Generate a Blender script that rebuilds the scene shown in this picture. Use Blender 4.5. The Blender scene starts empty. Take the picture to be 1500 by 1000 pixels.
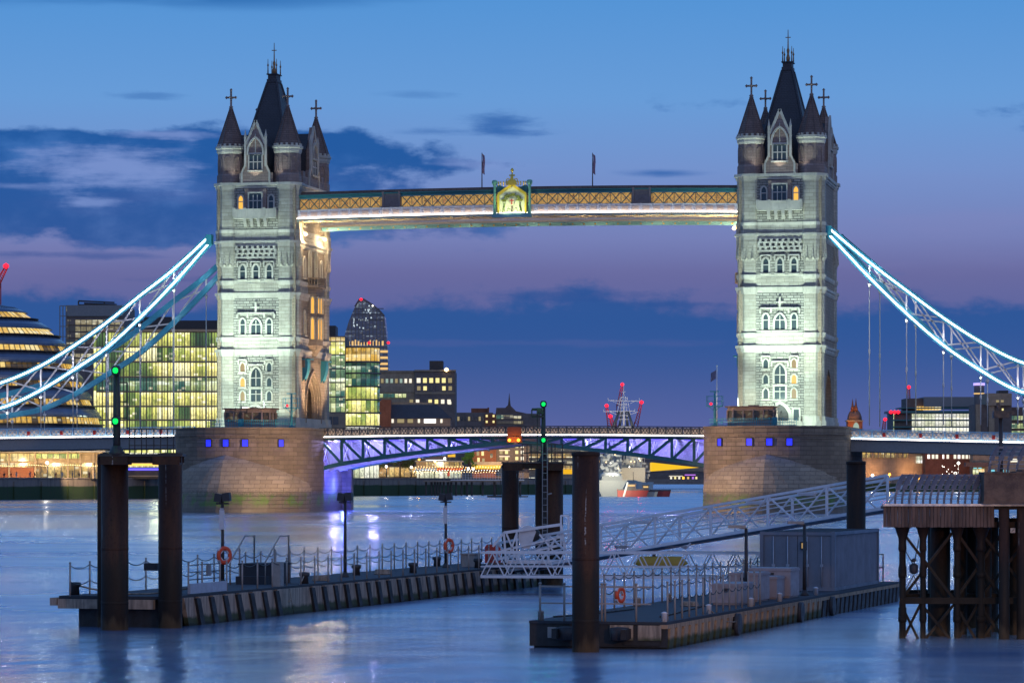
import bpy, bmesh, math, random
from mathutils import Vector, Matrix, Quaternion
random.seed(7)
PI = math.pi
SC = bpy.context.scene
COL = SC.collection

# ------------------------------------------------------------------ camera
CX, CY, CZ = 101.54, -515.64, 5.0
YAW, FPX, HOR = 0.195, 4993.9, 701.8          # focal length and horizon row of a 1500 x 1000 picture
cam_d = bpy.data.cameras.new('camera'); cam = bpy.data.objects.new('camera', cam_d); COL.objects.link(cam)
cam.location = (CX, CY, CZ); cam.rotation_euler = (PI/2, 0, YAW)
cam_d.sensor_width = 36.0; cam_d.lens = FPX/1500*36.0
cam_d.shift_y = (HOR-500)/1500.0
cam_d.clip_start = 1.0; cam_d.clip_end = 20000
SC.camera = cam
SC.view_settings.view_transform = 'Standard'; SC.view_settings.look = 'None'
SC.view_settings.exposure = 0.0; SC.view_settings.gamma = 1.0
SC.render.engine = 'CYCLES'
SC.cycles.use_denoising = True
SC.cycles.max_bounces = 5; SC.cycles.diffuse_bounces = 2; SC.cycles.glossy_bounces = 3
SC.cycles.transmission_bounces = 3; SC.cycles.transparent_max_bounces = 6
SC.cycles.caustics_reflective = False; SC.cycles.caustics_refractive = False
SC.cycles.sample_clamp_indirect = 3.0

def lin(r, g, b):
    f = lambda c: (c/12.92 if c <= 0.04045 else ((c+0.055)/1.055)**2.4)
    return (f(r/255), f(g/255), f(b/255))

# ------------------------------------------------------------------ node helper
class NT:
    def __init__(s, nt): s.nt = nt; s.L = nt.links
    def n(s, t, **kw):
        nd = s.nt.nodes.new(t)
        for k, v in kw.items(): setattr(nd, k, v)
        return nd
    def put(s, sock, v):
        if v is None: return
        if isinstance(v, bpy.types.NodeSocket): s.L.new(v, sock)
        elif isinstance(v, (tuple, list)) and len(v) == 3 and sock.type == 'RGBA': sock.default_value = (*v, 1)
        else: sock.default_value = v
    def m(s, op, a, b=None, c=None, clamp=False):
        nd = s.n('ShaderNodeMath', operation=op, use_clamp=clamp)
        for i, v in enumerate((a, b, c)): s.put(nd.inputs[i], v)
        return nd.outputs[0]
    def mix(s, f, a, b, mode='MIX'):
        nd = s.n('ShaderNodeMix', data_type='RGBA', blend_type=mode)
        s.put(nd.inputs[0], f); s.put(nd.inputs[6], a); s.put(nd.inputs[7], b)
        return nd.outputs[2]
    def noise(s, vec, scale, detail=4, rough=.55, dim='3D'):
        nd = s.n('ShaderNodeTexNoise', noise_dimensions=dim)
        s.put(nd.inputs['Vector'], vec); nd.inputs['Scale'].default_value = scale
        nd.inputs['Detail'].default_value = detail; nd.inputs['Roughness'].default_value = rough
        return nd.outputs[0]
    def mapr(s, v, a, b, c=0., d=1., smooth=True):
        nd = s.n('ShaderNodeMapRange', interpolation_type='SMOOTHSTEP' if smooth else 'LINEAR', clamp=True)
        s.put(nd.inputs[0], v)
        for i, q in enumerate((a, b, c, d)): nd.inputs[i+1].default_value = q
        return nd.outputs[0]
    def ramp(s, f, stops, interp='LINEAR'):
        nd = s.n('ShaderNodeValToRGB'); cr = nd.color_ramp; cr.interpolation = interp
        while len(cr.elements) < len(stops): cr.elements.new(0.5)
        for e, (p, c) in zip(cr.elements, stops): e.position = p; e.color = (*c, 1)
        s.put(nd.inputs[0], f); return nd.outputs[0]
    def comb(s, x, y, z=0.):
        nd = s.n('ShaderNodeCombineXYZ')
        for i, v in enumerate((x, y, z)): s.put(nd.inputs[i], v)
        return nd.outputs[0]
    def sep(s, v):
        nd = s.n('ShaderNodeSeparateXYZ'); s.put(nd.inputs[0], v); return nd.outputs
    def scale(s, v, k):
        nd = s.n('ShaderNodeMapping'); s.put(nd.inputs[0], v); nd.inputs['Scale'].default_value = k; return nd.outputs[0]

# ------------------------------------------------------------------ world: dusk sky, laid out by compass direction and height above the horizon
W = bpy.data.worlds.new('World'); SC.world = W; W.use_nodes = True
def build_sky():
    nt = W.node_tree
    for x in list(nt.nodes): nt.nodes.remove(x)
    k = NT(nt)
    tc = k.n('ShaderNodeTexCoord').outputs['Generated']
    x, y, z = k.sep(tc)
    az = k.m('ADD', k.m('ARCTAN2', x, y), YAW)
    U = k.m('MULTIPLY', az, 5.0)
    V = k.m('MULTIPLY', k.m('ARCSINE', k.m('MAXIMUM', k.m('MINIMUM', z, 1.), -1.)), 5.0)
    g = k.m('MULTIPLY', k.m('MAXIMUM', V, 0.), 1/3.0)
    sky = k.ramp(g, [(0.0, lin(110, 110, 165)), (.035, lin(92, 104, 164)), (.075, lin(90, 100, 158)), (.10, lin(105, 107, 160)),
                     (.118, lin(118, 129, 184)), (.15, lin(116, 146, 204)), (.185, lin(104, 156, 216)), (.235, lin(84, 148, 214)),
                     (.40, lin(112, 166, 226)), (.7, lin(104, 150, 212)), (.85, lin(92, 136, 200)), (1.0, lin(82, 124, 190))])
    # warp used by all cloud masks
    P = k.comb(k.m('MULTIPLY', U, 1.0), k.m('MULTIPLY', V, 3.4))
    P2 = k.comb(k.m('MULTIPLY', U, 1.0), k.m('MULTIPLY', V, 1.7), 3.0)
    n1 = k.noise(P, 3.0, 5, .55)
    n2 = k.noise(P2, 6.5, 6, .6)
    n3 = k.noise(k.comb(U, k.m('MULTIPLY', V, 7.0), 9.0), 2.2, 4, .5)
    # low bank of blue cloud along the horizon, lumpy upper edge
    edge = k.m('ADD', .262, k.m('MULTIPLY', k.m('SUBTRACT', n2, .5), .15))
    bank = k.mapr(k.m('SUBTRACT', edge, V), -.012, .02)
    bank = k.m('MULTIPLY', bank, k.mapr(V, .02, .17, .35, 1.))
    bankcol = k.mix(k.mapr(V, .05, .24), lin(80, 96, 156), lin(42, 86, 152))
    sky = k.mix(k.m('MULTIPLY', bank, .93), sky, bankcol)
    # dark cloud masses to the left, between two heights, thinning towards the middle
    reg = k.m('MULTIPLY', k.mapr(V, .30, .40), k.mapr(V, .475, .545, 1., 0.))
    edgeu = k.mapr(U, -.40, .22, 1., 0.)
    reg = k.m('MULTIPLY', reg, edgeu)
    dm = k.m('ADD', k.m('MULTIPLY', k.m('SUBTRACT', n1, .5), 3.0), k.m('MULTIPLY', k.m('SUBTRACT', n2, .5), 1.9))
    dm = k.m('ADD', dm, k.m('SUBTRACT', k.m('MULTIPLY', reg, 1.5), .62))
    dark = k.m('MULTIPLY', k.mapr(dm, -.12, .30), k.mapr(V, .27, .34))
    dark = k.m('MULTIPLY', dark, k.mapr(V, .53, .57, 1., 0.))
    sky = k.mix(k.m('MULTIPLY', dark, .95), sky, k.mix(k.mapr(V, .3, .5), k.mix(k.mapr(n2, .40, .66), lin(44, 86, 154), lin(70, 104, 168)), k.mix(k.mapr(n2, .46, .72), lin(26, 86, 158), lin(56, 108, 178))))
    # thin lavender wisps low on the right and streaks at the top left
    ws = k.m('MULTIPLY', k.mapr(n3, .54, .72), k.m('MULTIPLY', k.mapr(V, .26, .32), k.mapr(V, .40, .47, 1., 0.)))
    sky = k.mix(k.m('MULTIPLY', ws, .12), sky, lin(140, 134, 188))
    st = k.m('MULTIPLY', k.mapr(n3, .42, .58), k.m('MULTIPLY', k.mapr(V, .672, .70), k.mapr(V, .72, .80, 1., 0.)))
    st = k.m('MULTIPLY', st, k.mapr(U, -.45, .0, 1., 0.))
    sky = k.mix(k.m('MULTIPLY', st, .9), sky, lin(46, 108, 178))
    def patch(u0, v0, ru, rv, amt, col, wob=1.1, f0=.25):
        nonlocal sky
        du = k.m('DIVIDE', k.m('SUBTRACT', U, u0), ru); dv = k.m('DIVIDE', k.m('SUBTRACT', V, v0), rv)
        d = k.m('SQRT', k.m('ADD', k.m('MULTIPLY', du, du), k.m('MULTIPLY', dv, dv)))
        w = k.m('ADD', k.m('SUBTRACT', 1., d), k.m('ADD', k.m('MULTIPLY', k.m('SUBTRACT', n2, .5), wob*1.6), k.m('MULTIPLY', k.m('SUBTRACT', n4, .5), wob*2.4)))
        sky = k.mix(k.m('MULTIPLY', k.mapr(w, -.25, 1.0), amt), sky, col)
    n4 = k.noise(k.comb(U, k.m('MULTIPLY', V, 6.), 21.), 9., 5, .6)
    pale, dk = lin(126, 150, 208), lin(46, 100, 172)
    patch(-.585, .452, .125, .034, .85, pale); patch(-.605, .402, .05, .009, .7, pale); patch(-.50, .502, .10, .007, .7, pale); patch(-.70, .425, .09, .007, .5, pale)
    patch(-.02, .515, .06, .022, .8, dk); patch(-.08, .508, .13, .007, .5, dk); patch(.22, .447, .075, .006, .8, dk, .5); patch(-.54, .555, .07, .007, .45, dk)
    patch(.10, .268, .12, .010, .7, lin(46, 84, 150)); patch(.22, .255, .10, .008, .7, lin(46, 84, 150)); patch(-.06, .46, .10, .010, .6, pale); patch(-.14, .56, .05, .006, .3, dk)
    patch(-.60, .325, .14, .006, .6, lin(52, 84, 150)); patch(-.48, .29, .10, .008, .6, lin(60, 84, 148)); patch(.05, .20, .3, .006, .25, lin(90, 100, 160))
    # below the horizon
    sky = k.mix(k.mapr(V, -.05, 0.), lin(30, 44, 70), sky)
    bg = k.n('ShaderNodeBackground'); k.put(bg.inputs[0], sky); bg.inputs[1].default_value = 1.0
    out = k.n('ShaderNodeOutputWorld'); k.L.new(bg.outputs[0], out.inputs[0])
build_sky()

# last glow of the sunken sun and the lit city behind the camera: soft, weak, warm
sd = bpy.data.lights.new('dusk_glow', 'SUN'); so = bpy.data.objects.new('dusk_glow', sd); COL.objects.link(so)
sd.energy = 0.30; sd.angle = math.radians(50); sd.color = (1.0, .72, .5)
so.rotation_euler = (math.radians(72), 0, math.radians(28))

# ------------------------------------------------------------------ picture <-> world measuring aids
FW = Vector((-math.sin(YAW), math.cos(YAW), 0)); RT = Vector((math.cos(YAW), math.sin(YAW), 0))
CAM = Vector((CX, CY, CZ))
def at(px, py, dep):
    return CAM + FW*dep + RT*((px-750)/FPX*dep) + Vector((0, 0, (HOR-py)/FPX*dep))
def onz(px, py, z):
    return at(px, py, (CZ-z)*FPX/(py-HOR))
def ony(px, py, Y):
    d = FW + RT*((px-750)/FPX) + Vector((0, 0, (HOR-py)/FPX))
    return CAM + d*((Y-CY)/d.y)
def zrow(py, dep): return CZ + (HOR-py)/FPX*dep

# ------------------------------------------------------------------ object helpers
def tag(o, label=None, cat=None, group=None, kind=None):
    if label: o['label'] = label
    if cat: o['category'] = cat
    if group: o['group'] = group
    if kind: o['kind'] = kind
    return o
def thing(name, label, cat, loc=(0, 0, 0), rz=0., group=None):
    o = bpy.data.objects.new(name, None); COL.objects.link(o)
    o.location = loc; o.rotation_euler = (0, 0, rz); o.empty_display_size = .5
    return tag(o, label, cat, group)
def copy_tree(o, parent=None):
    c = o.copy(); COL.objects.link(c); c.parent = parent
    for ch in list(o.children): copy_tree(ch, c)
    return c

class MB:
    """collects shapes and links them as one mesh object"""
    def __init__(s): s.v = []; s.f = []; s.uv = {}; s.mi = []; s.sm = set(); s.cm = 0
    def poly(s, pts, uv=None, smooth=False):
        b = len(s.v); s.v += [tuple(p) for p in pts]; s.f.append(tuple(range(b, b+len(pts)))); s.mi.append(s.cm)
        if uv: s.uv[len(s.f)-1] = uv
        if smooth: s.sm.add(len(s.f)-1)
        return s
    def box(s, x0, x1, y0, y1, z0, z1, M=None):
        if x0 > x1: x0, x1 = x1, x0
        if y0 > y1: y0, y1 = y1, y0
        if z0 > z1: z0, z1 = z1, z0
        p = [Vector(q) for q in ((x0,y0,z0),(x1,y0,z0),(x1,y1,z0),(x0,y1,z0),(x0,y0,z1),(x1,y0,z1),(x1,y1,z1),(x0,y1,z1))]
        if M: p = [M @ q for q in p]
        b = len(s.v); s.v += [tuple(q) for q in p]
        for q in ((0,3,2,1),(4,5,6,7),(0,1,5,4),(1,2,6,5),(2,3,7,6),(3,0,4,7)):
            s.f.append(tuple(b+i for i in q)); s.mi.append(s.cm)
        return s
    def frame(s, d):
        d = d.normalized(); up = Vector((0,0,1)) if abs(d.z) < .95 else Vector((0,1,0))
        a = d.cross(up).normalized(); return a, a.cross(d).normalized()
    def bar(s, p0, p1, w, h=None):
        p0, p1 = Vector(p0), Vector(p1); h = h or w
        if (p1-p0).length < 1e-6: return s
        a, c = s.frame(p1-p0); b = len(s.v)
        for p in (p0, p1):
            for i, j in ((-1,-1),(1,-1),(1,1),(-1,1)): s.v.append(tuple(p + a*(i*w/2) + c*(j*h/2)))
        for q in ((3,2,1,0),(4,5,6,7),(0,1,5,4),(1,2,6,5),(2,3,7,6),(3,0,4,7)):
            s.f.append(tuple(b+i for i in q)); s.mi.append(s.cm)
        return s
    def tube(s, pts, r, n=8, r2=None, cap=True):
        pts = [Vector(p) for p in pts]; N = len(pts); b = len(s.v)
        for i, p in enumerate(pts):
            d = pts[min(i+1, N-1)] - pts[max(i-1, 0)]
            a, c = s.frame(d); rr = r if r2 is None else r + (r2-r)*i/(N-1)
            for k in range(n):
                t = 2*PI*k/n; s.v.append(tuple(p + a*(rr*math.cos(t)) + c*(rr*math.sin(t))))
        for i in range(N-1):
            for k in range(n):
                k2 = (k+1) % n; s.f.append((b+i*n+k, b+i*n+k2, b+(i+1)*n+k2, b+(i+1)*n+k)); s.mi.append(s.cm); s.sm.add(len(s.f)-1)
        if cap:
            s.f.append(tuple(b+k for k in reversed(range(n)))); s.mi.append(s.cm)
            s.f.append(tuple(b+(N-1)*n+k for k in range(n))); s.mi.append(s.cm)
        return s
    def lathe(s, c, prof, n=16, rot=0., smooth=True, sx=1., sy=1.):
        c = Vector(c); b = len(s.v); R = max(r for r, z in prof)
        for r, z in prof:
            for k in range(n):
                t = 2*PI*k/n + rot; s.v.append((c.x+sx*r*math.cos(t), c.y+sy*r*math.sin(t), c.z+z))
        for i in range(len(prof)-1):
            for k in range(n):
                k2 = (k+1) % n
                s.f.append((b+i*n+k, b+i*n+k2, b+(i+1)*n+k2, b+(i+1)*n+k)); s.mi.append(s.cm)
                u0, u1 = 2*PI*R*k/n, 2*PI*R*(k+1)/n; z0, z1 = c.z+prof[i][1], c.z+prof[i+1][1]
                s.uv[len(s.f)-1] = [(u0,z0),(u1,z0),(u1,z1),(u0,z1)]
                if smooth: s.sm.add(len(s.f)-1)
        s.f.append(tuple(b+k for k in reversed(range(n)))); s.mi.append(s.cm)
        s.f.append(tuple(b+(len(prof)-1)*n+k for k in range(n))); s.mi.append(s.cm)
        return s
    def prism(s, out, z0, z1, curved=False, close=True):
        """vertical prism over a plan outline (anticlockwise), u runs along the outline"""
        n = len(out); b = len(s.v)
        s.v += [(p[0], p[1], z0) for p in out] + [(p[0], p[1], z1) for p in out]
        u = 0.
        for k in range(n):
            k2 = (k+1) % n; d = math.dist(out[k][:2], out[k2][:2])
            s.f.append((b+k, b+k2, b+n+k2, b+n+k)); s.mi.append(s.cm)
            s.uv[len(s.f)-1] = [(u,z0),(u+d,z0),(u+d,z1),(u,z1)]; u += d
        s.f.append(tuple(b+k for k in reversed(range(n)))); s.mi.append(s.cm)
        s.f.append(tuple(b+n+k for k in range(n))); s.mi.append(s.cm)
        return s
    def slab(s, out, d0, d1, o, ax, up=Vector((0,0,1))):
        """extrude a 2-D outline (a,b) standing in the plane ax/up through o, from depth d0 to d1 along ax x up"""
        o = Vector(o); ax = Vector(ax).normalized(); nr = ax.cross(up).normalized(); n = len(out); b = len(s.v)
        for d in (d0, d1): s.v += [tuple(o + ax*p[0] + up*p[1] + nr*d) for p in out]
        for k in range(n):
            k2 = (k+1) % n; s.f.append((b+k, b+k2, b+n+k2, b+n+k)); s.mi.append(s.cm)
        s.f.append(tuple(b+k for k in reversed(range(n)))); s.mi.append(s.cm)
        s.f.append(tuple(b+n+k for k in range(n))); s.mi.append(s.cm)
        return s
    def ring(s, outer, inner, d0, d1, o, ax, up=Vector((0,0,1)), closed=True):
        o = Vector(o); ax = Vector(ax).normalized(); nr = ax.cross(up).normalized(); n = len(outer); b = len(s.v)
        P = lambda p, d: tuple(o + ax*p[0] + up*p[1] + nr*d)
        for out, d in ((outer,d0),(inner,d0),(outer,d1),(inner,d1)): s.v += [P(p, d) for p in out]
        rng = range(n if closed else n-1)
        for k in rng:
            k2 = (k+1) % n
            for q in ((2*n+k,2*n+k2,3*n+k2,3*n+k),(k,n+k,n+k2,k2),(k,k2,2*n+k2,2*n+k),(n+k,3*n+k,3*n+k2,n+k2)):
                s.f.append(tuple(b+i for i in q)); s.mi.append(s.cm)
        return s
    def build(s, name, mat, parent=None, fixn=True):
        me = bpy.data.meshes.new(name); me.from_pydata(s.v, [], s.f)
        mats = mat if isinstance(mat, (list, tuple)) else [mat]
        for m in mats: me.materials.append(m)
        for i, p in enumerate(me.polygons):
            p.material_index = min(s.mi[i], len(mats)-1)
            if i in s.sm: p.use_smooth = True
        uvl = me.uv_layers.new(name='UVMap')
        for i, p in enumerate(me.polygons):
            q = s.uv.get(i); nrm = p.normal
            if not q:
                if abs(nrm.z) > .75: tx, ty = Vector((1,0,0)), Vector((0,1,0))
                else:
                    tx = Vector((-nrm.y, nrm.x, 0)); tx = tx.normalized() if tx.length > 1e-6 else Vector((1,0,0)); ty = Vector((0,0,1))
                q = [(tx.dot(Vector(s.v[j])), ty.dot(Vector(s.v[j]))) for j in s.f[i]]
            for li, c in zip(p.loop_indices, q): uvl.data[li].uv = c
        if fixn:
            bm = bmesh.new(); bm.from_mesh(me); bmesh.ops.recalc_face_normals(bm, faces=bm.faces); bm.to_mesh(me); bm.free()
        o = bpy.data.objects.new(name, me); COL.objects.link(o)
        if parent: o.parent = parent
        return o

def gothic(w, h, n=5, spring=None, k=1.0):
    """outline of a pointed arch standing on a=−w/2..w/2, b=0..h"""
    r = w*k; sp = spring if spring is not None else h - math.sqrt(max(r*r-(r-w/2)**2, 1e-6))
    pts = [(-w/2, 0), (w/2, 0)]
    cx = w/2 - r; top = math.acos((r-w/2)/r); ys = (h-sp)/(r*math.sin(top))
    right = [(cx + r*math.cos(top*i/n), sp + ys*r*math.sin(top*i/n)) for i in range(n+1)]
    pts += right + [(-a, b) for a, b in reversed(right[:-1])]
    return pts
def rect(w, h): return [(-w/2, 0), (w/2, 0), (w/2, h), (-w/2, h)]
def grow(out, g, base=True):
    """outline enlarged about its middle"""
    xs = [p[0] for p in out]; ys = [p[1] for p in out]
    cx = (min(xs)+max(xs))/2; w = max(xs)-min(xs); h = max(ys)-min(ys); y0 = min(ys)
    kx = (w+2*g)/w; ky = (h+(2*g if not base else g))/h
    return [(cx+(p[0]-cx)*kx, (y0-(0 if base else g))+(p[1]-y0)*ky) for p in out]

# ------------------------------------------------------------------ materials
MATS = {}
def mat(name, col=None, rough=.6, metal=0., emit=None, es=0., sample=True, spec=.5):
    if name in MATS: return MATS[name]
    m = bpy.data.materials.new(name); m.use_nodes = True; MATS[name] = m
    b = m.node_tree.nodes['Principled BSDF']
    if col: b.inputs['Base Color'].default_value = (*col, 1)
    b.inputs['Roughness'].default_value = rough; b.inputs['Metallic'].default_value = metal
    b.inputs['Specular IOR Level'].default_value = spec
    if emit:
        b.inputs['Emission Color'].default_value = (*emit, 1); b.inputs['Emission Strength'].default_value = es
        if not sample: m.cycles.emission_sampling = 'NONE'
    return m
def nodes(name, fn, **kw):
    m = mat(name, **kw); k = NT(m.node_tree); k.b = m.node_tree.nodes['Principled BSDF']; fn(k); return m
def bump(k, h, dist, strength=1.):
    nd = k.n('ShaderNodeBump'); nd.inputs['Distance'].default_value = dist; nd.inputs['Strength'].default_value = strength
    k.put(nd.inputs['Height'], h); k.L.new(nd.outputs[0], k.b.inputs['Normal'])
def paint(name, col, rough=.5, var=.35, scale=3., metal=0., dirt=(.10,.07,.05), dirtamt=.35):
    """painted or raw metal with blotches of dirt"""
    def fn(k):
        tc = k.n('ShaderNodeTexCoord').outputs['Object']
        n = k.noise(tc, scale, 6, .65); n2 = k.noise(tc, scale*7, 3)
        c = k.mix(k.mapr(n, .35, .75, 0, var), col, [q*.55 for q in col])
        c = k.mix(k.mapr(n2, .58, .80, 0, dirtamt), c, dirt)
        k.put(k.b.inputs['Base Color'], c); k.put(k.b.inputs['Roughness'], k.mapr(n, .3, .7, rough-.1, rough+.15))
        bump(k, n2, .01, .3)
    return nodes(name, fn, rough=rough, metal=metal)
def ashlar(name, c1, c2, mortar, bw, bh, ms=.03, bmp=.06, weather=None, algae=False, rough=.85):
    def fn(k):
        uv = k.n('ShaderNodeUVMap').outputs[0]
        br = k.n('ShaderNodeTexBrick'); k.put(br.inputs['Vector'], uv)
        br.inputs['Scale'].default_value = 1.; br.inputs['Brick Width'].default_value = bw; br.inputs['Row Height'].default_value = bh
        br.inputs['Mortar Size'].default_value = ms; br.inputs['Mortar Smooth'].default_value = .3
        k.put(br.inputs['Color1'], c1); k.put(br.inputs['Color2'], c2); k.put(br.inputs['Mortar'], mortar)
        geo = k.n('ShaderNodeNewGeometry'); pos = geo.outputs['Position']
        n = k.noise(pos, .35, 6, .65); n2 = k.noise(pos, 4., 5, .7)
        streak = k.noise(k.scale(pos, (1., 1., .06)), 1.6, 5, .6)
        c = k.mix(k.mapr(n, .35, .7, 0, .6), br.outputs[0], [q*.5 for q in c1])
        c = k.mix(k.mapr(streak, .52, .75, 0, .45), c, weather or [q*.45 for q in c1])
        c = k.mix(k.mapr(n2, .5, .8, 0, .25), c, [min(1, q*1.4) for q in c1])
        if algae:
            z = k.sep(pos)[2]; zz = k.m('ADD', z, k.m('MULTIPLY', k.m('SUBTRACT', n2, .5), 2.2))
            wet = k.mapr(zz, 2.6, 3.6, 1., 0.)
            c = k.mix(k.m('MULTIPLY', wet, .7), c, (.05, .042, .03))
            gr = k.m('MULTIPLY', k.mapr(n, .42, .62), k.m('MULTIPLY', k.mapr(zz, .6, 1.4), k.mapr(zz, 2.2, 3.2, 1., 0.)))
            c = k.mix(k.m('MULTIPLY', gr, .9), c, (.07, .16, .012))
            k.put(k.b.inputs['Roughness'], k.mapr(wet, 0., 1., .85, .5))
        k.put(k.b.inputs['Base Color'], c)
        h = k.m('ADD', k.m('MULTIPLY', br.outputs[1], -1.), k.m('MULTIPLY', n2, .5))
        bump(k, h, bmp, .9)
    return nodes(name, fn, rough=rough)
def glow(name, col, s, sample=False): return mat(name, (.02,.02,.02), .5, emit=col, es=s, sample=sample)

M = {}
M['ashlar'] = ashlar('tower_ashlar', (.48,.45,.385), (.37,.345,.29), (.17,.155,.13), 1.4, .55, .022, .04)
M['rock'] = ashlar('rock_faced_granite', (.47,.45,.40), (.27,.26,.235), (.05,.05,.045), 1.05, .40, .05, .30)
M['trim'] = ashlar('portland_trim', (.58,.55,.48), (.52,.49,.43), (.35,.33,.29), 2.2, 1.5, .01, .02)
M['pier'] = ashlar('pier_granite', (.25,.19,.14), (.17,.13,.095), (.085,.066,.05), 1.8, .66, .03, .06, algae=True)
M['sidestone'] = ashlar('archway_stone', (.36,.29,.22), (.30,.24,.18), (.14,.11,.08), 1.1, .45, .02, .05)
M['cutw'] = ashlar('cutwater_granite', (.36,.29,.22), (.27,.215,.16), (.12,.095,.075), 1.7, .62, .03, .06, algae=True)
M['spire'] = ashlar('spire_stone', (.22,.15,.13), (.17,.115,.10), (.07,.055,.05), .9, .35, .03, .04)
M['upstone'] = ashlar('upper_stone', (.37,.275,.24), (.27,.19,.165), (.16,.13,.11), 1.0, .42, .018, .03)
M['slate'] = ashlar('roof_slate', (.055,.05,.058), (.045,.042,.05), (.025,.023,.028), .5, .28, .03, .03, rough=.55)
M['glass'] = mat('window_glass', (.05,.07,.08), .12, spec=.6)
M['amber'] = glow('amber_window', (1., .52, .08), 1.1)
M['amber_dim'] = glow('dim_amber_window', (.85, .55, .2), .45)
M['teal'] = paint('teal_paint', (.035,.25,.33), .45, dirtamt=.15)
M['tealgreen'] = paint('teal_green_paint', (.03,.15,.16), .45, dirtamt=.2)
M['bluep'] = paint('pale_blue_paint', (.22,.40,.60), .5, dirtamt=.15)
M['white'] = paint('white_paint', (.62,.62,.66), .45, dirtamt=.2)
M['grey'] = paint('grey_paint', (.20,.21,.22), .55)
M['dark'] = paint('dark_iron', (.035,.032,.035), .55, dirt=(.12,.05,.02))
M['gold'] = mat('gilding', (.75,.48,.08), .3, metal=.8)
M['finial'] = mat('gilt_finial', (.30,.15,.06), .5, metal=.3)
M['red'] = paint('red_paint', (.5,.03,.02), .45, dirtamt=.1)
M['led'] = glow('cool_led_strip', (.84, .96, 1.), 9.0, True)
M['ledw'] = glow('warm_led_strip', (1., .88, .74), 13.0, True)
M['warm'] = glow('warm_lamp', (1., .68, .30), 5.)
M['whitelamp'] = glow('white_lamp', (1., .93, .8), 6.)
M['redlamp'] = glow('red_beacon', (1., .012, .03), 2.2)
M['greenlamp'] = glow('green_beacon', (.0, 1., .10), 1.6)
M['orangelamp'] = glow('orange_lamp', (1., .40, .03), 3.5)
M['bluelamp'] = glow('blue_lamp', (.012, .02, 1.), 1.5)
M['blueled'] = glow('blue_led', (.10, .08, 1.), 2.)

def lamp(name, loc, col, e, kind='POINT', rad=.3, target=None, size=60, blend=.4, parent=None, sx=1., sy=1.):
    d = bpy.data.lights.new(name, kind); o = bpy.data.objects.new(name, d); COL.objects.link(o)
    d.energy = e; d.color = col; o.location = loc
    if kind in ('POINT', 'SPOT'): d.shadow_soft_size = rad
    if kind == 'SPOT': d.spot_size = math.radians(size); d.spot_blend = blend
    if kind == 'AREA': d.shape = 'RECTANGLE'; d.size = sx; d.size_y = sy
    if target is not None: o.rotation_euler = (Vector(target)-Vector(loc)).to_track_quat('-Z', 'Y').to_euler()
    if parent: o.parent = parent
    return o

# ================================================================== BRIDGE TOWERS
TX = 41.15; PZ = 12.9
C8 = 1/math.cos(PI/8)
def plan(g):
    a = 2.828*(1+g/2) - (1.7+g); R = (2+g)*C8; out = []
    for cx, cy, st in ((-4.6,2.,157.5), (4.6,2.,247.5), (4.6,19.8,337.5), (-4.6,19.8,67.5)):
        sx = 1 if cx > 0 else -1; sy = 1 if cy > 5 else -1; q = 1.7+g
        first, last = ((cx+sx*q, cy-sy*a), (cx-sx*a, cy+sy*q))
        if sx*sy < 0: first, last = last, first
        out.append(first)
        for k in range(4):
            t = math.radians(st+45*k); out.append((cx+R*math.cos(t), cy+R*math.sin(t)))
        out.append(last)
    return out

def T(mb, name, m, par):
    mb.v = [(x, y, z-PZ) for x, y, z in mb.v]
    return mb.build(name, m, par)

def window(par, x, z0, w, h, face, glassm, lights=1, g=.28, transom=None, arch=True, hood=None, nm='window'):
    """framed window on a wall; face = (origin function, axis)"""
    org, ax = face
    o = org(x, z0); inn = gothic(w, h, 4) if arch else rect(w, h)
    fr = MB().ring(grow(inn, g), inn, 0., .22, o, ax)
    up = Vector((0,0,1)); nr = Vector(ax).cross(up)
    for i in range(1, lights):
        a = -w/2 + w*i/lights
        fr.bar(o+Vector(ax)*a+nr*.1, o+Vector(ax)*a+nr*.1+up*(h*.9), .13, .16)
    if transom:
        fr.bar(o+Vector(ax)*(-w/2)+nr*.1+up*h*transom, o+Vector(ax)*(w/2)+nr*.1+up*h*transom, .14, .14)
    fr.slab([(-w/2-g-.1,-.32),(w/2+g+.1,-.32),(w/2+g+.1,-.1),(-w/2-g-.1,-.1)], 0, .34, o, ax)
    if hood:
        hw = hood/2
        fr.slab([(-hw,h+.35),(hw,h+.35),(hw,h+.55),(-hw,h+.55)], 0, .38, o, ax)
        for s in (-1, 1): fr.slab([(s*hw-.12,h-.35),(s*hw+.12,h-.35),(s*hw+.12,h+.35),(s*hw-.12,h+.35)], 0, .36, o, ax)
    f = T(fr, nm, M['trim'], par)
    p = T(MB().slab(inn, .02, .06, o, ax), 'pane', M[glassm], f)
    return f

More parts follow.
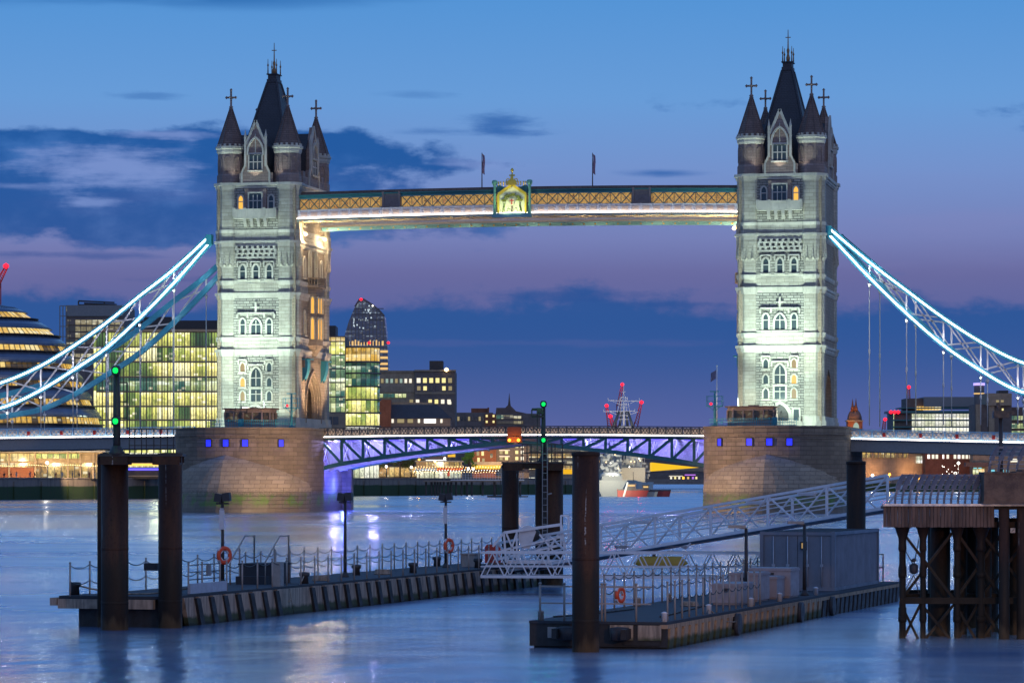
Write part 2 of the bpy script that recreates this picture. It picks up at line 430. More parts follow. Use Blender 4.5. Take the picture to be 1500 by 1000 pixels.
def make_tower():
    root = thing('bridge_tower', 'gothic stone bridge tower whose archway side shows, lit warm orange, standing among lit glass offices', 'bridge tower', (-TX, 0, PZ))
    F = (lambda x, z: Vector((x, .12, z)), Vector((1,0,0)))          # front face
    F4 = (lambda x, z: Vector((x, .12, z)), Vector((1,0,0)))
    S = (lambda y, z: Vector((6.3, y, z)), Vector((0,1,0)))          # archway side facing the other tower
    # --- shaft
    sh = MB()
    sh.box(-6.3, 6.3, .3, 6.2, PZ, 22.6); sh.box(-6.3, 6.3, 15.6, 21.5, PZ, 22.6)
    ga = gothic(9.4, 9.2, 8, spring=3.6); arc = ga[2:]
    sh.slab(arc + [(-4.7, 9.7), (4.7, 9.7)], -12.6, 0, (6.3, 10.9, PZ), (0,1,0))
    sh.box(-6.3, 6.3, .3, 21.5, 22.6, 51.0)
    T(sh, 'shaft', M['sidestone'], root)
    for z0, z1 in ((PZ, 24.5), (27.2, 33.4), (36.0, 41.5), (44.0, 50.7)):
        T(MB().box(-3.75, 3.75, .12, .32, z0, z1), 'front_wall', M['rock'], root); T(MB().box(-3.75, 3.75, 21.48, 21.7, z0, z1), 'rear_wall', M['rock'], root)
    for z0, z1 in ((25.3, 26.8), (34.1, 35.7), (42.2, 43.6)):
        T(MB().box(-3.75, 3.75, .06, .32, z0, z1), 'frieze_band', M['ashlar'], root); T(MB().box(6.28, 6.36, 4, 17.8, z0, z1), 'frieze_band', M['ashlar'], root)
    # --- string courses and cornices
    for z, d, g in ((12.9, 1.0, .34), (13.9, .7, .18), (24.45, .5, .2), (24.95, .4, .36), (26.75, .5, .2), (33.35, .45, .2), (33.8, .4, .36),
                    (35.65, .45, .2), (41.45, .5, .26), (41.95, .4, .46), (43.55, .5, .25), (50.55, .4, .3), (50.95, .45, .52)):
        mb = MB().prism(plan(g), z, z+d)
        mb.prism(plan(g*.55), z-.22 if z > 13.95 else z+.02, z-.002 if z > 13.95 else z+.1)
        T(mb, 'string_course', M['trim'], root)
    # --- corner turrets
    for cx, cy in ((-4.6,2.), (4.6,2.), (4.6,19.8), (-4.6,19.8)):
        pr = [(2.0*C8, PZ), (2.0*C8, 37.6), (2.08*C8, 38.6), (2.22*C8, 41.0), (2.22*C8, 43.6), (2.1*C8, 44.2), (2.1*C8, 51.2)]
        mb = MB().lathe((cx, cy, 0), pr, 8, PI/8, smooth=False)
        for k in range(8):                                    # broaches under the corbelled stage
            t = k*PI/4; ax = Vector((-math.sin(t), math.cos(t), 0)); n = Vector((math.cos(t), math.sin(t), 0))
            o = Vector((cx, cy, 38.2)) + n*2.02
            for da in (-.45, .45):
                b = len(mb.v)
                pts = [o+ax*(da-.36), o+ax*(da+.36), o+ax*da+Vector((0,0,2.9))+n*.2, o+ax*da+n*.34+Vector((0,0,.5))]
                mb.v += [tuple(p) for p in pts]
                for q in ((0,1,3),(0,3,2),(3,1,2)): mb.f.append(tuple(b+i for i in q)); mb.mi.append(0)
        t = T(mb, 'corner_turret', M['ashlar'], root)
        up = MB().lathe((cx, cy, 0), [(2.05*C8, 51.3), (2.05*C8, 52.6), (1.92*C8, 52.8), (1.92*C8, 56.0)], 8, PI/8, smooth=False)
        for k in range(8):
            a = k*PI/4; ax = Vector((-math.sin(a), math.cos(a), 0)); n = Vector((math.cos(a), math.sin(a), 0))
            inn = gothic(.75, 2.3, 3)
            up.ring(grow(inn, .16), inn, 0, -.1, Vector((cx, cy, 53.2)) + n*1.92, -ax)
        T(up, 'turret_top', M['upstone'], t)
        cr = MB().lathe((cx, cy, 0), [(1.95*C8, 56.0), (2.1*C8, 56.35), (2.1*C8, 56.7), (2.28*C8, 56.85), (2.28*C8, 57.2), (2.0*C8, 57.21)], 8, PI/8, smooth=False)
        for k in range(16):
            a = k*PI/8 + PI/16
            cr.box(-.18, .18, -.12, .12, 57.2, 57.55, Matrix.Translation((cx+2.12*math.cos(a), cy+2.12*math.sin(a), 0)) @ Matrix.Rotation(a+PI/2, 4, 'Z'))
        T(cr, 'turret_cornice', M['trim'], t)
        sp = MB().lathe((cx, cy, 0), [(2.02*C8, 57.2), (1.1*C8, 60.2), (.3*C8, 62.8), (.34, 63.0), (.34, 63.3)], 8, PI/8, smooth=False)
        for k in range(8):
            a = k*PI/4 + PI/8
            sp.bar((cx+2.04*C8*math.cos(a), cy+2.04*C8*math.sin(a), 57.2), (cx+.3*math.cos(a), cy+.3*math.sin(a), 63.0), .13)
        T(sp, 'spire', M['spire'], t)
        fi = MB().bar((cx, cy, 63.2), (cx, cy, 66.2), .26).bar((cx-.75, cy, 65.0), (cx+.75, cy, 65.0), .26).bar((cx, cy-.75, 65.0), (cx, cy+.75, 65.0), .26)
        fi.lathe((cx, cy, 0), [(.1, 63.2), (.36, 63.5), (.1, 63.8)], 8)
        for q in ((-.75,0,65.), (.75,0,65.), (0,0,66.2)): fi.lathe((cx+q[0], cy, q[2]), [(.05,-.24), (.24,0), (.05,.24)], 6)
        T(fi, 'cross_finial', M['upstone'], t)
    # --- front windows
    for x in (-2.15, 2.15):
        for z0, h, gm in ((21.9, 1.35, 'amber_dim' if x < 0 else 'glass'), (19.55, 1.35, 'amber' if x < 0 else 'glass'), (17.3, 1.5, 'amber_dim' if x < 0 else 'glass')):
            window(root, x, z0, .72, h, F, gm, g=.22, hood=1.3 if z0 > 21 else None)
    window(root, 0, 19.55, 1.6, 2.9, F, 'glass', 2, g=.32, transom=.45, hood=2.5)
    window(root, 0, 17.2, 1.6, 1.9, F, 'glass', 2, g=.3, transom=.6, arch=False)
    dr = MB(); inn = gothic(2.7, 3.5, 6, spring=1.6); dr.ring(grow(inn, .5), inn, 0, .35, Vector((0,.12,PZ+.02)), (1,0,0))
    d = T(dr, 'doorway', M['trim'], root)
    T(MB().slab(inn, .02, .06, Vector((0,.12,PZ+.02)), (1,0,0)).bar((-1.2,.0,15.0),(1.2,.0,15.0),.18).bar((0,.0,13),(0,.0,15),.14), 'door', M['dark'], d)
    for x in (-2.5, 2.5): window(root, x, 13.9, .8, 1.7, F, 'glass', g=.25, arch=False)
    for x in (-2.15, 2.15): window(root, x, 27.7, .72, 2.4, F, 'glass', g=.26, transom=.62)
    window(root, 0, 27.7, 1.55, 2.4, F, 'glass', 2, g=.3, transom=.62)
    hm = MB().box(-3., 3., -.22, .12, 30.85, 31.08)
    for s in (-1, 1): hm.box(s*3.-.14, s*3.+.14, -.2, .12, 30.2, 30.85); hm.box(s*1.35-.15, s*1.35+.15, -.16, .12, 30.3, 30.85)
    hm.box(-.16, .16, -.2, .12, 31.1, 32.7); hm.box(-.5, .5, -.18, .12, 31.75, 32.0)
    T(hm, 'drip_mould', M['trim'], root)
    for x in (-2.15, 0, 2.15): window(root, x, 36.35, .8, 2.2, F, 'glass', g=.3, transom=.55, hood=1.6)
    cb = MB()
    for r, (z0, z1, dpt) in enumerate(((39.55, 39.8, .3), (40.2, 40.42, .34), (40.85, 41.1, .4))):
        cb.box(-3.4, 3.4, .12-dpt, .12, z0, z1)
        for k in range(8): cb.box(-3.3+k*.87+(r % 2)*.2, -2.9+k*.87+(r % 2)*.2, .1-dpt, .12, z1+.02, z1+.42)
    T(cb, 'corbel_table', M['trim'], root)
    # --- balcony and upper windows
    ba = MB().box(-3.4, 3.4, -.95, .12, 45.75, 46.05).box(-3.4, 3.4, -.95, -.75, 46.05, 47.0).box(-3.5, 3.5, -1.02, -.68, 47.0, 47.25)
    for s in (-1, 1): ba.box(s*3.4-.1, s*3.4+.1, -.95, .12, 46.05, 47.0)
    for x in (-3.3, -1.55, 1.55, 3.3): ba.box(x-.2, x+.2, -1.06, -.7, 46.05, 47.4)
    for x in (-1.65, -.55, .55, 1.65):
        for i in range(3): ba.box(x-.25, x+.25, -.9+i*.3, .12, 45.3-.4*i, 45.74-.4*i)
    T(ba, 'balcony', M['trim'], root)
    bw = MB().box(-3.2, 3.2, -.78, -.74, 46.1, 46.9); T(bw, 'balcony_panel', M['upstone'], root)
    sr = MB().box(-1.75, 1.75, -.28, .12, 46.1, 50.4); T(sr, 'window_bay', M['upstone'], root)
    FB = (lambda x, z: Vector((x, -.28, z)), Vector((1,0,0)))
    window(root, 0, 47.1, 2.0, 2.6, FB, 'glass', 3, g=.2, transom=.55, arch=False)
    window(root, -2.45, 46.9, .72, 2.5, F, 'amber', g=.24, transom=.62)
    window(root, 2.45, 46.9, .72, 2.5, F, 'glass', g=.24, transom=.62)
    # --- parapet
    pa = MB()
    for y0, y1 in ((-.05, .35), (21.45, 21.85)):
        pa.box(-2.7, 2.7, y0, y1, 51.4, 52.9)
        for k in range(3):
            for s in (-1, 1): pa.box(s*(1.9+.0)-.42+s*k*0, s*1.9+.42, y0, y1, 52.9, 53.5)
    for s in (-1, 1):
        pa.box(s*6.3-.2, s*6.3+.2, 4, 17.8, 51.4, 52.7)
        for k in range(5): pa.box(s*6.3-.2, s*6.3+.2, 4.3+k*2.9, 5.6+k*2.9, 52.7, 53.5)
    T(pa, 'parapet', M['upstone'], root)
    # --- gabled dormers
    def dormer(o, ax, w, deep):
        o = Vector(o); ax = Vector(ax); nr = ax.cross(Vector((0,0,1)))
        out = [(-w*.68,0),(w*.68,0),(w*.68,1.4),(w*.5,2.6),(w*.5,6.),(w*.42,6.1),(0,9.6),(-w*.42,6.1),(-w*.5,6.),(-w*.5,2.6),(-w*.68,1.4)]
        mb = MB().slab(out, -.6, .15, o, ax)
        d = T(mb, 'dormer', M['upstone'], root)
        tr = MB()
        for s in (-1, 1):
            tr.bar(o+ax*(s*w*.46)+Vector((0,0,6.0))+nr*.1, o+Vector((0,0,9.7))+nr*.1, .3, .4)
            tr.bar(o+ax*(s*w*.5)+Vector((0,0,2.5))+nr*.2, o+ax*(s*w*.5)+Vector((0,0,7.2))+nr*.2, .34)
            tr.lathe(o+ax*(s*w*.5)+Vector((0,0,7.2))+nr*.2, [(.26,0),(.02,1.1)], 4, PI/4, smooth=False)
            tr.bar(o+ax*(s*w*.68)+Vector((0,0,0))+nr*.16, o+ax*(s*w*.68)+Vector((0,0,1.5))+nr*.16, .3)
            tr.bar(o+ax*(s*w*.68)+Vector((0,0,1.5))+nr*.16, o+ax*(s*w*.5)+Vector((0,0,2.8))+nr*.16, .28)
        inn = gothic(w*.66, 2.6, 6, spring=.5); tr.ring(grow(inn, .3), inn, 0, .3, o+Vector((0,0,4.3))+nr*.15, ax)
        tr.bar(o+Vector((0,0,4.6))+nr*.25, o+Vector((0,0,7.6))+nr*.25, .14)
        T(tr, 'gable_trim', M['trim'], d)
        FD = (lambda x, z: o+ax*x+Vector((0,0,z))+nr*.15, ax)
        wf = window(d, 0, 2.0, w*.6, 2.4, FD, 'glass', 3, g=.22, transom=.5, arch=False)
        rf = MB(); hw = w*.5
        p = [o+ax*(-hw)+Vector((0,0,5.8))-nr*.5, o+Vector((0,0,8.6))-nr*.5, o+ax*hw+Vector((0,0,5.8))-nr*.5]
        q = [v-nr*deep for v in p]
        for a, b in ((0,1),(1,2)): rf.poly([p[a], p[b], q[b], q[a]])
        for a in (0, 2):
            lo = p[a]+Vector((0,0,-5.4)); lq = q[a]+Vector((0,0,-5.4)); rf.poly([p[a], lo, lq, q[a]])
        T(rf, 'dormer_roof', M['slate'], d)
    dormer((0, 0, 51.4), (1,0,0), 3.3, 4.0); dormer((0, 21.8, 51.4), (-1,0,0), 3.3, 4.0)
    dormer((6.4, 10.9, 51.4), (0,1,0), 4.6, 4.0); dormer((-6.4, 10.9, 51.4), (0,-1,0), 4.6, 4.0)
    # --- main roof
    rf = MB(); zb, zt = 51.5, 68.2
    lo = [(-4.7,3.2),(4.7,3.2),(4.7,18.6),(-4.7,18.6)]; hi = [(-.75,9.6),(.75,9.6),(.75,12.2),(-.75,12.2)]
    for i in range(4):
        j = (i+1) % 4; rf.poly([(*lo[i],zb),(*lo[j],zb),(*hi[j],zt),(*hi[i],zt)])
    rf.box(-.85, .85, 9.5, 12.3, zt, zt+.5).box(-.7, .7, 9.65, 12.15, zt+.5, zt+1.2).box(-.9, .9, 9.45, 12.35, zt+1.2, zt+1.35)
    for i in range(4): rf.bar((*lo[i],zb), (*hi[i],zt), .3)
    # ridge running to the side dormers
    rf.poly([(-5.9,8.,57.2),(5.9,8.,57.2),(5.9,10.9,60.),(-5.9,10.9,60.)]).poly([(5.9,13.8,57.2),(-5.9,13.8,57.2),(-5.9,10.9,60.),(5.9,10.9,60.)])
    for s in (-1, 1): rf.poly([(s*5.9,8.,57.2),(s*5.9,13.8,57.2),(s*5.9,10.9,60.)])
    rf.poly([(-5.9,8.,52.),(5.9,8.,52.),(5.9,8.,57.2),(-5.9,8.,57.2)]).poly([(-5.9,13.8,52.),(5.9,13.8,52.),(5.9,13.8,57.2),(-5.9,13.8,57.2)])
    roof = T(rf, 'roof', M['slate'], root)
    fl = MB().tube([(0,10.9,69.4),(0,10.9,74.6)], .16, 6, .05).lathe((0,10.9,0), [(.24,69.5),(.32,70.2),(.16,70.8),(.24,71.4),(.1,71.8)], 8)
    fl.bar((-.4,10.9,73.4),(.4,10.9,73.4),.12)
    for x in (-.7, .7):
        for y in (9.7, 12.1): fl.tube([(x,y,69.5),(x,y,71.9)], .12, 5, .04).lathe((x,y,0), [(.05,70.6),(.16,70.9),(.05,71.2)], 6)
    T(fl, 'roof_finial', M['finial'], roof)
    # --- archway side: mouldings, oriel, traceried windows
    am = MB()
    for i, (w, h, d) in enumerate(((9.9, 9.6, .3), (9.0, 9.1, .12), (8.2, 8.6, -.15), (7.4, 8.1, -.5))):
        o_ = gothic(w, h, 8, spring=3.8); i_ = gothic(w-.62, h-.35, 8, spring=3.8); o_ = o_[1:]+o_[:1]; i_ = i_[1:]+i_[:1]
        am.ring(o_[:], i_[:], d-.5, d, Vector((6.3, 10.9, PZ)), (0,1,0), closed=False)
    T(am, 'arch_moulding', M['sidestone'], root)
    orl = MB(); bay = [(6.3, 7.9), (7.5, 8.9), (7.8, 10.9), (7.5, 12.9), (6.3, 13.9)]
    for z0, z1, s0, s1 in ((24.4, 26.2, .3, 1.), (26.2, 35.4, 1., 1.)):
        P0 = [(6.3+(x-6.3)*s0, 10.9+(y-10.9)*s0, z0) for x, y in bay]; P1 = [(6.3+(x-6.3)*s1, 10.9+(y-10.9)*s1, z1) for x, y in bay]
        for i in range(4): orl.poly([P0[i], P0[i+1], P1[i+1], P1[i]])
    orl.poly([(x, y, 35.4) for x, y in bay]); 
    o1 = T(orl, 'oriel_window', M['sidestone'], root)
    pn = MB(); tr = MB()
    for i in range(4):
        a, b = Vector((*bay[i], 0)), Vector((*bay[i+1], 0)); mid = (a+b)/2; ax = (b-a).normalized(); L = (b-a).length
        for z0, h in ((27.2, 3.4), (31.3, 2.6)):
            for q in ((-.25, .25) if L > 1.8 else (0,)):
                inn = gothic(min(.75, L*.36), h, 3); o_ = mid+ax*(q*L)+Vector((0,0,z0))
                pn.slab(inn, .03, .07, o_, ax); tr.ring(grow(inn, .15), inn, 0, .2, o_, ax)
    T(pn, 'pane', M['amber'], o1); T(tr, 'tracery', M['trim'], o1)
    bl = MB(); b2 = [(6.3, 7.2), (7.9, 8.4), (8.3, 10.9), (7.9, 13.4), (6.3, 14.6)]
    for z0, z1, q in ((35.4, 35.8, 0), (36.75, 36.95, 0)):
        bl.prism(b2, z0, z1)
    for i in range(4):
        for k in range(4):
            a = Vector((*b2[i], 0)).lerp(Vector((*b2[i+1], 0)), k/4); bl.box(a.x-.22, a.x-.02, a.y-.1, a.y+.1, 35.8, 36.75)
    T(bl, 'oriel_balustrade', M['sidestone'], root)
    for y in (9., 12.8): window(root, y, 36.9, 1.3, 4.3, S, 'amber_dim', 2, g=.3, transom=.4)
    window(root, 5.6, 36.9, .9, 3.0, S, 'glass', g=.3); window(root, 16.2, 36.9, .9, 3.0, S, 'glass', g=.3)
    for y in (5.6, 16.2):
        window(root, y, 27.8, .9, 3.6, S, 'amber_dim', g=.3, transom=.5); window(root, y, 45., .9, 3.2, S, 'glass', g=.3)
    for y in (4.9, 16.9): T(MB().box(6.3, 6.75, y-.5, y+.5, 22.6, 24.2), 'corbel', M['sidestone'], root)
    for k in range(9): T(MB().box(6.3, 6.7, 7.1+k*.9, 7.55+k*.9, 23.4, 24.3), 'corbel', M['sidestone'], root)
    for y in (5.3, 16.9):                                   # teal curved housings either side of the arch
        hs = MB(); n = 6
        pr = [(6.35+.85*math.sin(PI*.5*(i/n)+.35), 20.8+3.*i/n) for i in range(n+1)]
        for i in range(n):
            hs.poly([(pr[i][0],y-.8,pr[i][1]),(pr[i][0],y+.8,pr[i][1]),(pr[i+1][0],y+.8,pr[i+1][1]),(pr[i+1][0],y-.8,pr[i+1][1])])
        for s in (-.8, .8): hs.poly([(6.3,y+s,20.4)]+[(a,y+s,z) for a, z in pr]+[(6.3,y+s,23.8)])
        hs.poly([(6.3,y-.8,23.8),(6.3,y+.8,23.8),(pr[-1][0],y+.8,23.8),(pr[-1][0],y-.8,23.8)])
        hs.box(6.3, 7.7, y-1.02, y+1.02, 23.8, 24.0)
        T(hs, 'curved_housing', M['teal'], root)
    # lamps under the walkway ends
    for y in (2.6, 14.8):
        lb = MB().lathe((7.3, y, 43.4), [(.05,-.32),(.3,-.12),(.3,.12),(.05,.32)], 8)
        lb.bar((6.3,y,43.7),(7.3,y,43.7),.12)
        T(lb, 'wall_lamp', M['warm'], root)
    return root

tower_a = make_tower()
tower_b = copy_tree(tower_a); tower_b.location.x = TX; tower_b.scale.x = -1
tower_b['label'] = 'gothic stone bridge tower with open sky behind it, nearest the domed clock tower'

# floodlights: real fittings on the piers and ledges
fl_col = (.76, 1., .84)
for s, x0 in ((1, -TX), (-1, TX)):
    for dx, z in ((-5.4, 13.6), (-2.6, 13.6), (.8, 16.5), (4.6, 16.5)):
        lamp('floodlight', (x0+s*dx, -10.6, z), fl_col, 17500, 'SPOT', .3, (x0+s*dx*.9, 0.2, 40.), 84, 1.)
        lamp('floodlight', (x0+s*dx, -10.9, z), fl_col, 4600, 'SPOT', .3, (x0+s*dx*.9, 0.2, 16.5), 90, 1.)
    for dx in (-3.6, 0, 3.6):
        lamp('ledge_floodlight', (x0+dx, -1.35, 25.6), fl_col, 50, 'SPOT', .15, (x0+dx, .3, 30.), 120, .6)
        lamp('ledge_floodlight', (x0+dx, -1.35, 34.4), fl_col, 80, 'SPOT', .15, (x0+dx, .3, 38.5), 120, .6)
    for dx in (-4.6, -2.2, 0, 2.2, 4.6):
        lamp('ledge_floodlight', (x0+dx, -1.6, 42.7), fl_col, 100, 'SPOT', .12, (x0+dx, .2, 46.5), 100, .5)
    for dx in (-3.4, 0, 3.4):
        lamp('parapet_lamp', (x0+dx, -1.2, 52.2), (.95, .95, .8), 110, 'SPOT', .12, (x0+dx, .6, 55.5), 100, .6)
    # warm light on the archway side
    for y in (2.6, 14.8):
        lamp('wall_lamp_light', (x0+s*7.9, y, 43.2), (1., .74, .42), 1500, 'POINT', .25)
    for y in (4.5, 17.5):
        lamp('arch_floodlight', (x0+s*13., y, 13.3), (1., .66, .38), 9000, 'SPOT', .3, (x0+s*6.3, 10.9, 27.), 95, .6)

# ================================================================== PIERS
def arc_pt(a, r=10.65, cy=-6.45): return (r*math.sin(a), cy - r*math.cos(a))
def pier_plan(g=0., notch=True):
    r = 10.65+g; N = 20
    out = [(r, -6.45)]
    if notch: out += [(r, 1.), (9.05, 1.), (9.05, 19.), (r, 19.)]
    out += [(r, 19.4)]
    out += [(r*math.cos(PI*i/N), 19.4+r*math.sin(PI*i/N)) for i in range(1, N)]
    out += [(-r, 19.4), (-r, -6.45)]
    out += [(-r*math.cos(PI*i/N), -6.45-r*math.sin(PI*i/N)) for i in range(1, N)]
    return out
def make_pier():
    root = thing('bridge_pier', 'rounded granite pier with ridged cutwater, carrying the tower with the warm-lit archway', 'bridge pier', (-TX, 0, -3))
    def P(mb, name, m, par=root):
        mb.v = [(x, y, z+3) for x, y, z in mb.v]; return mb.build(name, m, par)
    b = MB().prism(pier_plan(), -3, 11.0); P(b, 'pier_body', M['pier'])
    P(MB().prism(pier_plan(.12, False), 11.0, 11.25).prism(pier_plan(0, False), 11.25, 11.6).prism(pier_plan(.2, False), 11.6, 11.9).prism(pier_plan(.02, False), 11.9, 12.65).prism(pier_plan(.14, False), 12.65, 12.9), 'coping', M['pier'])
    cw = MB(); nz, na = 14, 18
    grid = []
    for i in range(nz+1):
        t = i/nz; z = -3 + 11.7*t
        tt = max(0., (z)/8.7); hw = min(math.pi/2, 2.75*max(0., 1-tt)**.92)
        nose = 5.6*max(0., 1-tt)**.6
        row = []
        for j in range(na+1):
            s = -1 + 2*j/na; a = s*hw
            x, y = arc_pt(a, 10.66)
            w = (1-abs(s))*(1+.55*abs(s))
            row.append((x*(1-.0*w), y - nose*w, z))
        grid.append(row)
    for i in range(nz):
        for j in range(na):
            q = [grid[i][j], grid[i][j+1], grid[i+1][j+1], grid[i+1][j]]
            uv = [(s_[0]*1.2, s_[2]) for s_ in q]
            cw.poly(q, uv)
    P(cw, 'cutwater', M['cutw'])
    return root
pier_a = make_pier()
pier_b = copy_tree(pier_a); pier_b.location.x = TX; pier_b.scale.x = -1
pier_b['label'] = 'rounded granite pier with ridged cutwater, its foot crossed by the sloping gangway'
def pier_lamps(root, x0, pxs):
    for px in pxs:
        d = FW + RT*((px-750)/FPX); A = d.x**2+d.y**2; ox, oy = CX-x0, CY+6.45
        B = 2*(ox*d.x+oy*d.y); C = ox*ox+oy*oy-10.66**2; t = (-B-math.sqrt(B*B-4*A*C))/(2*A)
        p = Vector((CX+t*d.x, CY+t*d.y, 10.5)); n = Vector((p.x-x0, p.y+6.45, 0)).normalized()
        ax = Vector((-n.y, n.x, 0))
        loc = p - Vector((x0, 0, -3))
        f = 1 if root.scale.x > 0 else -1
        tf = lambda v: Vector((v.x*f, v.y, v.z))
        hb = MB(); fr = MB()
        for a0, a1, z0, z1 in ((-.42,.42,-.5,.5),):
            hb.v += [tuple(tf(loc+ax*a+n*dd+Vector((0,0,z)))) for dd in (0.,.14) for a, z in ((a0,z0),(a1,z0),(a1,z1),(a0,z1))]
            for q in ((3,2,1,0),(4,5,6,7),(0,1,5,4),(1,2,6,5),(2,3,7,6),(3,0,4,7)): hb.f.append(q); hb.mi.append(0)
        o = hb.build('blue_lamp', M['bluelamp'], root)
        fr.ring(grow(rect(.84,1.0),.12,False), rect(.84,1.), 0, .22, tf(loc+Vector((0,0,-.5))), tf(ax) if f > 0 else -tf(ax))
        fr.build('lamp_frame', M['dark'], o)
        lamp('pier_blue_light', p+n*.9+Vector((0,0,-.2)), (.1,.12,1.), 28, 'POINT', .25)
pier_lamps(pier_a, -TX, (306, 331, 359, 411)); pier_lamps(pier_b, TX, (1055, 1098, 1127, 1156))
# warm spots added over the water to wash the pier noses, no fittings
for x0, s in ((-TX, 1), (TX, -1)):
    lamp('pier_fill_light', (x0+s*27, -33, 6.), (1., .66, .36), 36000, 'SPOT', .5, (x0+s*5, -12, 5.5), 60, .8)

# pier top: control cabins, railings, signal masts
def make_cabin():
    root = thing('control_cabin', 'brown flat-roofed control cabin at the foot of the tower with the warm-lit archway', 'cabin', (-TX+1.6, -9.2, PZ))
    w = [( -3.4,-2.2),(2.6,-2.6),(3.6,-1.6),(3.6,2.2),(-3.4,2.2)]
    MB().prism(w, 0, .95).prism([(x*.995,y*.995) for x,y in w], 2.35, 2.8).build('cabin_wall', M['upstone'], root)
    MB().prism([(x*.97,y*.97) for x,y in w], .95, 2.35).build('glazing', nodes('cabin_glass', lambda k: (k.put(k.b.inputs['Emission Color'], k.ramp(k.noise(k.n('ShaderNodeTexCoord').outputs['Object'], .9, 2), [(.4,(.02,.02,.02)),(.5,(.25,.14,.05)),(.62,(.55,.5,.3))], 'CONSTANT')), k.put(k.b.inputs['Emission Strength'], .22)), col=(.03,.03,.03), rough=.2), root)
    n = len(w)
    for i in range(n):
        a, b = Vector((*w[i],0)), Vector((*w[(i+1)%n],0)); c = max(1, int((b-a).length/1.5))
        for k in range(c):
            p = a.lerp(b, k/c); MB().bar(p+Vector((0,0,.9)), p+Vector((0,0,2.4)), .22).build('mullion', M['upstone'], root)
    MB().prism([(x*1.1,y*1.12) for x,y in w], 2.8, 3.0).box(-1.,.6,-.6,.6,3.0,3.2).build('roof', M['spire'], root)
    MB().tube([(2.2,0,3),(2.2,0,4.2)],.05,6).build('aerial', M['white'], root)
    return root
cab_a = make_cabin(); cab_b = copy_tree(cab_a); cab_b.location.x = TX-3.0; cab_b.scale.x = -1
cab_b['label'] = 'brown flat-roofed control cabin on the pier crossed by the sloping gangway'
def make_pier_rail():
    root = thing('pier_railing', 'pale blue railing before the cabin of the tower with the warm-lit archway', 'railing', (-TX+2.2, -13.2, PZ))
    pts = [(-6.2, 1.6), (-2.5, -1.3), (1.2, -1.6), (4.6, -.2), (7., 3.)]
    for h in (.12, .6, 1.08):
        mb = MB()
        for a, b in zip(pts, pts[1:]): mb.bar((*a,h), (*b,h), .07)
        mb.build('rail', M['teal'], root)
    mb = MB()
    for a, b in zip(pts, pts[1:]):
        for k in range(12):
            p = Vector((*a,0)).lerp(Vector((*b,0)), k/12); mb.bar(p, p+Vector((0,0,1.08 if k % 6 else 1.25)), .05 if k % 6 else .1)
    mb.build('baluster', M['teal'], root)
    return root
ra = make_pier_rail(); rb = copy_tree(ra); rb.location.x = TX-2.4; rb.scale.x = -1; rb['label'] = 'pale blue railing before the cabin on the pier behind the sloping gangway'
def make_mast(label, loc):
    root = thing('signal_mast', label, 'signal mast', loc)
    MB().tube([(0,0,0),(0,0,4.9)], .2, 8, .15).lathe((0,0,0),[(.5,0),(.5,.15),(.2,.5)],8).build('post', M['teal'], root)
    pf = MB().box(-1.2,1.2,-.8,.8,3.0,3.15)
    for s in (-1, 1):
        for t in (-1, 1): pf.bar((s*1.15,t*.75,3.1),(s*1.15,t*.75,4.6),.08)
        for z in (3.8, 4.55): pf.bar((s*1.15,-.75,z),(s*1.15,.75,z),.07); pf.bar((-1.15,s*.75,z),(1.15,s*.75,z),.07)
        pf.bar((0,0,2.3),(s*.9,0,3.05),.1)
    pf.build('platform', M['teal'], root)
    MB().box(-.7,.7,-.3,.3,5.2,5.35).bar((0,0,4.8),(0,0,5.25),.2).build('crosshead', M['teal'], root)
    MB().lathe((-.45,-.85,3.4),[(.02,-.22),(.2,-.1),(.2,.1),(.02,.22)],8).build('signal_lamp', M['redlamp'], root)
    return root
make_mast('teal signal mast with a caged platform beside the warm-lit archway', ony(427, 625, -8.) - Vector((0,0,ony(427,625,-8.).z-PZ)))
pb = ony(1047, 625, -8.); make_mast('teal signal mast with a caged platform next to a bare white flagpole', (pb.x, pb.y, PZ))
for px, y0, lab in ((353, 586, 'thin dark cross-armed mast by the cabin of the tower with the warm-lit archway'), (1135, 590, 'thin dark cross-armed mast before the arched doorway of the tower against open sky')):
    p = ony(px, 620, -13.); t = thing('cross_armed_mast', lab, 'mast', (p.x, p.y, PZ)); h = ony(px, y0, -13.).z-PZ
    MB().tube([(0,0,0),(0,0,h)], .1, 6, .06).build('post', M['dark'], t)
    MB().bar((-.95,0,h*.58),(.95,0,h*.58),.12).bar((-.95,0,h*.5),(-.95,0,h*.72),.14).bar((.95,0,h*.5),(.95,0,h*.66),.12).build('cross_arm', M['dark'], t)
    MB().box(-.35,.35,-.3,.3,.2,1.3).build('cabinet', M['teal'], t)
p = ony(1050, 620, -5.); t = thing('flagpole', 'white flagpole rising beside a teal signal mast on a bridge pier', 'flagpole', (p.x, p.y, PZ))
MB().tube([(0,0,0),(0,0,9.1)], .12, 6, .07).lathe((0,0,9.1),[(.05,0),(.14,.12),(.03,.24)],6).build('pole', M['white'], t)
fb = MB()
for i in range(4):
    for j in range(3):
        q = [(-.1-.2*a-.02*b, .1*math.sin(a*1.3+b), 8.6-.45*b-.12*a) for a, b in ((i,j),(i+1,j),(i+1,j+1),(i,j+1))]; fb.poly(q)
fb.build('flag', mat('dim_cloth', (.16,.15,.22), .9), t)

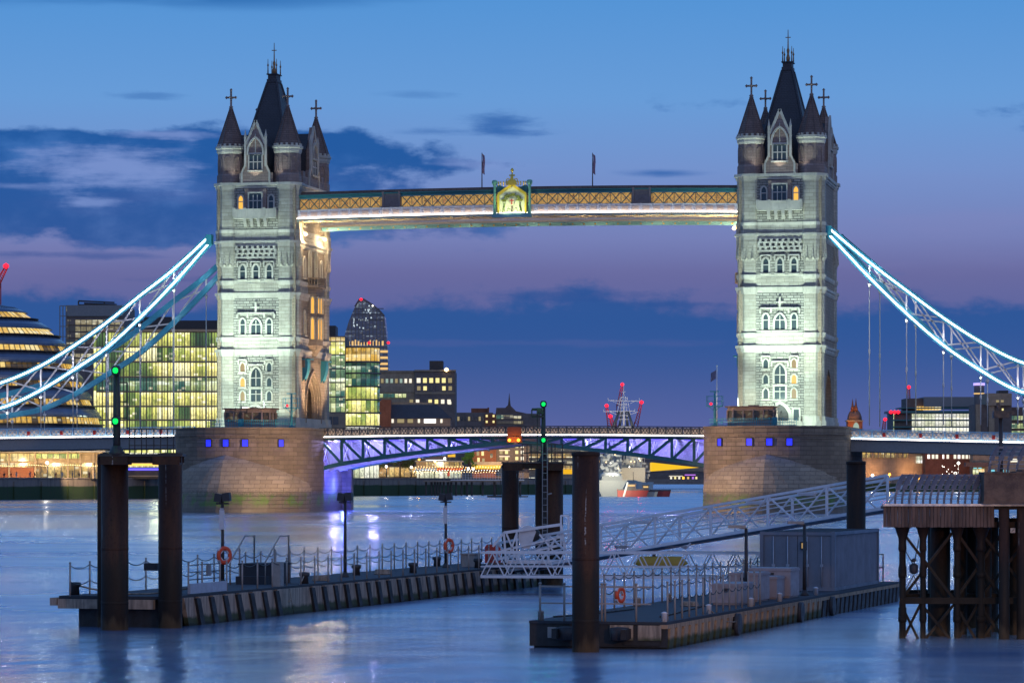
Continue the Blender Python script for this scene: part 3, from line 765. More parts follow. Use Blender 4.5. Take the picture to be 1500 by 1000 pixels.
# ================================================================== HIGH-LEVEL WALKWAYS
def gallery_inside(k):
    uv = k.n('ShaderNodeUVMap').outputs[0]
    u, v, _ = k.sep(uv)
    n = k.noise(uv, 1.7, 5, .7); n2 = k.noise(k.scale(uv, (1., .4, 1.)), 2.6, 3, .6)
    c = k.ramp(n, [(.36, (.07,.035,.02)), (.43, (.60,.30,.07)), (.50, (1.,.62,.16)), (.56, (.22,.11,.05)), (.62, (.85,.50,.12)), (.72, (1.,.85,.45))])
    c = k.mix(k.mapr(n2, .60, .68), c, (.55,.20,.08))
    k.put(k.b.inputs['Emission Color'], c); k.b.inputs['Emission Strength'].default_value = .62
    k.b.id_data and None
M['gallery'] = nodes('gallery_interior', gallery_inside, col=(.2,.14,.08), rough=.5)
M['gallery'].cycles.emission_sampling = 'NONE'
M['tan'] = paint('tan_steel', (.50,.40,.26), .6, dirtamt=.3)
M['tealblue'] = paint('pale_teal_paint', (.16,.36,.42), .5, dirtamt=.2)
M['panelgrey'] = paint('grey_panel', (.20,.155,.15), .5)
M['palepink'] = mat('cream_panel', (.62,.50,.42), .6)
M['soffit'] = paint('cream_soffit', (.62,.50,.34), .6, dirtamt=.3)
HX = 34.6
def make_walkway(label, Y0, lit):
    """Y0 = outer face, the walkway is 4.2 m deep"""
    root = thing('high_walkway', label, 'walkway', (0, Y0, 44.9))
    camber = lambda x: .35*(1-(x/HX)**2)
    N = 38; xs = [-HX + 2*HX*i/N for i in range(N+1)]
    def strip(mb, y0, y1, z0, z1):
        for a, b in zip(xs, xs[1:]):
            ca, cb_ = camber(a), camber(b)
            p = [(a,y0,z0+ca),(b,y0,z0+cb_),(b,y1,z0+cb_),(a,y1,z0+ca),(a,y0,z1+ca),(b,y0,z1+cb_),(b,y1,z1+cb_),(a,y1,z1+ca)]
            for q in ((0,3,2,1),(4,5,6,7),(0,1,5,4),(2,3,7,6)): mb.poly([p[i] for i in q])
        return mb
    strip(strip(MB(), -.35, 4.5, 4.30, 4.5), -.15, 4.3, 3.95, 4.3).build('roof', M['tealgreen'], root)
    rc = strip(MB(), .6, 3.6, 4.5, 5.0); rc.build('roof_cap', M['spire'], root)
    strip(MB(), .45, .52, 2.15, 3.95).build('gallery_glazing', M['gallery'], root)
    lat = MB(); bays = 42; bw = 2*HX/bays
    for i in range(bays):
        a = -HX+i*bw; b = a+bw; ca = camber((a+b)/2)
        lat.bar((a,.1,2.15+ca),(b,.1,3.95+ca),.15,.12).bar((a,.14,3.95+ca),(b,.14,2.15+ca),.15,.12)
        lat.bar((a,.1,2.15+ca),(a,.1,3.95+ca),.08)
    lat.build('lattice', M['tealgreen'], root)
    strip(MB(), -.1, .3, 3.85, 3.97).build('chord', M['tealblue'], root); strip(MB(), -.1, .3, 2.05, 2.2).build('chord', M['tealblue'], root)
    bal = strip(strip(MB(), -.62, -.5, .95, 1.95), -.75, -.4, 1.95, 2.1); strip(bal, -.75, -.4, .75, .92)
    for i in range(43):
        x = -HX+.2+i*(2*HX-.4)/42; c = camber(x); bal.box(x-.12, x+.12, -.78, -.45, .9+c, 2.14+c)
    bal.build('balustrade', M['white'], root)
    for i in range(42):
        pn = MB()
        x = -HX+.2+(i+.5)*(2*HX-.4)/42; c = camber(x); pn.box(x-.5, x+.5, -.66, -.6, 1.15+c, 1.78+c)
        pn.bar((x-.5,-.67,1.15+c),(x+.5,-.67,1.78+c),.06).bar((x-.5,-.67,1.78+c),(x+.5,-.67,1.15+c),.06)
        pn.build('balustrade_panel', M['palepink'], root)
    strip(MB(), -1.15, 4.3, .45, .75).build('floor', M['soffit'], root)
    strip(MB(), -1.18, -1.0, .36, .45).build('floor_beam', M['tealblue'], root)
    if not lit: strip(MB(), -.2, .1, -.1, .45).build('floor_beam', M['tealblue'], root)
    so_ = MB()
    for i in range(27):
        x = -HX+1.2+i*2.58; c = camber(x); so_.bar((x,-.9,.41+c),(x,4.3,.41+c),.12,.1)
    for i in range(14): x = -HX+i*4.94; so_.bar((x,.1,.4+camber(x)),(x+4.94,4.2,.4+camber(x+4.94)),.1).bar((x,4.2,.4+camber(x)),(x+4.94,.1,.4+camber(x+4.94)),.1)
    so_.build('cross_bracing', M['soffit'], root)
    bo = MB()
    for i in range(38): x = -HX+.9+i*1.82; bo.box(x-.12, x+.12, -1.25 if lit else -.28, -1.19 if lit else -.22, .05+camber(x) if not lit else .33+camber(x), .25+camber(x) if not lit else .43+camber(x))
    bo.build('boss', M['gold'], root)
    if lit:
        strip(MB(), -1.08, -.98, .755, .86).build('led_strip', M['ledw'], root)
    for x0, x1 in ((-21.0, -18.4), (18.4, 21.0)):
        c = camber(x0)
        g = MB().box(x0, x1, -.2, .4, 2.1+c, 4.5+c)
        for x in (x0, x1): g.box(x-.16, x+.16, -.36, .4, 2.1+c, 4.62+c)
        g.bar((x0+.4,-.24,2.4+c),((x0+x1)/2,-.24,3.1+c),.12).bar((x1-.4,-.24,2.4+c),((x0+x1)/2,-.24,3.1+c),.12).bar((x0,-.24,3.7+c),(x1,-.24,3.7+c),.1)
        g.build('solid_panel', M['panelgrey'], root)
    return root, camber
wa, camber = make_walkway('nearer of the two high walkways joining the towers, with gold lattice and white light strip', 1.4, True)
wb, _ = make_walkway('farther of the two high walkways joining the towers, mostly hidden behind the lit one', 16.2, False)
for i in range(7):  # warm spots added in mid-air to brighten the walkway soffits
    x = -30 + i*10
    lamp('soffit_fill_light', (x, 2.2, 42.9), (1., .76, .42), 520, 'SPOT', .2, (x, 3.6, 46.), 150, .5)
    lamp('soffit_fill_light', (x, 14.6, 42.4), (1., .82, .5), 800, 'SPOT', .2, (x, 17.2, 45.5), 150, .5)

# --- the coat of arms in the middle of the near walkway
def make_arms():
    root = thing('heraldic_panel', 'gilded floodlit coat of arms under a pointed arch in the middle of the high walkway', 'coat of arms', (-.35, .55, 45.75))
    w = 2.75
    bk = MB().slab([(-2.1,0),(2.1,0),(2.1,3.0)] + [(2.1-2.1*t, 3.0+1.25*math.sin(t*PI/2)**1.6) for t in (.2,.4,.6,.8,1.)] + [(-2.1+2.1*t, 3.0+1.25*math.sin(t*PI/2)**1.6) for t in (.8,.6,.4,.2)] + [(-2.1,3.0)], 0, .15, (0,0,.3), (1,0,0))
    bk.build('back_board', mat('cream_board', (.72,.74,.55), .6), root)
    fr = MB()
    path = [(-2.15,.3),(-2.15,3.2)] + [(-2.15+2.15*t, 3.2+.95*math.sin(t*PI/2)+.55*t**3) for t in (.15,.3,.45,.6,.75,.9,1.)]
    path += [(-a, b) for a, b in reversed(path[:-1])]
    for a, b in zip(path, path[1:]): fr.bar((a[0],-.3,a[1]),(b[0],-.3,b[1]),.3,.4)
    fr.build('arch_frame', mat('bright_gilding', (.85,.62,.06), .4, metal=.3), root)
    bg = MB().slab([(-2.4,.3),(-2.4,4.6),(-1.9,4.6),(-1.2,4.25),(-1.9,3.7),(-2.15,3.1),(-2.15,.3)], 0, .12, (0,0,0), (1,0,0)).slab([(2.4,.3),(2.4,4.6),(1.9,4.6),(1.2,4.25),(1.9,3.7),(2.15,3.1),(2.15,.3)], 0, .12, (0,0,0), (1,0,0))
    bg.build('spandrel', M['tealgreen'], root)
    for s in (-1, 1):
        p = MB().lathe((s*w,-.2,0),[(.34,-.4),(.34,.3),(.22,.45),(.22,4.5),(.34,4.7),(.44,4.9),(.44,5.25),(.3,5.4)],8,PI/8,smooth=False)
        p.build('side_post', mat('mint_paint', (.16,.42,.30), .5), root)
    sb = MB().box(-3.1,3.1,-.7,.1,-.35,.0).box(-2.6,2.6,-.5,.1,0,.3); sb.build('sill', M['tealblue'], root)
    fi = MB().tube([(0,-.2,4.6),(0,-.2,7.0)],.16,6,.1).lathe((0,-.2,0),[(.08,6.6),(.3,6.9),(.06,7.25)],8)
    fi.bar((-.45,-.2,6.1),(.45,-.2,6.1),.22).slab([(-.85,4.6),(.85,4.6),(.6,5.4),(.3,5.3),(.2,5.9),(-.2,5.9),(-.3,5.3),(-.6,5.4)],0,.3,(0,-.2,0),(1,0,0))
    for s in (-1, 1):
        for t in range(10): 
            a0, a1 = t*2*PI/10, (t+1)*2*PI/10
            fi.bar((s*.62+.26*math.cos(a0),-.3,5.35+.26*math.sin(a0)),(s*.62+.26*math.cos(a1),-.3,5.35+.26*math.sin(a1)),.12)
        for x in (.95,1.35,1.8,2.15): fi.lathe((s*x,-.2,0),[(.08,4.5),(.08,4.9),(.15,5.05),(.03,5.25)],6)
    fi.build('finial', M['gold'], root)
    mt = MB(); R = random.Random(3)
    for i in range(90):                                   # leafy mantling round the shield
        a = R.uniform(0, PI); r = R.uniform(.55, 1.0); x = 1.55*r*math.cos(a); z = 2.15+1.25*r*math.sin(a)**1.2
        l = R.uniform(.12,.26); b = R.uniform(0,PI)
        mt.slab([(-l,-l*.4),(l,-l*.25),(l*.7,l*.5),(-l*.5,l*.5)],.16,.3+R.uniform(0,.2),(x,0,z),(math.cos(b)*.999,0,0) if abs(math.cos(b))>.1 else (1,0,0))
    mt.build('mantling', mat('green_gold_leaves', (.22,.24,.04), .5), root)
    sh = MB().slab([(-.42,2.5),(-.42,1.9),(0,1.35),(.42,1.9),(.42,2.5)],.3,.5,(0,0,0),(1,0,0)); sh.build('shield', mat('shield_cream', (.65,.6,.45), .5), root)
    MB().slab([(-.08,1.6),(.08,1.6),(.08,2.45),(-.08,2.45)],.5,.56,(0,0,0),(1,0,0)).slab([(-.36,2.1),(.36,2.1),(.36,2.26),(-.36,2.26)],.5,.55,(0,0,0),(1,0,0)).build('shield_cross', M['red'], root)
    MB().bar((0,-.35,.35),(0,-.35,1.4),.2).build('stem', M['spire'], root)
    for s in (-1, 1):
        sp = MB()
        for k in range(7):
            t = k/7; sp.lathe((s*(1.45-.5*t*(1-t)*2+.12*math.sin(5*t)),-.3,.5+1.5*t),[(.03,-.16),(.2-.08*abs(t-.6),0),(.03,.16)],6)
        for k in range(14):
            t0, t1 = k/14, (k+1)/14; f = lambda t: (s*(.35+1.2*t), -.25, .75+.35*math.sin(t*9))
            sp.bar(f(t0), f(t1), .08)
        sp.build('supporter', mat('supporter_green', (.25,.33,.12), .5), root)
    return root
make_arms()
for x in (-1.3, 1.3): lamp('arms_floodlight', (-.35+x, -1.9, 45.9), (.92, 1., .52), 330, 'SPOT', .15, (-.35+x*.5, .5, 48.4), 110, .6)
lamp('arms_floodlight', (-.35, -2.0, 49.0), (1., .85, .2), 120, 'SPOT', .15, (-.35, .3, 51.), 80, .6)
for px, lab in ((706, 'flagpole on the walkway roof, on the glass skyscraper side of the gilded arms'), (868, 'flagpole on the walkway roof, on the warship side of the gilded arms')):
    p = ony(px, 284, 3.); h = ony(px, 224, 3.).z; z0 = 49.9+camber(p.x)
    t = thing('flagpole', lab, 'flagpole', (p.x, 3., z0))
    MB().tube([(0,0,0),(0,0,h-z0)],.09,6,.06).build('pole', M['spire'], t)
    f = MB()
    for i in range(3):
        for j in range(6):
            q = [(.05+.13*a+.05*math.sin(b*1.1), .12*math.sin(a*1.7+b*.8), h-z0-.15-.5*b-.1*a) for a, b in ((i,j),(i+1,j),(i+1,j+1),(i,j+1))]; f.poly(q)
    f.build('flag', mat('faded_flag', (.34,.20,.26), .9), t)

# ================================================================== DECKS
def lattice_panels(mb, back, p0, p1, h, n, y):
    """row of pierced parapet panels from p0 to p1 (x, z) on plane y"""
    for i in range(n):
        a = i/n; b = (i+1)/n
        xa, xb = p0[0]+(p1[0]-p0[0])*a, p0[0]+(p1[0]-p0[0])*b; za, zb = p0[1]+(p1[1]-p0[1])*a, p0[1]+(p1[1]-p0[1])*b
        d = (xb-xa)*.10
        mb.box(xa-d*.55, xa+d*.55, y-.16, y+.12, za-.02, za+h+.05)
        back.poly([(xa+d,y,za+.16),(xb-d,y,zb+.16),(xb-d,y,zb+h-.14),(xa+d,y,za+h-.14)])
        for q in range(2):
            s0, s1 = xa+d+(xb-xa-2*d)*q/2, xa+d+(xb-xa-2*d)*(q+1)/2
            mb.bar((s0,y-.05,za+.16),(s1,y-.05,za+h-.14),.09).bar((s0,y-.05,za+h-.14),(s1,y-.05,za+.16),.09)
    mb.bar((p0[0],y-.03,p0[1]+h),(p1[0],y-.03,p1[1]+h),.24,.13).bar((p0[0],y-.03,p0[1]+.05),(p1[0],y-.03,p1[1]+.05),.24,.12)
    return mb
def make_side_span(label, xa, za, xb, zb, n):
    root = thing('side_span', label, 'bridge deck', (xa, 10.9, za))
    L = lambda x, y, z: (x-xa, y-10.9, z-za)
    def seg(y0, y1, d0, d1):
        mb = MB(); p = [(xa,y0,za+d0),(xb,y0,zb+d0),(xb,y1,zb+d0),(xa,y1,za+d0),(xa,y0,za+d1),(xb,y0,zb+d1),(xb,y1,zb+d1),(xa,y1,za+d1)]
        for q in ((0,3,2,1),(4,5,6,7),(0,1,5,4),(1,2,6,5),(2,3,7,6),(3,0,4,7)): mb.poly([L(*p[i]) for i in q])
        return mb
    seg(.9, 20.9, -.35, -.05).build('road_slab', mat('asphalt', (.06,.06,.065), .8), root)
    seg(.95, 1.35, -2.1, -.36).build('edge_girder', M['grey'], root)
    seg(20.45, 20.85, -2.1, -.36).build('edge_girder', M['grey'], root)
    cg = MB()
    for k in range(12):
        x = xa+(xb-xa)*k/12; z = za+(zb-za)*k/12; cg.box(*sum(zip(L(x,1.36,z-1.9), L(x+.5,20.4,z-.37)), ()))
    cg.build('cross_girder', M['grey'], root)
    for y in (1.0, 20.75):
        mb = MB(); bk = MB(); lattice_panels(mb, bk, (0,0), (xb-xa, zb-za), 1.25, n, y-10.9)
        p = mb.build('parapet', M['bluep'], root); bk.build('lattice_panel', M['palepink'], p)
    w = seg(.52, .9, -.36, -.2); w.build('ledge', M['white'], root)
    seg(.55, .72, -.195, -.08).build('led_strip', M['ledw'], root)
    for k in range(0, n, 3):
        x = xa+(xb-xa)*k/n; z = za+(zb-za)*k/n
        mb = MB(); mb.box(*sum(zip(L(x-.22,.7,z+.2), L(x+.22,.83,z+.85)), ())); mb.build('red_shield', M['red'], root)
    return root
a0, a1 = ony(260, 637.2, .7), ony(0, 640.5, .7)
zl = a0.z+.1; sl = (a1.z-a0.z)/(a1.x-a0.x)
make_side_span('bridge approach deck with pale blue parapet passing before the glass dome building', -51.4, zl, -128.0, zl+sl*(-76.6), 42)
b0, b1 = ony(1250, 641.5, .7), ony(1500, 647.2, .7)
zr = b0.z+.1; sr_ = (b1.z-b0.z)/(b1.x-b0.x)
make_side_span('bridge approach deck with pale blue parapet passing above the brick warehouse', 51.4, zr, 128.0, zr+sr_*76.6, 42)

M['girder'] = paint('girder_green', (.035,.16,.17), .5, dirtamt=.25)
M['paleblue'] = paint('inner_girder_blue', (.42,.45,.60), .5, dirtamt=.15)
M['cream'] = mat('cream_railing', (.50,.38,.29), .6)
def make_bascule():
    root = thing('bascule_leaf', 'violet-lit half of the lifting road span above the riverside restaurant', 'bascule', (-31.2, 10.9, 11.6))
    L = 30.9; ztop = lambda x: .25*(1-(1-x/L)**2)
    zbot = lambda x: -5.05 + 4.25*(x/L)**.72 if x > 0 else -5.05
    N = 9
    def girder(y, m, nm):
        mb = MB()
        xs = [L*i/N for i in range(N+1)]
        for a, b in zip(xs, xs[1:]):
            for k in range(3):
                s0, s1 = a+(b-a)*k/3, a+(b-a)*(k+1)/3
                mb.bar((s0,y,zbot(s0)),(s1,y,zbot(s1)),.5,.62); mb.bar((s0,y,ztop(s0)-.35),(s1,y,ztop(s1)-.35),.5,.4)
        for i, x in enumerate(xs[:-1]):
            mb.bar((x,y,zbot(x)),(x,y,ztop(x)-.3),.42,.4)
            if i < N-1: mb.bar((x,y,ztop(x)-.4),(xs[i+1],y,zbot(xs[i+1])),.42,.4)
        if nm == 'inner_girder':
            for a, b in zip(xs, xs[1:]): mb.poly([(a,y,zbot(a)),(b,y,zbot(b)),(b,y,ztop(b)-.35),(a,y,ztop(a)-.35)])
        return mb.build(nm, m, root)
    girder(-9.1, M['girder'], 'outer_girder'); girder(9.1, M['girder'], 'outer_girder')
    girder(-3.2, M['paleblue'], 'inner_girder'); girder(3.2, M['paleblue'], 'inner_girder')
    for i in range(N):
        x = L*i/N
        for y0, y1 in ((-9.1,-3.4),(3.4,9.1)):
            br = MB().bar((x,y0,zbot(x)),(x,y1,ztop(x)-.4),.16).bar((x,y1,zbot(x)),(x,y0,ztop(x)-.4),.16).bar((x,y0,zbot(x)),(x,y1,zbot(x)),.3)
            br.build('cross_bracing', M['paleblue'], root)
    dk = MB(); xs = [L*i/12 for i in range(13)]
    for a, b in zip(xs, xs[1:]):
        dk.poly([(a,-9.8,ztop(a)),(b,-9.8,ztop(b)),(b,9.8,ztop(b)),(a,9.8,ztop(a))]); dk.poly([(a,-9.8,ztop(a)-.22),(a,9.8,ztop(a)-.22),(b,9.8,ztop(b)-.22),(b,-9.8,ztop(b)-.22)])
        for y in (-9.8, 9.8): dk.poly([(a,y,ztop(a)-.22),(b,y,ztop(b)-.22),(b,y,ztop(b)),(a,y,ztop(a))])
    dk.build('road_slab', M['grey'], root)
    for y in (-9.6, 9.6):
        mb = MB(); bk = MB()
        for a, b in zip(xs, xs[1:]): lattice_panels(mb, bk, (a, ztop(a)+.15), (b, ztop(b)+.15), 1.2, 2 if a < 26 else 2, y)
        p = mb.build('parapet', M['dark'], root); bk.build('lattice_panel', M['cream'], p)
    ls = MB(); lg = MB()
    for a, b in zip(xs, xs[1:]):
        ls.bar((a,-10.15,ztop(a)+.02),(b,-10.15,ztop(b)+.02),.1,.1); lg.bar((a,-10.0,ztop(a)-.14),(b,-10.0,ztop(b)-.14),.5,.2)
    lg.build('ledge', M['white'], root); ls.build('led_strip', M['ledw'], root)
    ul = MB()
    for y in (-6.2, 0., 6.2): 
        for k in range(4): a = 1.5+k*6.5; ul.bar((a,y,ztop(a)-.6),(a+4.,y,ztop(a)-.6),.16)
    ul.build('blue_light_bar', M['blueled'], root)
    return root
bas_a = make_bascule(); bas_b = copy_tree(bas_a); bas_b.location.x = 31.2; bas_b.scale.x = -1
bas_b['label'] = 'violet-lit half of the lifting road span above the warship'
for s in (-1, 1):
    for k in range(4):
        x = s*(29.6-k*6.2)
        for y in (4.4, 10.9, 17.4):
            lamp('bascule_blue_light', (x, y, 11.0-k*.0), (.42,.38,1.), 1500-k*250, 'POINT', .2)
    lamp('pier_recess_light', (s*30.2, 8., 7.), (.06,.08,1.), 3500, 'POINT', .3); lamp('pier_recess_light', (s*30.6, 14., 4.), (.06,.10,1.), 3000, 'POINT', .3)
# navigation lamps where the two leaves meet
t = thing('span_signal', 'orange navigation lamps on a rust red bracket at the middle of the lifting span', 'signal lamp', (0, .62, 11.6))
MB().box(-.95,.95,-.35,.1,.1,1.5).box(-1.2,1.2,-.4,.1,-.9,.0).bar((-1.,-.3,-.8),(-1.,-.3,1.4),.18).bar((1.,-.3,-.8),(1.,-.3,1.4),.18).build('bracket', paint('rust_red', (.22,.06,.03), .7), t)
for x in (-.72, .72): MB().lathe((x,-.62,-.55),[(.02,-.27),(.26,-.1),(.26,.1),(.02,.27)],8).build('lamp', M['orangelamp'], t)
lamp('span_signal_light', (0, -.9, 10.9), (1., .45, .04), 160, 'POINT', .3)
lamp('span_signal_light', (0, 2.6, 10.2), (1., .5, .04), 120, 'POINT', .3)

# ================================================================== SUSPENSION CHAINS
def smooth(pts, n):
    out = []
    for i in range(len(pts)-1):
        p0, p1, p2, p3 = [pts[max(0, min(len(pts)-1, i+d))] for d in (-1,0,1,2)]
        for k in range(n):
            t = k/n; out.append(.5*((2*p1)+(p2-p0)*t+(2*p0-5*p1+4*p2-p3)*t*t+(3*p1-p0-3*p2+p3)*t**3))
    return out + [pts[-1]]
M['chain'] = paint('chain_blue', (.05,.28,.40), .45, dirtamt=.1)
M['web'] = paint('chain_web_white', (.60,.56,.56), .5, dirtamt=.2)
def make_chain(label, top, bot, Y, lit, deckz):
    y0 = 1.9
    T_ = [ony(px, py, y0) for px, py in top]; B_ = [ony(px, py, y0) for px, py in bot]
    dx = T_[-1].x-T_[-2].x
    for k in range(1, 5):                                  # the rest of the chain, beyond the picture
        T_.append(Vector((T_[-1].x+dx, y0, T_[-1].z-1.75+.28*k))); B_.append(Vector((T_[-1].x, y0, max(B_[-1].z-1.6+.5*k, deckz+1.2))))
    o = Vector((T_[0].x, Y, T_[0].z))
    root = thing('suspension_chain', label, 'suspension chain', o)
    sh = Vector((0, Y-y0, 0))
    T_ = [p+sh-o for p in T_]; B_ = [p+sh-o for p in B_]
    for p in B_: pass
    for name, pts in (('top_chord', smooth(T_, 4)), ('bottom_chord', smooth(B_, 4))):
        mb = MB(); 
        for a, b in zip(pts, pts[1:]): mb.bar(a, b, .5, .86)
        c = mb.build(name, M['chain'], root)
        s = -1 if Y < 10 else 1
        ls = MB()
        for a, b in zip(pts, pts[1:]):
            for dz in (.0,): ls.bar(a+Vector((0,s*.30,dz)), b+Vector((0,s*.30,dz)), .10, .21)
        ls.build('led_strip', M['led'] if lit else M['bluep'], c)
    wb_ = MB()
    for i in range(1, len(T_)):
        wb_.bar(T_[i], B_[i], .26)
        if i < len(T_)-1:
            wb_.bar(T_[i], B_[i+1], .22); wb_.bar(B_[i], T_[i+1], .22)
        elif i == 1: pass
    wb_.bar(B_[1], T_[2], .2)
    wb_.build('web_bracing', M['web'], root)
    for i in range(1, len(B_)):
        b = B_[i]; zd = deckz(b.x+o.x)-o.z if callable(deckz) else deckz-o.z
        if b.z > zd+.6:
            h = MB().tube([b, Vector((b.x, b.y, zd))], .085, 6).lathe((b.x,b.y,b.z),[(.34,-.9),(.14,-1.5)],6).lathe((b.x,b.y,b.z-(b.z-zd)*.5),[(.09,-.4),(.15,-.3),(.15,.3),(.09,.4)],6)
            ho = h.build('hanger', M['web'], root)
            if lit: lamp('chain_fill_light', Vector((b.x+o.x, Y-1.6, b.z+o.z+1.2)), (.9,.93,1.), 140, 'POINT', .15)  # point lights added off the nodes to brighten the web, no fittings
            else: lamp('chain_fill_light', Vector((b.x+o.x, Y-2.2, b.z+o.z+1.5)), (.85,.92,1.), 110, 'POINT', .15)
            if lit: MB().lathe((b.x,b.y-.25,b.z-1.15),[(.02,-.12),(.13,0),(.02,.12)],6).build('hanger_lamp', M['led'], ho)
    MB().bar(T_[0]+Vector((0,0,.3)), B_[0]-Vector((0,0,.3)), .9, 1.2).build('saddle', M['teal'], root)
    return root
LT = [(307,346.6),(255,394.7),(205,433.6),(157,472.4),(107,507.6),(60,535.8),(11,557.5)]
LB = [(307,356),(255,415),(205,466),(156,510),(107,542.7),(60,571.5),(11,594.5)]
RTp = [(1214,334),(1273.6,384),(1328,425.5),(1382,465.5),(1436.6,500.7),(1491,528.5)]
RB = [(1214,343),(1273.6,406.3),(1328,459),(1382,505.5),(1436.6,542.3),(1491,572)]
dl = lambda x: zl+sl*(x+51.4); drr = lambda x: zr+sr_*(x-51.4)
def dz_l(x): return dl(x)
make_chain('bright light-edged suspension chain crossing in front of the glass dome and offices', LT, LB, 1.9, True, 13.2)
make_chain('dull teal suspension chain without light strips, seen below the bright one', LT, LB, 19.9, False, 13.2)
make_chain('bright light-edged suspension chain seen against open sky', RTp, RB, 1.9, True, 13.2)
make_chain('suspension chain almost hidden behind the bright one against open sky', RTp, RB, 19.9, False, 13.2)

# ================================================================== WATER
def water_nodes(k):
    geo = k.n('ShaderNodeNewGeometry'); P = geo.outputs['Position']
    # smooth long swirls, drawn out along the current (the bridge crosses it at right angles)
    a = k.noise(k.scale(P, (.022, .014, 1.)), 1., 5, .55)
    b = k.noise(k.scale(P, (.16, .07, 1.)), 1., 4, .6)
    c = k.noise(k.scale(P, (.9, .5, 1.)), 1., 3, .5)
    h = k.m('ADD', k.m('MULTIPLY', a, 2.6), k.m('ADD', k.m('MULTIPLY', b, .45), k.m('MULTIPLY', c, .02)))
    bump(k, h, 1.0, .42)
    k.put(k.b.inputs['Roughness'], k.mapr(a, .36, .62, .16, .29))
    s1 = k.noise(k.scale(P, (.018, .055, 1.)), 1., 5, .6); s2 = k.noise(k.scale(P, (.10, .32, 1.)), 1., 4, .6)
    k.put(k.b.inputs['Base Color'], k.mix(k.mapr(k.m('ADD', k.m('MULTIPLY', s1, .7), k.m('MULTIPLY', s2, .3)), .40, .60), (.16, .30, .54), (.62, .66, .74)))
    k.b.inputs['IOR'].default_value = 1.6; k.b.inputs['Metallic'].default_value = .6
M['water'] = nodes('river_water', water_nodes, rough=.2)
w = MB().poly([(-3500,-800,0),(3500,-800,0),(3500,4000,0),(-3500,4000,0)]).build('river_water', M['water']); tag(w, kind='structure')
w.data.name = 'river_water'
bed = MB().poly([(-6000,-1200,-4),(6000,-1200,-4),(6000,9000,-4),(-6000,9000,-4)]).build('ground', mat('mud', (.05,.045,.04), .9)); tag(bed, kind='structure')

# ================================================================== FAR BANKS AND THE CITY BEHIND
def facade(name, cw, ch, stops, frame=.09, strength=.9, dark=(.015,.015,.015), mullion=True, clutter=.5, dots_on=1.):
    """glazing with rooms lit or dark behind it: one random level per room, fine mullions, furniture-like blotches"""
    def fn(k):
        uv = k.n('ShaderNodeUVMap').outputs[0]; u, v, _ = k.sep(uv)
        cu = k.m('DIVIDE', u, cw); cv = k.m('DIVIDE', v, ch)
        room = k.comb(k.m('FLOOR', k.m('DIVIDE', cu, 3.)), k.m('FLOOR', cv))
        wn = k.n('ShaderNodeTexWhiteNoise', noise_dimensions='3D'); k.put(wn.inputs[0], room)
        pane = k.comb(k.m('FLOOR', cu), k.m('FLOOR', cv), 5.)
        w2 = k.n('ShaderNodeTexWhiteNoise', noise_dimensions='3D'); k.put(w2.inputs[0], pane)
        big = k.noise(k.scale(uv, (.035, .05, 1.)), 1., 3, .6)
        r = k.m('ADD', k.m('MULTIPLY', wn.outputs[0], .45), k.m('ADD', k.m('MULTIPLY', w2.outputs[0], .25), k.m('MULTIPLY', k.m('SUBTRACT', big, .35), 1.0)))
        col = k.ramp(r, stops)
        fv = k.m('FRACT', cv)
        n = k.noise(k.scale(uv, (1.5, .8, 1.)), 1.1, 5, .75)
        n_ = k.m('ADD', n, k.m('MULTIPLY', k.m('SUBTRACT', .55, fv), .28))
        col = k.mix(k.mapr(n_, .47, .62, 0, clutter), col, (.02,.028,.014))
        lit_ = k.m('MULTIPLY', k.mapr(r, .3, .6), k.mapr(fv, .60, .82, 0., 1.))
        dots = k.comb(k.m('FLOOR', k.m('MULTIPLY', u, .9)), k.m('FLOOR', k.m('MULTIPLY', v, 1.6)), 2.)
        w3 = k.n('ShaderNodeTexWhiteNoise', noise_dimensions='3D'); k.put(w3.inputs[0], dots)
        col = k.mix(k.m('MULTIPLY', lit_, k.mapr(w3.outputs[0], .45, .75, .12, .9)), col, [q for q in stops[-1][1]])
        col = k.mix(k.m('MULTIPLY', k.m('GREATER_THAN', w3.outputs[0], .955), k.mapr(r, .2, .45, .15*dots_on, .8*dots_on)), col, (1., .92, .62))
        if mullion:
            fu = k.m('FRACT', cu); ed = k.m('MAXIMUM', k.m('LESS_THAN', fu, frame), k.m('GREATER_THAN', fu, 1-frame))
            col = k.mix(k.m('MULTIPLY', ed, .75), col, dark)
        k.put(k.b.inputs['Emission Color'], col); k.b.inputs['Emission Strength'].default_value = strength
    m = nodes(name, fn, col=(.03,.035,.04), rough=.15); m.cycles.emission_sampling = 'NONE'; return m
GY = [(0.12, (.01,.03,.02)), (.3, (.06,.12,.04)), (.45, (.26,.34,.07)), (.6, (.62,.62,.14)), (.8, (1.,.88,.30)), (1., (1.,.95,.52))]
GT = [(0.12, (.01,.035,.035)), (.32, (.03,.11,.09)), (.5, (.16,.28,.13)), (.65, (.45,.52,.20)), (.85, (.85,.88,.5)), (1., (.9,1.,.8))]
AM = [(0.1, (.03,.025,.03)), (.3, (.10,.06,.02)), (.42, (.75,.42,.06)), (.7, (1.,.66,.16)), (1., (1.,.85,.45))]
M['off_yellow'] = facade('office_glazing_yellow', 1.5, 4.0, [(p*.85, c) for p, c in GY], strength=1.5)
M['off_green'] = facade('office_glazing_green', 1.5, 3.8, GT, strength=1.2)
M['off_white'] = facade('office_glazing_white', 1.6, 4.0, [(.05,(.2,.22,.15)),(.3,(.7,.75,.5)),(.6,(1.,1.,.85)),(1.,(1.,1.,1.))], strength=1.1)
M['off_orange'] = facade('office_glazing_orange', 1.5, 4.2, [(.0,(.35,.18,.02)),(.3,(.85,.5,.08)),(.6,(1.,.72,.25)),(1.,(1.,.9,.6))], strength=1.1)
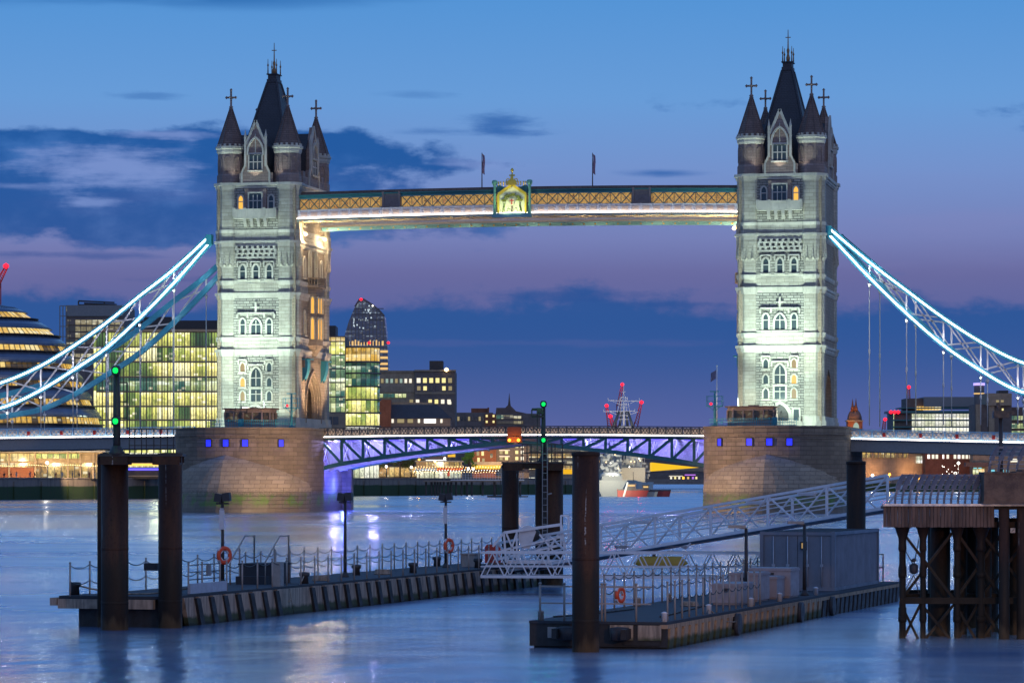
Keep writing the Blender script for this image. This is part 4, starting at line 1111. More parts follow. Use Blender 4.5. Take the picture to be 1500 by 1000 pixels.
M['egg_lit'] = facade('tilted_glazing_amber', 1.55, 50., AM, frame=.13, strength=1.0, clutter=.35)
M['block_dim'] = facade('dim_block_glazing', 1.8, 3.6, [(.1,(.03,.028,.035)),(.42,(.07,.06,.055)),(.55,(.30,.24,.12)),(.75,(.7,.62,.35)),(1.,(1.,.95,.7))], strength=.7)
M['shop'] = facade('restaurant_glazing', 1.7, 4.5, [(.0,(.10,.045,.02)),(.25,(.42,.2,.05)),(.5,(.8,.52,.12)),(.75,(1.,.8,.35)),(1.,(1.,.95,.7))], strength=.85, clutter=.7)
M['tower_glass'] = facade('skyscraper_glazing', 2.6, 3.4, [(.55,(.018,.03,.08)),(.75,(.04,.05,.11)),(.88,(.10,.13,.18)),(1.,(.3,.4,.5))], strength=.8, frame=.12, clutter=.3, dots_on=.12)
M['brick'] = ashlar('red_brick', (.30,.10,.05), (.25,.08,.04), (.18,.12,.09), .9, .3, .03, .02)
M['concrete'] = ashlar('concrete_panel', (.26,.22,.19), (.24,.20,.17), (.16,.13,.11), 3., 1.6, .03, .02)
M['tanwall'] = ashlar('tan_wall', (.36,.28,.20), (.33,.26,.18), (.2,.15,.1), 2.4, 1.2, .03, .02)
M['browngrey'] = ashlar('brown_grey_wall', (.18,.15,.14), (.16,.13,.125), (.1,.085,.08), 2., 1., .03, .02)
M['blueglass'] = nodes('dark_blue_glazing', lambda k: k.put(k.b.inputs['Base Color'], k.mix(k.noise(k.n('ShaderNodeTexCoord').outputs['Object'], .3, 3), (.06,.09,.15), (.14,.19,.29))), rough=.22, metal=.35)

def wallfn(name):
    def fn(k):
        P = k.n('ShaderNodeNewGeometry').outputs['Position']; z = k.sep(P)[2]
        n = k.noise(k.scale(P, (.12,.12,.3)), 1., 4, .6); n2 = k.noise(k.scale(P, (1.,1.,.12)), 1., 4, .6)
        zz = k.m('ADD', z, k.m('MULTIPLY', k.m('SUBTRACT', n, .5), .8))
        c = k.mix(k.mapr(zz, 3.1, 3.5), k.mix(n2, (.012,.035,.012), (.03,.06,.015)), (.20,.17,.15))
        k.put(k.b.inputs['Base Color'], k.mix(k.mapr(n2, .45, .7, 0, .5), c, (.02,.02,.018)))
    return nodes(name, fn, rough=.8)
M['quay'] = wallfn('algae_covered_quay')
QZ = 5.15
qp = [(-500,735.5),(0,732),(265,729.5),(520,726.2),(760,724.),(842,723.4)]
Q = [onz(px, py, 0) for px, py in qp]
root = thing('embankment_wall', 'long river wall along the far bank, green with algae at the foot', 'river wall', (Q[2].x, Q[2].y, -3))
mb = MB(); cp = MB(); bu = MB()
for a, b in zip(Q, Q[1:]):
    d = (b-a); n = Vector((-d.y, d.x, 0)).normalized()
    o = Vector((Q[2].x, Q[2].y, 0))
    mb.slab([(0,0),(d.length,0),(d.length,3+QZ),(0,3+QZ)], -1.5, 0, a-o, d)
    cp.slab([(0,0),(d.length,0),(d.length,.28),(0,.28)], -1.4, .22, a-o+Vector((0,0,3+QZ)), d)
    for k in range(int(d.length/11)):
        bu.slab([(-.25,0),(.25,0),(.25,3+QZ-.6),(-.25,3+QZ-.6)], 0, .3, a-o+d*((k+.5)/int(d.length/11)), d)
mb.build('wall_body', M['quay'], root); cp.build('coping', M['concrete'], root); bu.build('buttress', M['quay'], root)
g = MB(); pts = [(p.x, p.y, QZ) for p in Q] + [tuple(at(842,0,2600).xy)+(QZ,), tuple(at(-900,0,2600).xy)+(QZ,)]
g.poly(pts); o = g.build('pavement', mat('quay_paving', (.22,.18,.15), .8)); tag(o, kind='structure')

def place(px, dep, rot=0.): 
    p = at(px, 0, dep); return (p.x, p.y, QZ), YAW+rot
class Bld:
    """a building whose front stands square to the line of sight at a given distance"""
    def __init__(s, name, label, px, dep, cat='building', base=QZ, group=None):
        (x, y, _), rz = place(px, dep); s.px, s.dep, s.k, s.b = px, dep, dep/FPX, base
        s.root = thing(name, label, cat, (x, y, base), rz, group)
    def X(s, px): return (px-s.px)*s.k
    def Z(s, py): return CZ + (HOR-py)*s.k - s.b
    def box(s, nm, m, x0, x1, y0, y1, d0=0., d1=20., par=None):
        """y0 = upper row, y1 = lower row of the picture (None = ground)"""
        return MB().box(s.X(x0), s.X(x1), d0, d1, 0. if y1 is None else s.Z(y1), s.Z(y0)).build(nm, m, par or s.root)
    def lamp(s, x, y, m, r=.5, d=-1., nm='lamp'):
        return MB().lathe((s.X(x), d, s.Z(y)), [(.05,-r),(r,-.4*r),(r,.4*r),(.05,r)], 8).build(nm, m, s.root)

# --- rounded glass building at the left edge
def egg():
    c = at(-26, 0, 905); k = 880/FPX
    root = thing('glass_dome_building', 'leaning rounded glass dome building with rings of amber lit floors', 'building', (c.x, c.y, QZ), YAW)
    prof = [(443,46),(452,63),(465,84),(487,112),(510,127),(530,136),(555,148),(580,159),(600,169),(612,175),(640,181),(665,178),(703,160)]
    R = lambda y: next((a[1]+(b[1]-a[1])*(y-a[0])/(b[0]-a[0]) for a, b in zip(prof, prof[1:]) if a[0] <= y <= b[0]), 160)*k
    Z = lambda y: CZ+(HOR-y)*k-QZ
    rows = [(452,461),(477,486.5),(503,511.5),(529.5,538),(556,565),(583,592),(610,620),(640,646)]
    off = lambda y: -(700-y)*.00
    prev = 443
    MB().lathe((0,0,0),[(R(444)*.4,Z(437)),(R(444),Z(443.5))],40).build('roof', M['blueglass'], root)
    for i, (a, b) in enumerate(rows):
        d = MB().lathe((0,0,0),[(R(a)+.9,Z(a)),(R(a)*.5+R(prev)*.5+.95,Z((a+prev)/2)),(R(prev)+.1,Z(prev))],48)
        for q in range(72):
            t = 2*PI*q/72; d.bar(((R(a)+.95)*math.cos(t),(R(a)+.95)*math.sin(t),Z(a)),((R(prev)+.35)*math.cos(t),(R(prev)+.35)*math.sin(t),Z(prev)),.14)
        d.build('glass_band', M['blueglass'], root)
        MB().lathe((0,0,0),[(R(b)-.1,Z(b)),(R(a)-.1,Z(a))],48).build('lit_floor', M['egg_lit'], root)
        MB().lathe((0,0,0),[(R(b)-.5,Z(b)-.12),(R(b)+1.2,Z(b)-.12),(R(b)+1.2,Z(b)+.12),(R(b)-.5,Z(b)+.12)],48).build('floor_edge', M['dark'], root)
        prev = b
    MB().lathe((0,0,0),[(R(702)-.2,.0),(R(660),Z(660))],40).build('lobby_glazing', M['shop'], root)
    MB().lathe((0,0,0),[(R(660)+.5,Z(660)),(R(646)+.2,Z(646))],40).build('glass_band', M['blueglass'], root)
egg()

# --- grey tower block behind the chains
b = Bld('tower_block', 'grey office tower with flat roof plant between the dome and glass offices', 135, 1080)
b.box('wall', M['browngrey'], 97, 182, 447, None, 0, 30)
for i in range(8): b.box('glazing', M['block_dim'], 97.6, 181, 449+i*9.5+ (10 if i else 0), 456+i*9.5+(10 if i else 0), -.25, 0)
b.box('upper_screen', M['grey'], 98, 181, 447, 463, -.5, -.3)
rp = b.box('roof_plant', M['dark'], 112, 166, 444.5, 447.2, 4, 20)
MB().bar((b.X(112),5,b.Z(439.5)),(b.X(165),5,b.Z(442)),.5).bar((b.X(118),9,b.Z(442)),(b.X(166),9,b.Z(444)),.5).bar((b.X(112),5,b.Z(439.5)),(b.X(112),5,b.Z(447)),.4).bar((b.X(150),5,b.Z(441.5)),(b.X(150),5,b.Z(447)),.4).build('roof_beam', M['dark'], b.root)
fr = MB()
for x in (88, 92.5, 97): fr.bar((b.X(x),-.5,0),(b.X(x),-.5,b.Z(448)),.3)
for i in range(9): fr.bar((b.X(88),-.5,b.Z(448+i*15)),(b.X(97),-.5,b.Z(448+i*15)),.25)
fr.build('steel_frame', M['grey'], b.root)

# --- large glass office left of the tower
b = Bld('glass_office', 'long yellow-green lit glass office seen through the suspension chains', 230, 930)
b.box('core', M['browngrey'], 142, 322, 484, None, .6, 40)
rows = [486, 508, 530, 552, 573.5, 595, 615]
for i, y in enumerate(rows):
    y1 = rows[i+1] if i+1 < len(rows) else 632
    f = b.box('glazing', M['off_yellow'] if i in (0, 1, 5) else M['off_green'] if i in (3,) else M['off_yellow'], 142, 322, y+1.2, y1-1., 0, .5)
    b.box('floor_slab', M['browngrey'], 141, 323, y1-1.2, y1+.9, -.5, .5)
b.box('lobby', M['off_white'], 142, 322, 633, None, 0, .5)
for i in range(42): MB().box(b.X(142+i*4.3)-.07, b.X(142+i*4.3)+.07, -.4, 0, 0, b.Z(486)).build('mullion', M['dark'], b.root)
b.box('roof_edge', M['tanwall'], 140, 323, 482.5, 486, -1., 40); b.box('roof_storey', M['dark'], 196, 323, 468, 482.4, 5, 30); b.box('roof_storey', M['dark'], 206, 246, 462, 467.9, 8, 24)
b.box('corner_glazing', M['off_yellow'], 137, 141.8, 486, None, .6, 20)

# --- glass offices right of the left tower
b = Bld('glass_office', 'narrow dark green glass office between the archway tower and the round glass office', 470, 1030)
b.box('core', M['browngrey'], 430, 505, 492, None, .6, 30); b.box('roof_box', M['dark'], 474, 490, 475.5, 491.8, 6, 20)
for y0, y1 in ((494,499),(501,518.5),(520,539),(541,559),(561,580),(582,603)):
    b.box('glazing', M['off_orange'] if y0 < 500 else M['off_yellow'] if y0 < 510 else M['off_green'], 430, 505, y0, y1, 0, .5); b.box('floor_slab', M['browngrey'], 430, 505.3, y1+.1, y1+1.8, -.4, .5)
b.box('base_storey', M['tanwall'], 430, 506, 604.8, None, -.6, .5)
for x in (492, 483): b.box('dark_bay', M['glass'], x-4, x+4, 610, 622, -.7, -.6)
def drum():
    c = at(530, 0, 1040); k = 1027/FPX; r = 26.3*k
    root = thing('round_glass_office', 'round-fronted glass office with a glowing orange top floor', 'building', (c.x, c.y, QZ), YAW); Z = lambda y: CZ+(HOR-y)*k-QZ
    for i, (y0, y1) in enumerate(((508,527),(530,544),(546,563.5),(566,583),(585.5,602.5),(605,622))):
        MB().lathe((0,0,0),[(r,Z(y1)),(r,Z(y0))],36).build('glazing', M['off_orange'] if i == 0 else M['off_green'] if i < 3 else M['off_yellow'], root)
        MB().lathe((0,0,0),[(r-.3,Z(y1)-.5),(r+.5,Z(y1)-.5),(r+.5,Z(y1)-.02),(r-.3,Z(y1)-.02)],36).build('floor_slab', M['browngrey'], root)
    MB().lathe((0,0,0),[(r+.2,Z(508)+.02),(r+.6,Z(506)),(r-1,Z(504.5)),(.1,Z(503.5))],36).build('roof', M['tanwall'], root)
    MB().lathe((0,0,0),[(r-.2,0),(r-.2,Z(623))],36).build('base_storey', M['off_white'], root)
drum()
# --- tapered skyscraper
b = Bld('skyscraper', 'tapering curved glass skyscraper with red beacons on top', 536, 2500)
out = [(500,560),(503,497),(511,470),(520,449),(527,438),(533,438.5),(545,446),(556,455),(563,463),(566,490),(568,520),(570,560)]
ol = [(b.X(x), b.Z(y)) for x, y in out]
MB().slab([(x, z) for x, z in ol], -30, 0, (0,0,0), (1,0,0)).build('tower_body', M['tower_glass'], b.root)
cr = MB()
for (x0,z0),(x1,z1) in zip(ol[3:], ol[4:9]): cr.bar((x0,-.4,z0),(x1,-.4,z1),1.2)
for y in (452, 460, 468): cr.bar((b.X(519),-.6,b.Z(y)),(b.X(562),-.6,b.Z(y)),.6)
cr.build('crown_edge', M['browngrey'], b.root)
for i in range(26):
    R = random.Random(i*7+1); x = R.uniform(516, 562); y = R.uniform(446, 480)
    if y > 440+.9*abs(x-530)*.7: b.box('window', M['sky_lit'] if 'sky_lit' in M else M.setdefault('sky_lit', glow('cool_window', (.75,.9,1.), .8)), x, x+R.uniform(1.,2.2), y, y+2, -.5, -.1)
for i in range(14):
    R = random.Random(i+90); x = 502+i*4.4; b.box('window', M.setdefault('warm_lit', glow('warm_window', (1.,.62,.22), .9)), x, x+R.uniform(1.,2.8), 497+R.uniform(0,5), 506, -.5, -.1)
for y in (513, 522, 531, 538): b.box('window', M['warm_lit'], 557, 568, y, y+3.4, -.5, -.1)
for x, y in ((529,438.5),(507,500),(541,502),(569,502)): b.lamp(x, y, M['redlamp'], 1.1, -1.5, 'beacon')
b.lamp(546, 448, M['whitelamp'], .5, -1.5, 'beacon')

# --- brown office block
b = Bld('office_block', 'brown office block with rows of lit windows and a dark roof box', 612, 1330)
b.box('wing', M['tanwall'], 556, 608, 543.5, None, 1.0, 20); b.box('main_block', M['browngrey'], 607.8, 667, 543, None, 0, 34)
b.box('roof_box', M['dark'], 628.5, 648.5, 527.5, 542.8, 6, 20)
b.box('cornice', M['tanwall'], 607, 668, 541.5, 544, -.5, 0); b.box('cornice', M['tanwall'], 555, 607, 542.5, 545, .5, 1.)
b.box('string_band', M['tanwall'], 608, 667, 574, 577, -.3, 0); b.box('string_band', M['tanwall'], 556, 607.5, 562, 574, .7, 1.0)
b.box('dark_glazing', M['off_green'], 556, 595, 576.5, 582, .6, 1.0)
lit = M.setdefault('win_yellow', glow('yellow_window', (1.,.86,.35), 1.1)); dim = M.setdefault('win_dim', glow('dim_window', (.55,.45,.22), .6)); wh = M.setdefault('win_white', glow('white_window', (1.,.93,.75), 1.1)); dk = M['glass']
teal_w = M.setdefault('win_teal', glow('pale_teal_window', (.5,.7,.6), .6))
for i, m in enumerate((dim, teal_w, teal_w, dim, teal_w, wh, wh)): b.box('window', m, 558+i*6.9, 561.6+i*6.9, 554.5, 560.5, .8, 1.)
for i, m in enumerate((wh, lit, lit, lit, lit, dim)): b.box('window', m, 610.5+i*9.2, 616+i*9.2, 553.5, 560.5, -.15, 0)
for i, m in enumerate((wh, wh)): b.box('window', m, 597.5+i*5.2, 601+i*5.2, 566, 571.5, .8, 1.)
for i, m in enumerate((dim, lit, dk, dk, lit, dim)): b.box('window', m, 611+i*9.2, 616+i*9.2, 565.5, 571.5, -.15, 0)
for i, m in enumerate((dim, wh, dk, lit, lit, wh, wh)): b.box('window', m, 600+i*9.2, 605+i*9.2, 585, 591, -.2, 0)
b.box('window', wh, 656, 661, 588, 592, -.15, 0)
b.lamp(654, 541.5, M['warm'], .8, -1., 'roof_lamp')
# --- slate-roofed shed in front of it
b = Bld('slate_roofed_hall', 'low dark slate-roofed hall with one bright white window', 612, 1220)
rf = MB(); 
for x0, x1 in ((571, 612), (608, 655)):
    pass
z0, z1 = b.Z(612.5), b.Z(592)
rf.poly([(b.X(571),0,z0),(b.X(662),0,z0),(b.X(640),7,z1),(b.X(571),7,z1)]).poly([(b.X(571),14,z0),(b.X(662),14,z0),(b.X(640),7,z1),(b.X(571),7,z1)]).poly([(b.X(662),0,z0),(b.X(662),14,z0),(b.X(640),7,z1)]).poly([(b.X(571),0,z0),(b.X(571),14,z0),(b.X(571),7,z1)])
rf.build('roof', M['slate'], b.root)
b.box('wall', M['browngrey'], 572, 660, 612.6, None, .3, 13.5); b.box('gable_wall', M['brick'], 555, 572.5, 585, None, -.5, 12)
b.box('rear_wall', M['tanwall'], 572, 632, 588.5, 606, 9, 15)
b.box('window', M.setdefault('win_bright', glow('bright_window', (1.,.95,.9), 1.6)), 621, 638.5, 613.3, 619.5, -.1, .28)
for x in (573.5, 612, 645): b.box('window', wh, x, x+3.2, 613.5, 619, -.1, .28)
b.box('window', dim, 582, 592, 613.5, 619, -.1, .28); b.box('window', dim, 597, 605, 613.5, 619, -.1, .28)
# --- low classical buildings
b = Bld('brick_terrace', 'low brick terrace beyond the lifting span with a few lit windows', 700, 1480)
b.box('wall', M['browngrey'], 660, 722, 604, None, 0, 20); b.box('upper_wall', M['brick'], 690, 716, 597.5, 604.1, 4, 16)
for i in range(8): b.box('window', dk if i % 3 else dim, 670+i*5.2, 673+i*5.2, 610, 616, -.2, 0)
b.box('wall', M['brick'], 710, 727, 606, None, -.8, -.1)
for x, y in ((713,609),(723,609),(713,617.5),(723,617.5)): b.box('window', lit, x-1.4, x+1.4, y-1.6, y+1.6, -1., -.81)
b.box('chimney', M['brick'], 714, 716.5, 596.5, 606, 1, 3)
b = Bld('stepped_roof_building', 'low building with stepped dark roof and a thin spire beyond the span', 752, 1560)
b.box('lit_floor', M['block_dim'], 727, 764, 608, 613, -.4, 0); b.box('lit_floor', M['off_green'], 727, 738, 607.8, 613.2, -.6, -.42); b.box('wall', M['browngrey'], 726, 792, 605.5, None, 0, 24)
b.box('lower_floor', M['block_dim'], 728, 766, 616.5, 620.5, -.4, 0)
rf = MB().slab([(b.X(726),b.Z(605.5)),(b.X(792),b.Z(611)),(b.X(775),b.Z(606)),(b.X(756),b.Z(602)),(b.X(748),b.Z(594)),(b.X(744.5),b.Z(592.5)),(b.X(740),b.Z(597)),(b.X(727),b.Z(597))],-18,-.2,(0,0,0),(1,0,0)); rf.build('roof', M['spire'], b.root)
MB().lathe((b.X(746),8,b.Z(594)),[(.7,0),(.5,1.5),(.06,6.)],6).build('spire', M['spire'], b.root)

# --- riverside right of the left pier, seen under the lifting span
b = Bld('red_brick_flats', 'red brick riverside flats with stacked balconies under the lifting span', 715, 1200)
b.box('wall', M['brick'], 692, 727, 649, None, 0, 14); b.box('wall', M['browngrey'], 727, 775, 646, None, 1, 14)
for x, y, m in ((700,655,lit),(706,655,lit),(700,664,dim),(707,664,lit),(716,658,dk),(720,667,dk),(701,673,lit),(708,674,dim)): b.box('window', m, x-1.8, x+1.8, y-3, y+3, -.2, 0)
for x in (734, 742, 757, 765):
    for y in (653, 662, 671): b.box('window', (lit, dim, wh)[int(x+y) % 3], x-2.2, x+2.2, y-2.4, y+2.4, .8, 1)
for y in (659, 668, 677): b.box('balcony', M['white'], 731, 747, y-.8, y+1., -.6, 1)
b.box('awning', M.setdefault('yellow_awning', glow('lit_yellow_awning', (1.,.52,.0), .9)), 692, 768, 681, 686.5, -8, -6)
b.box('parapet_wall', M['concrete'], 690, 770, 676, 681, -9, -8)
b = Bld('riverside_pub', 'white-lit riverside restaurant with red awnings on the far bank', 643, 1130)
b.box('wall', M['tanwall'], 610, 676, 676, None, 0, 10)
b.box('glazing', M['off_white'], 611, 675, 690, 703, -.3, 0); b.box('glazing', M['shop'], 624, 675, 676.5, 684, -.3, 0)
b.box('roof_deck', M['grey'], 608, 678, 674.5, 676.2, -2, 10); b.box('awning', M['red'], 640, 678, 685.5, 688.5, -3, 0); b.box('awning', M['bluep'], 608, 640, 685.5, 688.5, -3, 0)
b.box('light_strip', M.setdefault('striplamp', glow('cool_tube_lamp', (.9,.95,1.), 2.)), 624, 654, 673.2, 674.2, -2.2, -2)
b.box('sign_board', M['red'], 655, 659, 690, 697, -1, -.3)
b = Bld('kiosk', 'yellow lit kiosk with a blue light line, on the quay hard against the bridge pier', 532, 1100)
b.box('body', glow('yellow_lit_wall', (1.,.82,.02), .8), 520, 544, 686.5, 694, 0, 5); b.box('roof', M['dark'], 518, 546, 685, 686.6, -.5, 5.5)
b.box('light_line', M['blueled'], 518, 553, 695, 697, -1.5, -1.); b.box('base', M['concrete'], 518, 553, 697.1, None, -1.4, 5)
b.box('mullion', M['dark'], 529, 530, 686.6, 694, -.2, 0)
b = Bld('yellow_hoarding', 'tall yellow lit panel beside a tree on the far bank', 661, 1160, 'panel')
b.box('panel', M['yellow_awning'], 656, 667, 657.5, 669, 0, .5); b.box('post', M['dark'], 656.5, 657.5, 669.1, None, 0, .5); b.box('post', M['dark'], 665.5, 666.5, 669.1, None, 0, .5)

# --- trees along the far bank
LEAF = {}
def leafmat(name, c):
    def fn(k):
        n = k.noise(k.n('ShaderNodeNewGeometry').outputs['Position'], .7, 3)
        k.put(k.b.inputs['Base Color'], k.mix(n, [q*.6 for q in c], [q*1.5 for q in c]))
    return nodes(name, fn, rough=.8)
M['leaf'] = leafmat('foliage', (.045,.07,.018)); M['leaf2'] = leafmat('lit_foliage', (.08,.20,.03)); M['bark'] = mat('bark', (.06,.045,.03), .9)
def tree(label, px, dep, h, w, m, seed, group='trees along the far bank'):
    R = random.Random(seed); p = at(px, 0, dep); t = thing('tree', label, 'tree', (p.x, p.y, QZ), 0, group)
    tr = MB().tube([(0,0,0),(.1,0,h*.35),(R.uniform(-.3,.3),0,h*.75)], .28, 6, .08)
    limbs = []
    for i in range(7):
        a = R.uniform(0, 2*PI); z0 = h*R.uniform(.28,.6); e = Vector((math.cos(a)*w*R.uniform(.25,.42), math.sin(a)*w*R.uniform(.25,.42), z0+h*R.uniform(.12,.32)))
        tr.tube([(0,0,z0), tuple(e*.5+Vector((0,0,z0*.5+.3))), tuple(e)], .12, 5, .04); limbs.append(e)
    tr.build('trunk', M['bark'], t)
    lf = MB(); cl = [(e, w*R.uniform(.16,.27)) for e in limbs] + [(Vector((R.uniform(-.2,.2)*w, R.uniform(-.2,.2)*w, h*R.uniform(.6,.92))), w*R.uniform(.15,.25)) for _ in range(7)]
    for c, r in cl:
        for i in range(70):
            d = Vector((R.gauss(0,1), R.gauss(0,1), R.gauss(0,.8))).normalized()*r*R.uniform(.35,1.05); q = c+d
            s = R.uniform(.16,.38); a = Vector((R.gauss(0,1),R.gauss(0,1),R.gauss(0,1))).normalized(); b_ = a.orthogonal().normalized()
            lf.poly([q-a*s, q-b_*s*.6, q+a*s, q+b_*s*.6])
    lf.build('crown', M[m], t, fixn=False); return t
tl = ['broad dark quay tree nearest the bridge pier', 'round dark tree above the row of white quay lamps', 'tallest dark tree of the quay row, before the small one at the restaurant', 'small dark tree close to the riverside restaurant']
for i, (px, h, w) in enumerate(((546, 9.5, 9), (566, 10.5, 9), (586, 11.5, 10), (602, 9., 8))): tree(tl[i], px, 1125+i*4, h, w, 'leaf', 20+i)
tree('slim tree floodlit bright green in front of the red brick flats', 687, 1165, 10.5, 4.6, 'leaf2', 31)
for i, px in enumerate((1292, 1318, 1334)): pass

# --- quay lamps of the far bank
def quay_lamp(label, px, py, dep, m, col, e=0, r=.42, base=QZ):
    p = at(px, py, dep); t = thing('quay_lamp', label, 'street lamp', (p.x, p.y, base), 0, 'lamps along the far banks'); h = p.z-base
    MB().tube([(0,0,0),(0,0,max(.4, h-r))], .09, 6).lathe((0,0,0),[(.25,0),(.25,.3),(.1,.5)],6).build('post', M['dark'], t)
    MB().lathe((0,0,h),[(.05,-r),(r*.8,-.5*r),(r,0),(.6*r,.7*r),(.05,r)],8).build('lamp_head', m, t)
    if e: lamp('quay_lamp_light', (p.x, p.y-.8, p.z-.2), col, e, 'POINT', .3)
WL, OL = (1.,.9,.75), (1.,.5,.1)
for a in (('white quay lamp nearest the bridge pier in the row of four by the trees', 529,682,1080,M['whitelamp'],WL,300), ('second white quay lamp from the bridge pier in the row of four by the trees', 546,682.5,1082,M['whitelamp'],WL,300),
          ('third white quay lamp from the bridge pier in the row of four by the trees', 566,683,1084,M['whitelamp'],WL,300), ('white lamp at the restaurant end of the row of four on the far quay', 602.5,684,1088,M['whitelamp'],WL,300),
          ('bright orange lamp above the tree end of the riverside restaurant', 614,672.5,1118,M['orangelamp'],OL,500), ('small orange lamp over the middle of the restaurant roof', 637,675.5,1118,M['warm'],OL,150),
          ('white lamp over the restaurant roof, at the end nearest the floodlit tree', 651.5,671,1118,M['whitelamp'],WL,250), ('white lamp nearest the floodlit green tree', 686,686,1100,M['whitelamp'],WL,250), ('white lamp between the floodlit green tree and the brick flats', 693,686.5,1102,M['whitelamp'],WL,200),
          ('single white lamp before the terrace restaurant under the approach deck', 69,677.5,850,M['whitelamp'],WL,450)):
    quay_lamp(*a[:5], a[5], a[6])

# strings of festoon lights over the restaurant quay
b = Bld('festoon_lights', 'strings of small warm lights over the restaurant quay under the lifting span', 640, 1106, 'string lights')
fp = MB(); R = random.Random(11)
for x in (608, 632, 656, 680, 704, 728, 752): fp.tube([(b.X(x),0,0),(b.X(x),0,b.Z(689))],.07,5)
fp.build('post', M['dark'], b.root)
for q, m in enumerate(('warm','whitelamp','orangelamp','warm')):
    fl = MB()
    for i in range(36):
        x = 606+i*4.1+q; fl.lathe((b.X(x),-.2-q*.5,b.Z(691.5-q*2.6+1.2*math.sin(i*.9+q)*(.3+.5*R.random()))),[(.02,-.13),(.15,0),(.02,.13)],5)
    fl.build('bulb_string', M[m], b.root)
# --- riverside terrace on the left quay, under the approach deck
b = Bld('terrace_restaurant', 'low lit glass terrace restaurant at the foot of the glass dome building', 70, 862)
b.box('glazing', M['shop'], -60, 148, 678, None, 0, .5); b.box('wall', M['tanwall'], -60, 150, 662, 700, .6, 10)
b.box('upper_glazing', M['off_orange'], -60, 52, 664, 675, -.3, .3); b.box('upper_glazing', M['off_yellow'], 53, 118, 664.5, 671, -.3, .3); b.box('canopy', M['grey'], -60, 156, 657.5, 662, -3, 10)
for x in (14, 52, 100, 118, 137): b.box('column', M['tanwall'], x-1.2, x+1.2, 662.2, None, -.8, -.4)
b.box('brick_panel', M['brick'], -20, 50, 684, None, -.4, -.05)
sl_ = MB()
for i in range(80):
    x = -55+i*2.6; sl_.lathe((b.X(x),-4.,b.Z(681.5+.9*math.sin(i*.28))),[(.02,-.09),(.1,0),(.02,.09)],5)
sl_.build('string_lights', M['warm'], b.root)
b = Bld('terrace_pavilion', 'low pavilion with orange and blue light lines seen between the two crossbeamed piles', 225, 880)
b.box('wall', M['dark'], 148, 300, 684, None, .5, 8); b.box('light_line', M['orangelamp'] if False else glow('orange_light_line', (1.,.55,.08), 1.6), 160, 300, 678.5, 682, 0, .4); b.box('light_line', M['blueled'], 160, 300, 685.5, 688.5, 0, .4)
b.box('upper_band', M['off_yellow'], 150, 300, 655, 663, 0, .5); b.box('upper_band', M['off_orange'], 160, 300, 665, 669, 0, .5); b.box('fascia', M['browngrey'], 150, 300, 669.2, 678.3, .2, 1.); b.box('shelf', M['tanwall'], 160, 300, 696, 698, -.5, .4)
for i in range(1):
    [lamp('terrace_light', at(px, 676, dp), (1.,.68,.34), e*1.7, 'SPOT', .5, at(px+4, 688, dp+14), 130, .7) for px, dp, e in ((10,848,5000),(60,848,5000),(110,848,5000),(150,850,3000),(540,1085,6000),(575,1088,6000),(605,1092,6000),(640,1105,6000),(685,1130,9000),(715,1175,9000),(745,1175,9000))]
lamp('office_spill', at(230, 650, 905), (.95,1.,.6), 6000, 'POINT', 2.)

b = Bld('waterside_apartments', 'brown waterside block with many small warm windows behind the middle piles', 810, 1350)
b.box('wall', M['tanwall'], 768, 870, 652, None, .6, 14); 
for i, (y0, y1) in enumerate(((655,661),(664,670),(673,679),(682,687))): b.box('glazing', M['shop'] if i % 2 else M['block_dim'], 770, 868, y0, y1, .1, .55)
b = Bld('quayside_arcade', 'low arcade with warm lit bays behind the far-bank trees', 570, 1150)
b.box('wall', M['browngrey'], 505, 622, 660, None, .6, 10); b.box('glazing', M['shop'], 508, 620, 684, 698, .1, .55); b.box('upper_glazing', M['block_dim'], 508, 620, 664, 672, .1, .55)
# --- jetty with a pale railing, and its mooring barge
b = Bld('far_jetty', 'pale railed landing stage on thin piles in front of the far embankment', 715, 1050, 'jetty', base=-3)
b.box('deck', M['concrete'], 620, 768, 703.5, 705.5, 0, 5); b.box('deck_edge', M['white'], 660, 768, 702, 703.4, -.2, .1)
pl = MB()
for x in (624,632,637,641,645,650,656,661,668,676,684,691,707,724,747,762): pl = MB().tube([(b.X(x),random.Random(x).uniform(.5,4),-1),(b.X(x),1.,b.Z(705.5))],.32,6); pl.build('pile', M['dark'], b.root)
rl = MB(); rl2 = MB()
for x in range(662, 768, 4): rl.bar((b.X(x),.1,b.Z(703.4)),(b.X(x),.1,b.Z(693)),.1)
for y in (693, 696, 699): rl2.bar((b.X(660),.1,b.Z(y)),(b.X(768),.1,b.Z(y)),.1)
rl.build('rail_post', M['white'], b.root); rl2.build('rail', M['white'], b.root)
for x in (734, 744.5): MB().lathe((b.X(x),2.5,b.Z(692)),[(1.5,-1.),(1.6,0),(.9,.5),(.3,1.3),(.05,2.1)],8).bar((b.X(x),2.5,b.Z(703)),(b.X(x),2.5,b.Z(692)),.3).build('shelter', M['tanwall'], b.root)
b = Bld('mooring_barge', 'small dark flat barge moored before the far landing stage', 730, 950, 'barge', base=-.4)
MB().slab([(b.X(715),0),(b.X(745),0),(b.X(748),.9),(b.X(713),.9)],-4,0,(0,0,0),(1,0,0)).build('hull', M['dark'], b.root)
MB().bar((b.X(726),1,.8),(b.X(726),1,3.5),.2).bar((b.X(733),1,.8),(b.X(733),1,5.2),.2).bar((b.X(726),1,3.4),(b.X(733),1,3.4),.15).build('frame', M['dark'], b.root)
b = Bld('low_barge', 'low black lighter floating beyond the middle piles', 765, 960, 'barge', base=-.3)
MB().slab([(b.X(757),0),(b.X(772),0),(b.X(774),.6),(b.X(755),.6)],-3,0,(0,0,0),(1,0,0)).build('hull', M['dark'], b.root)
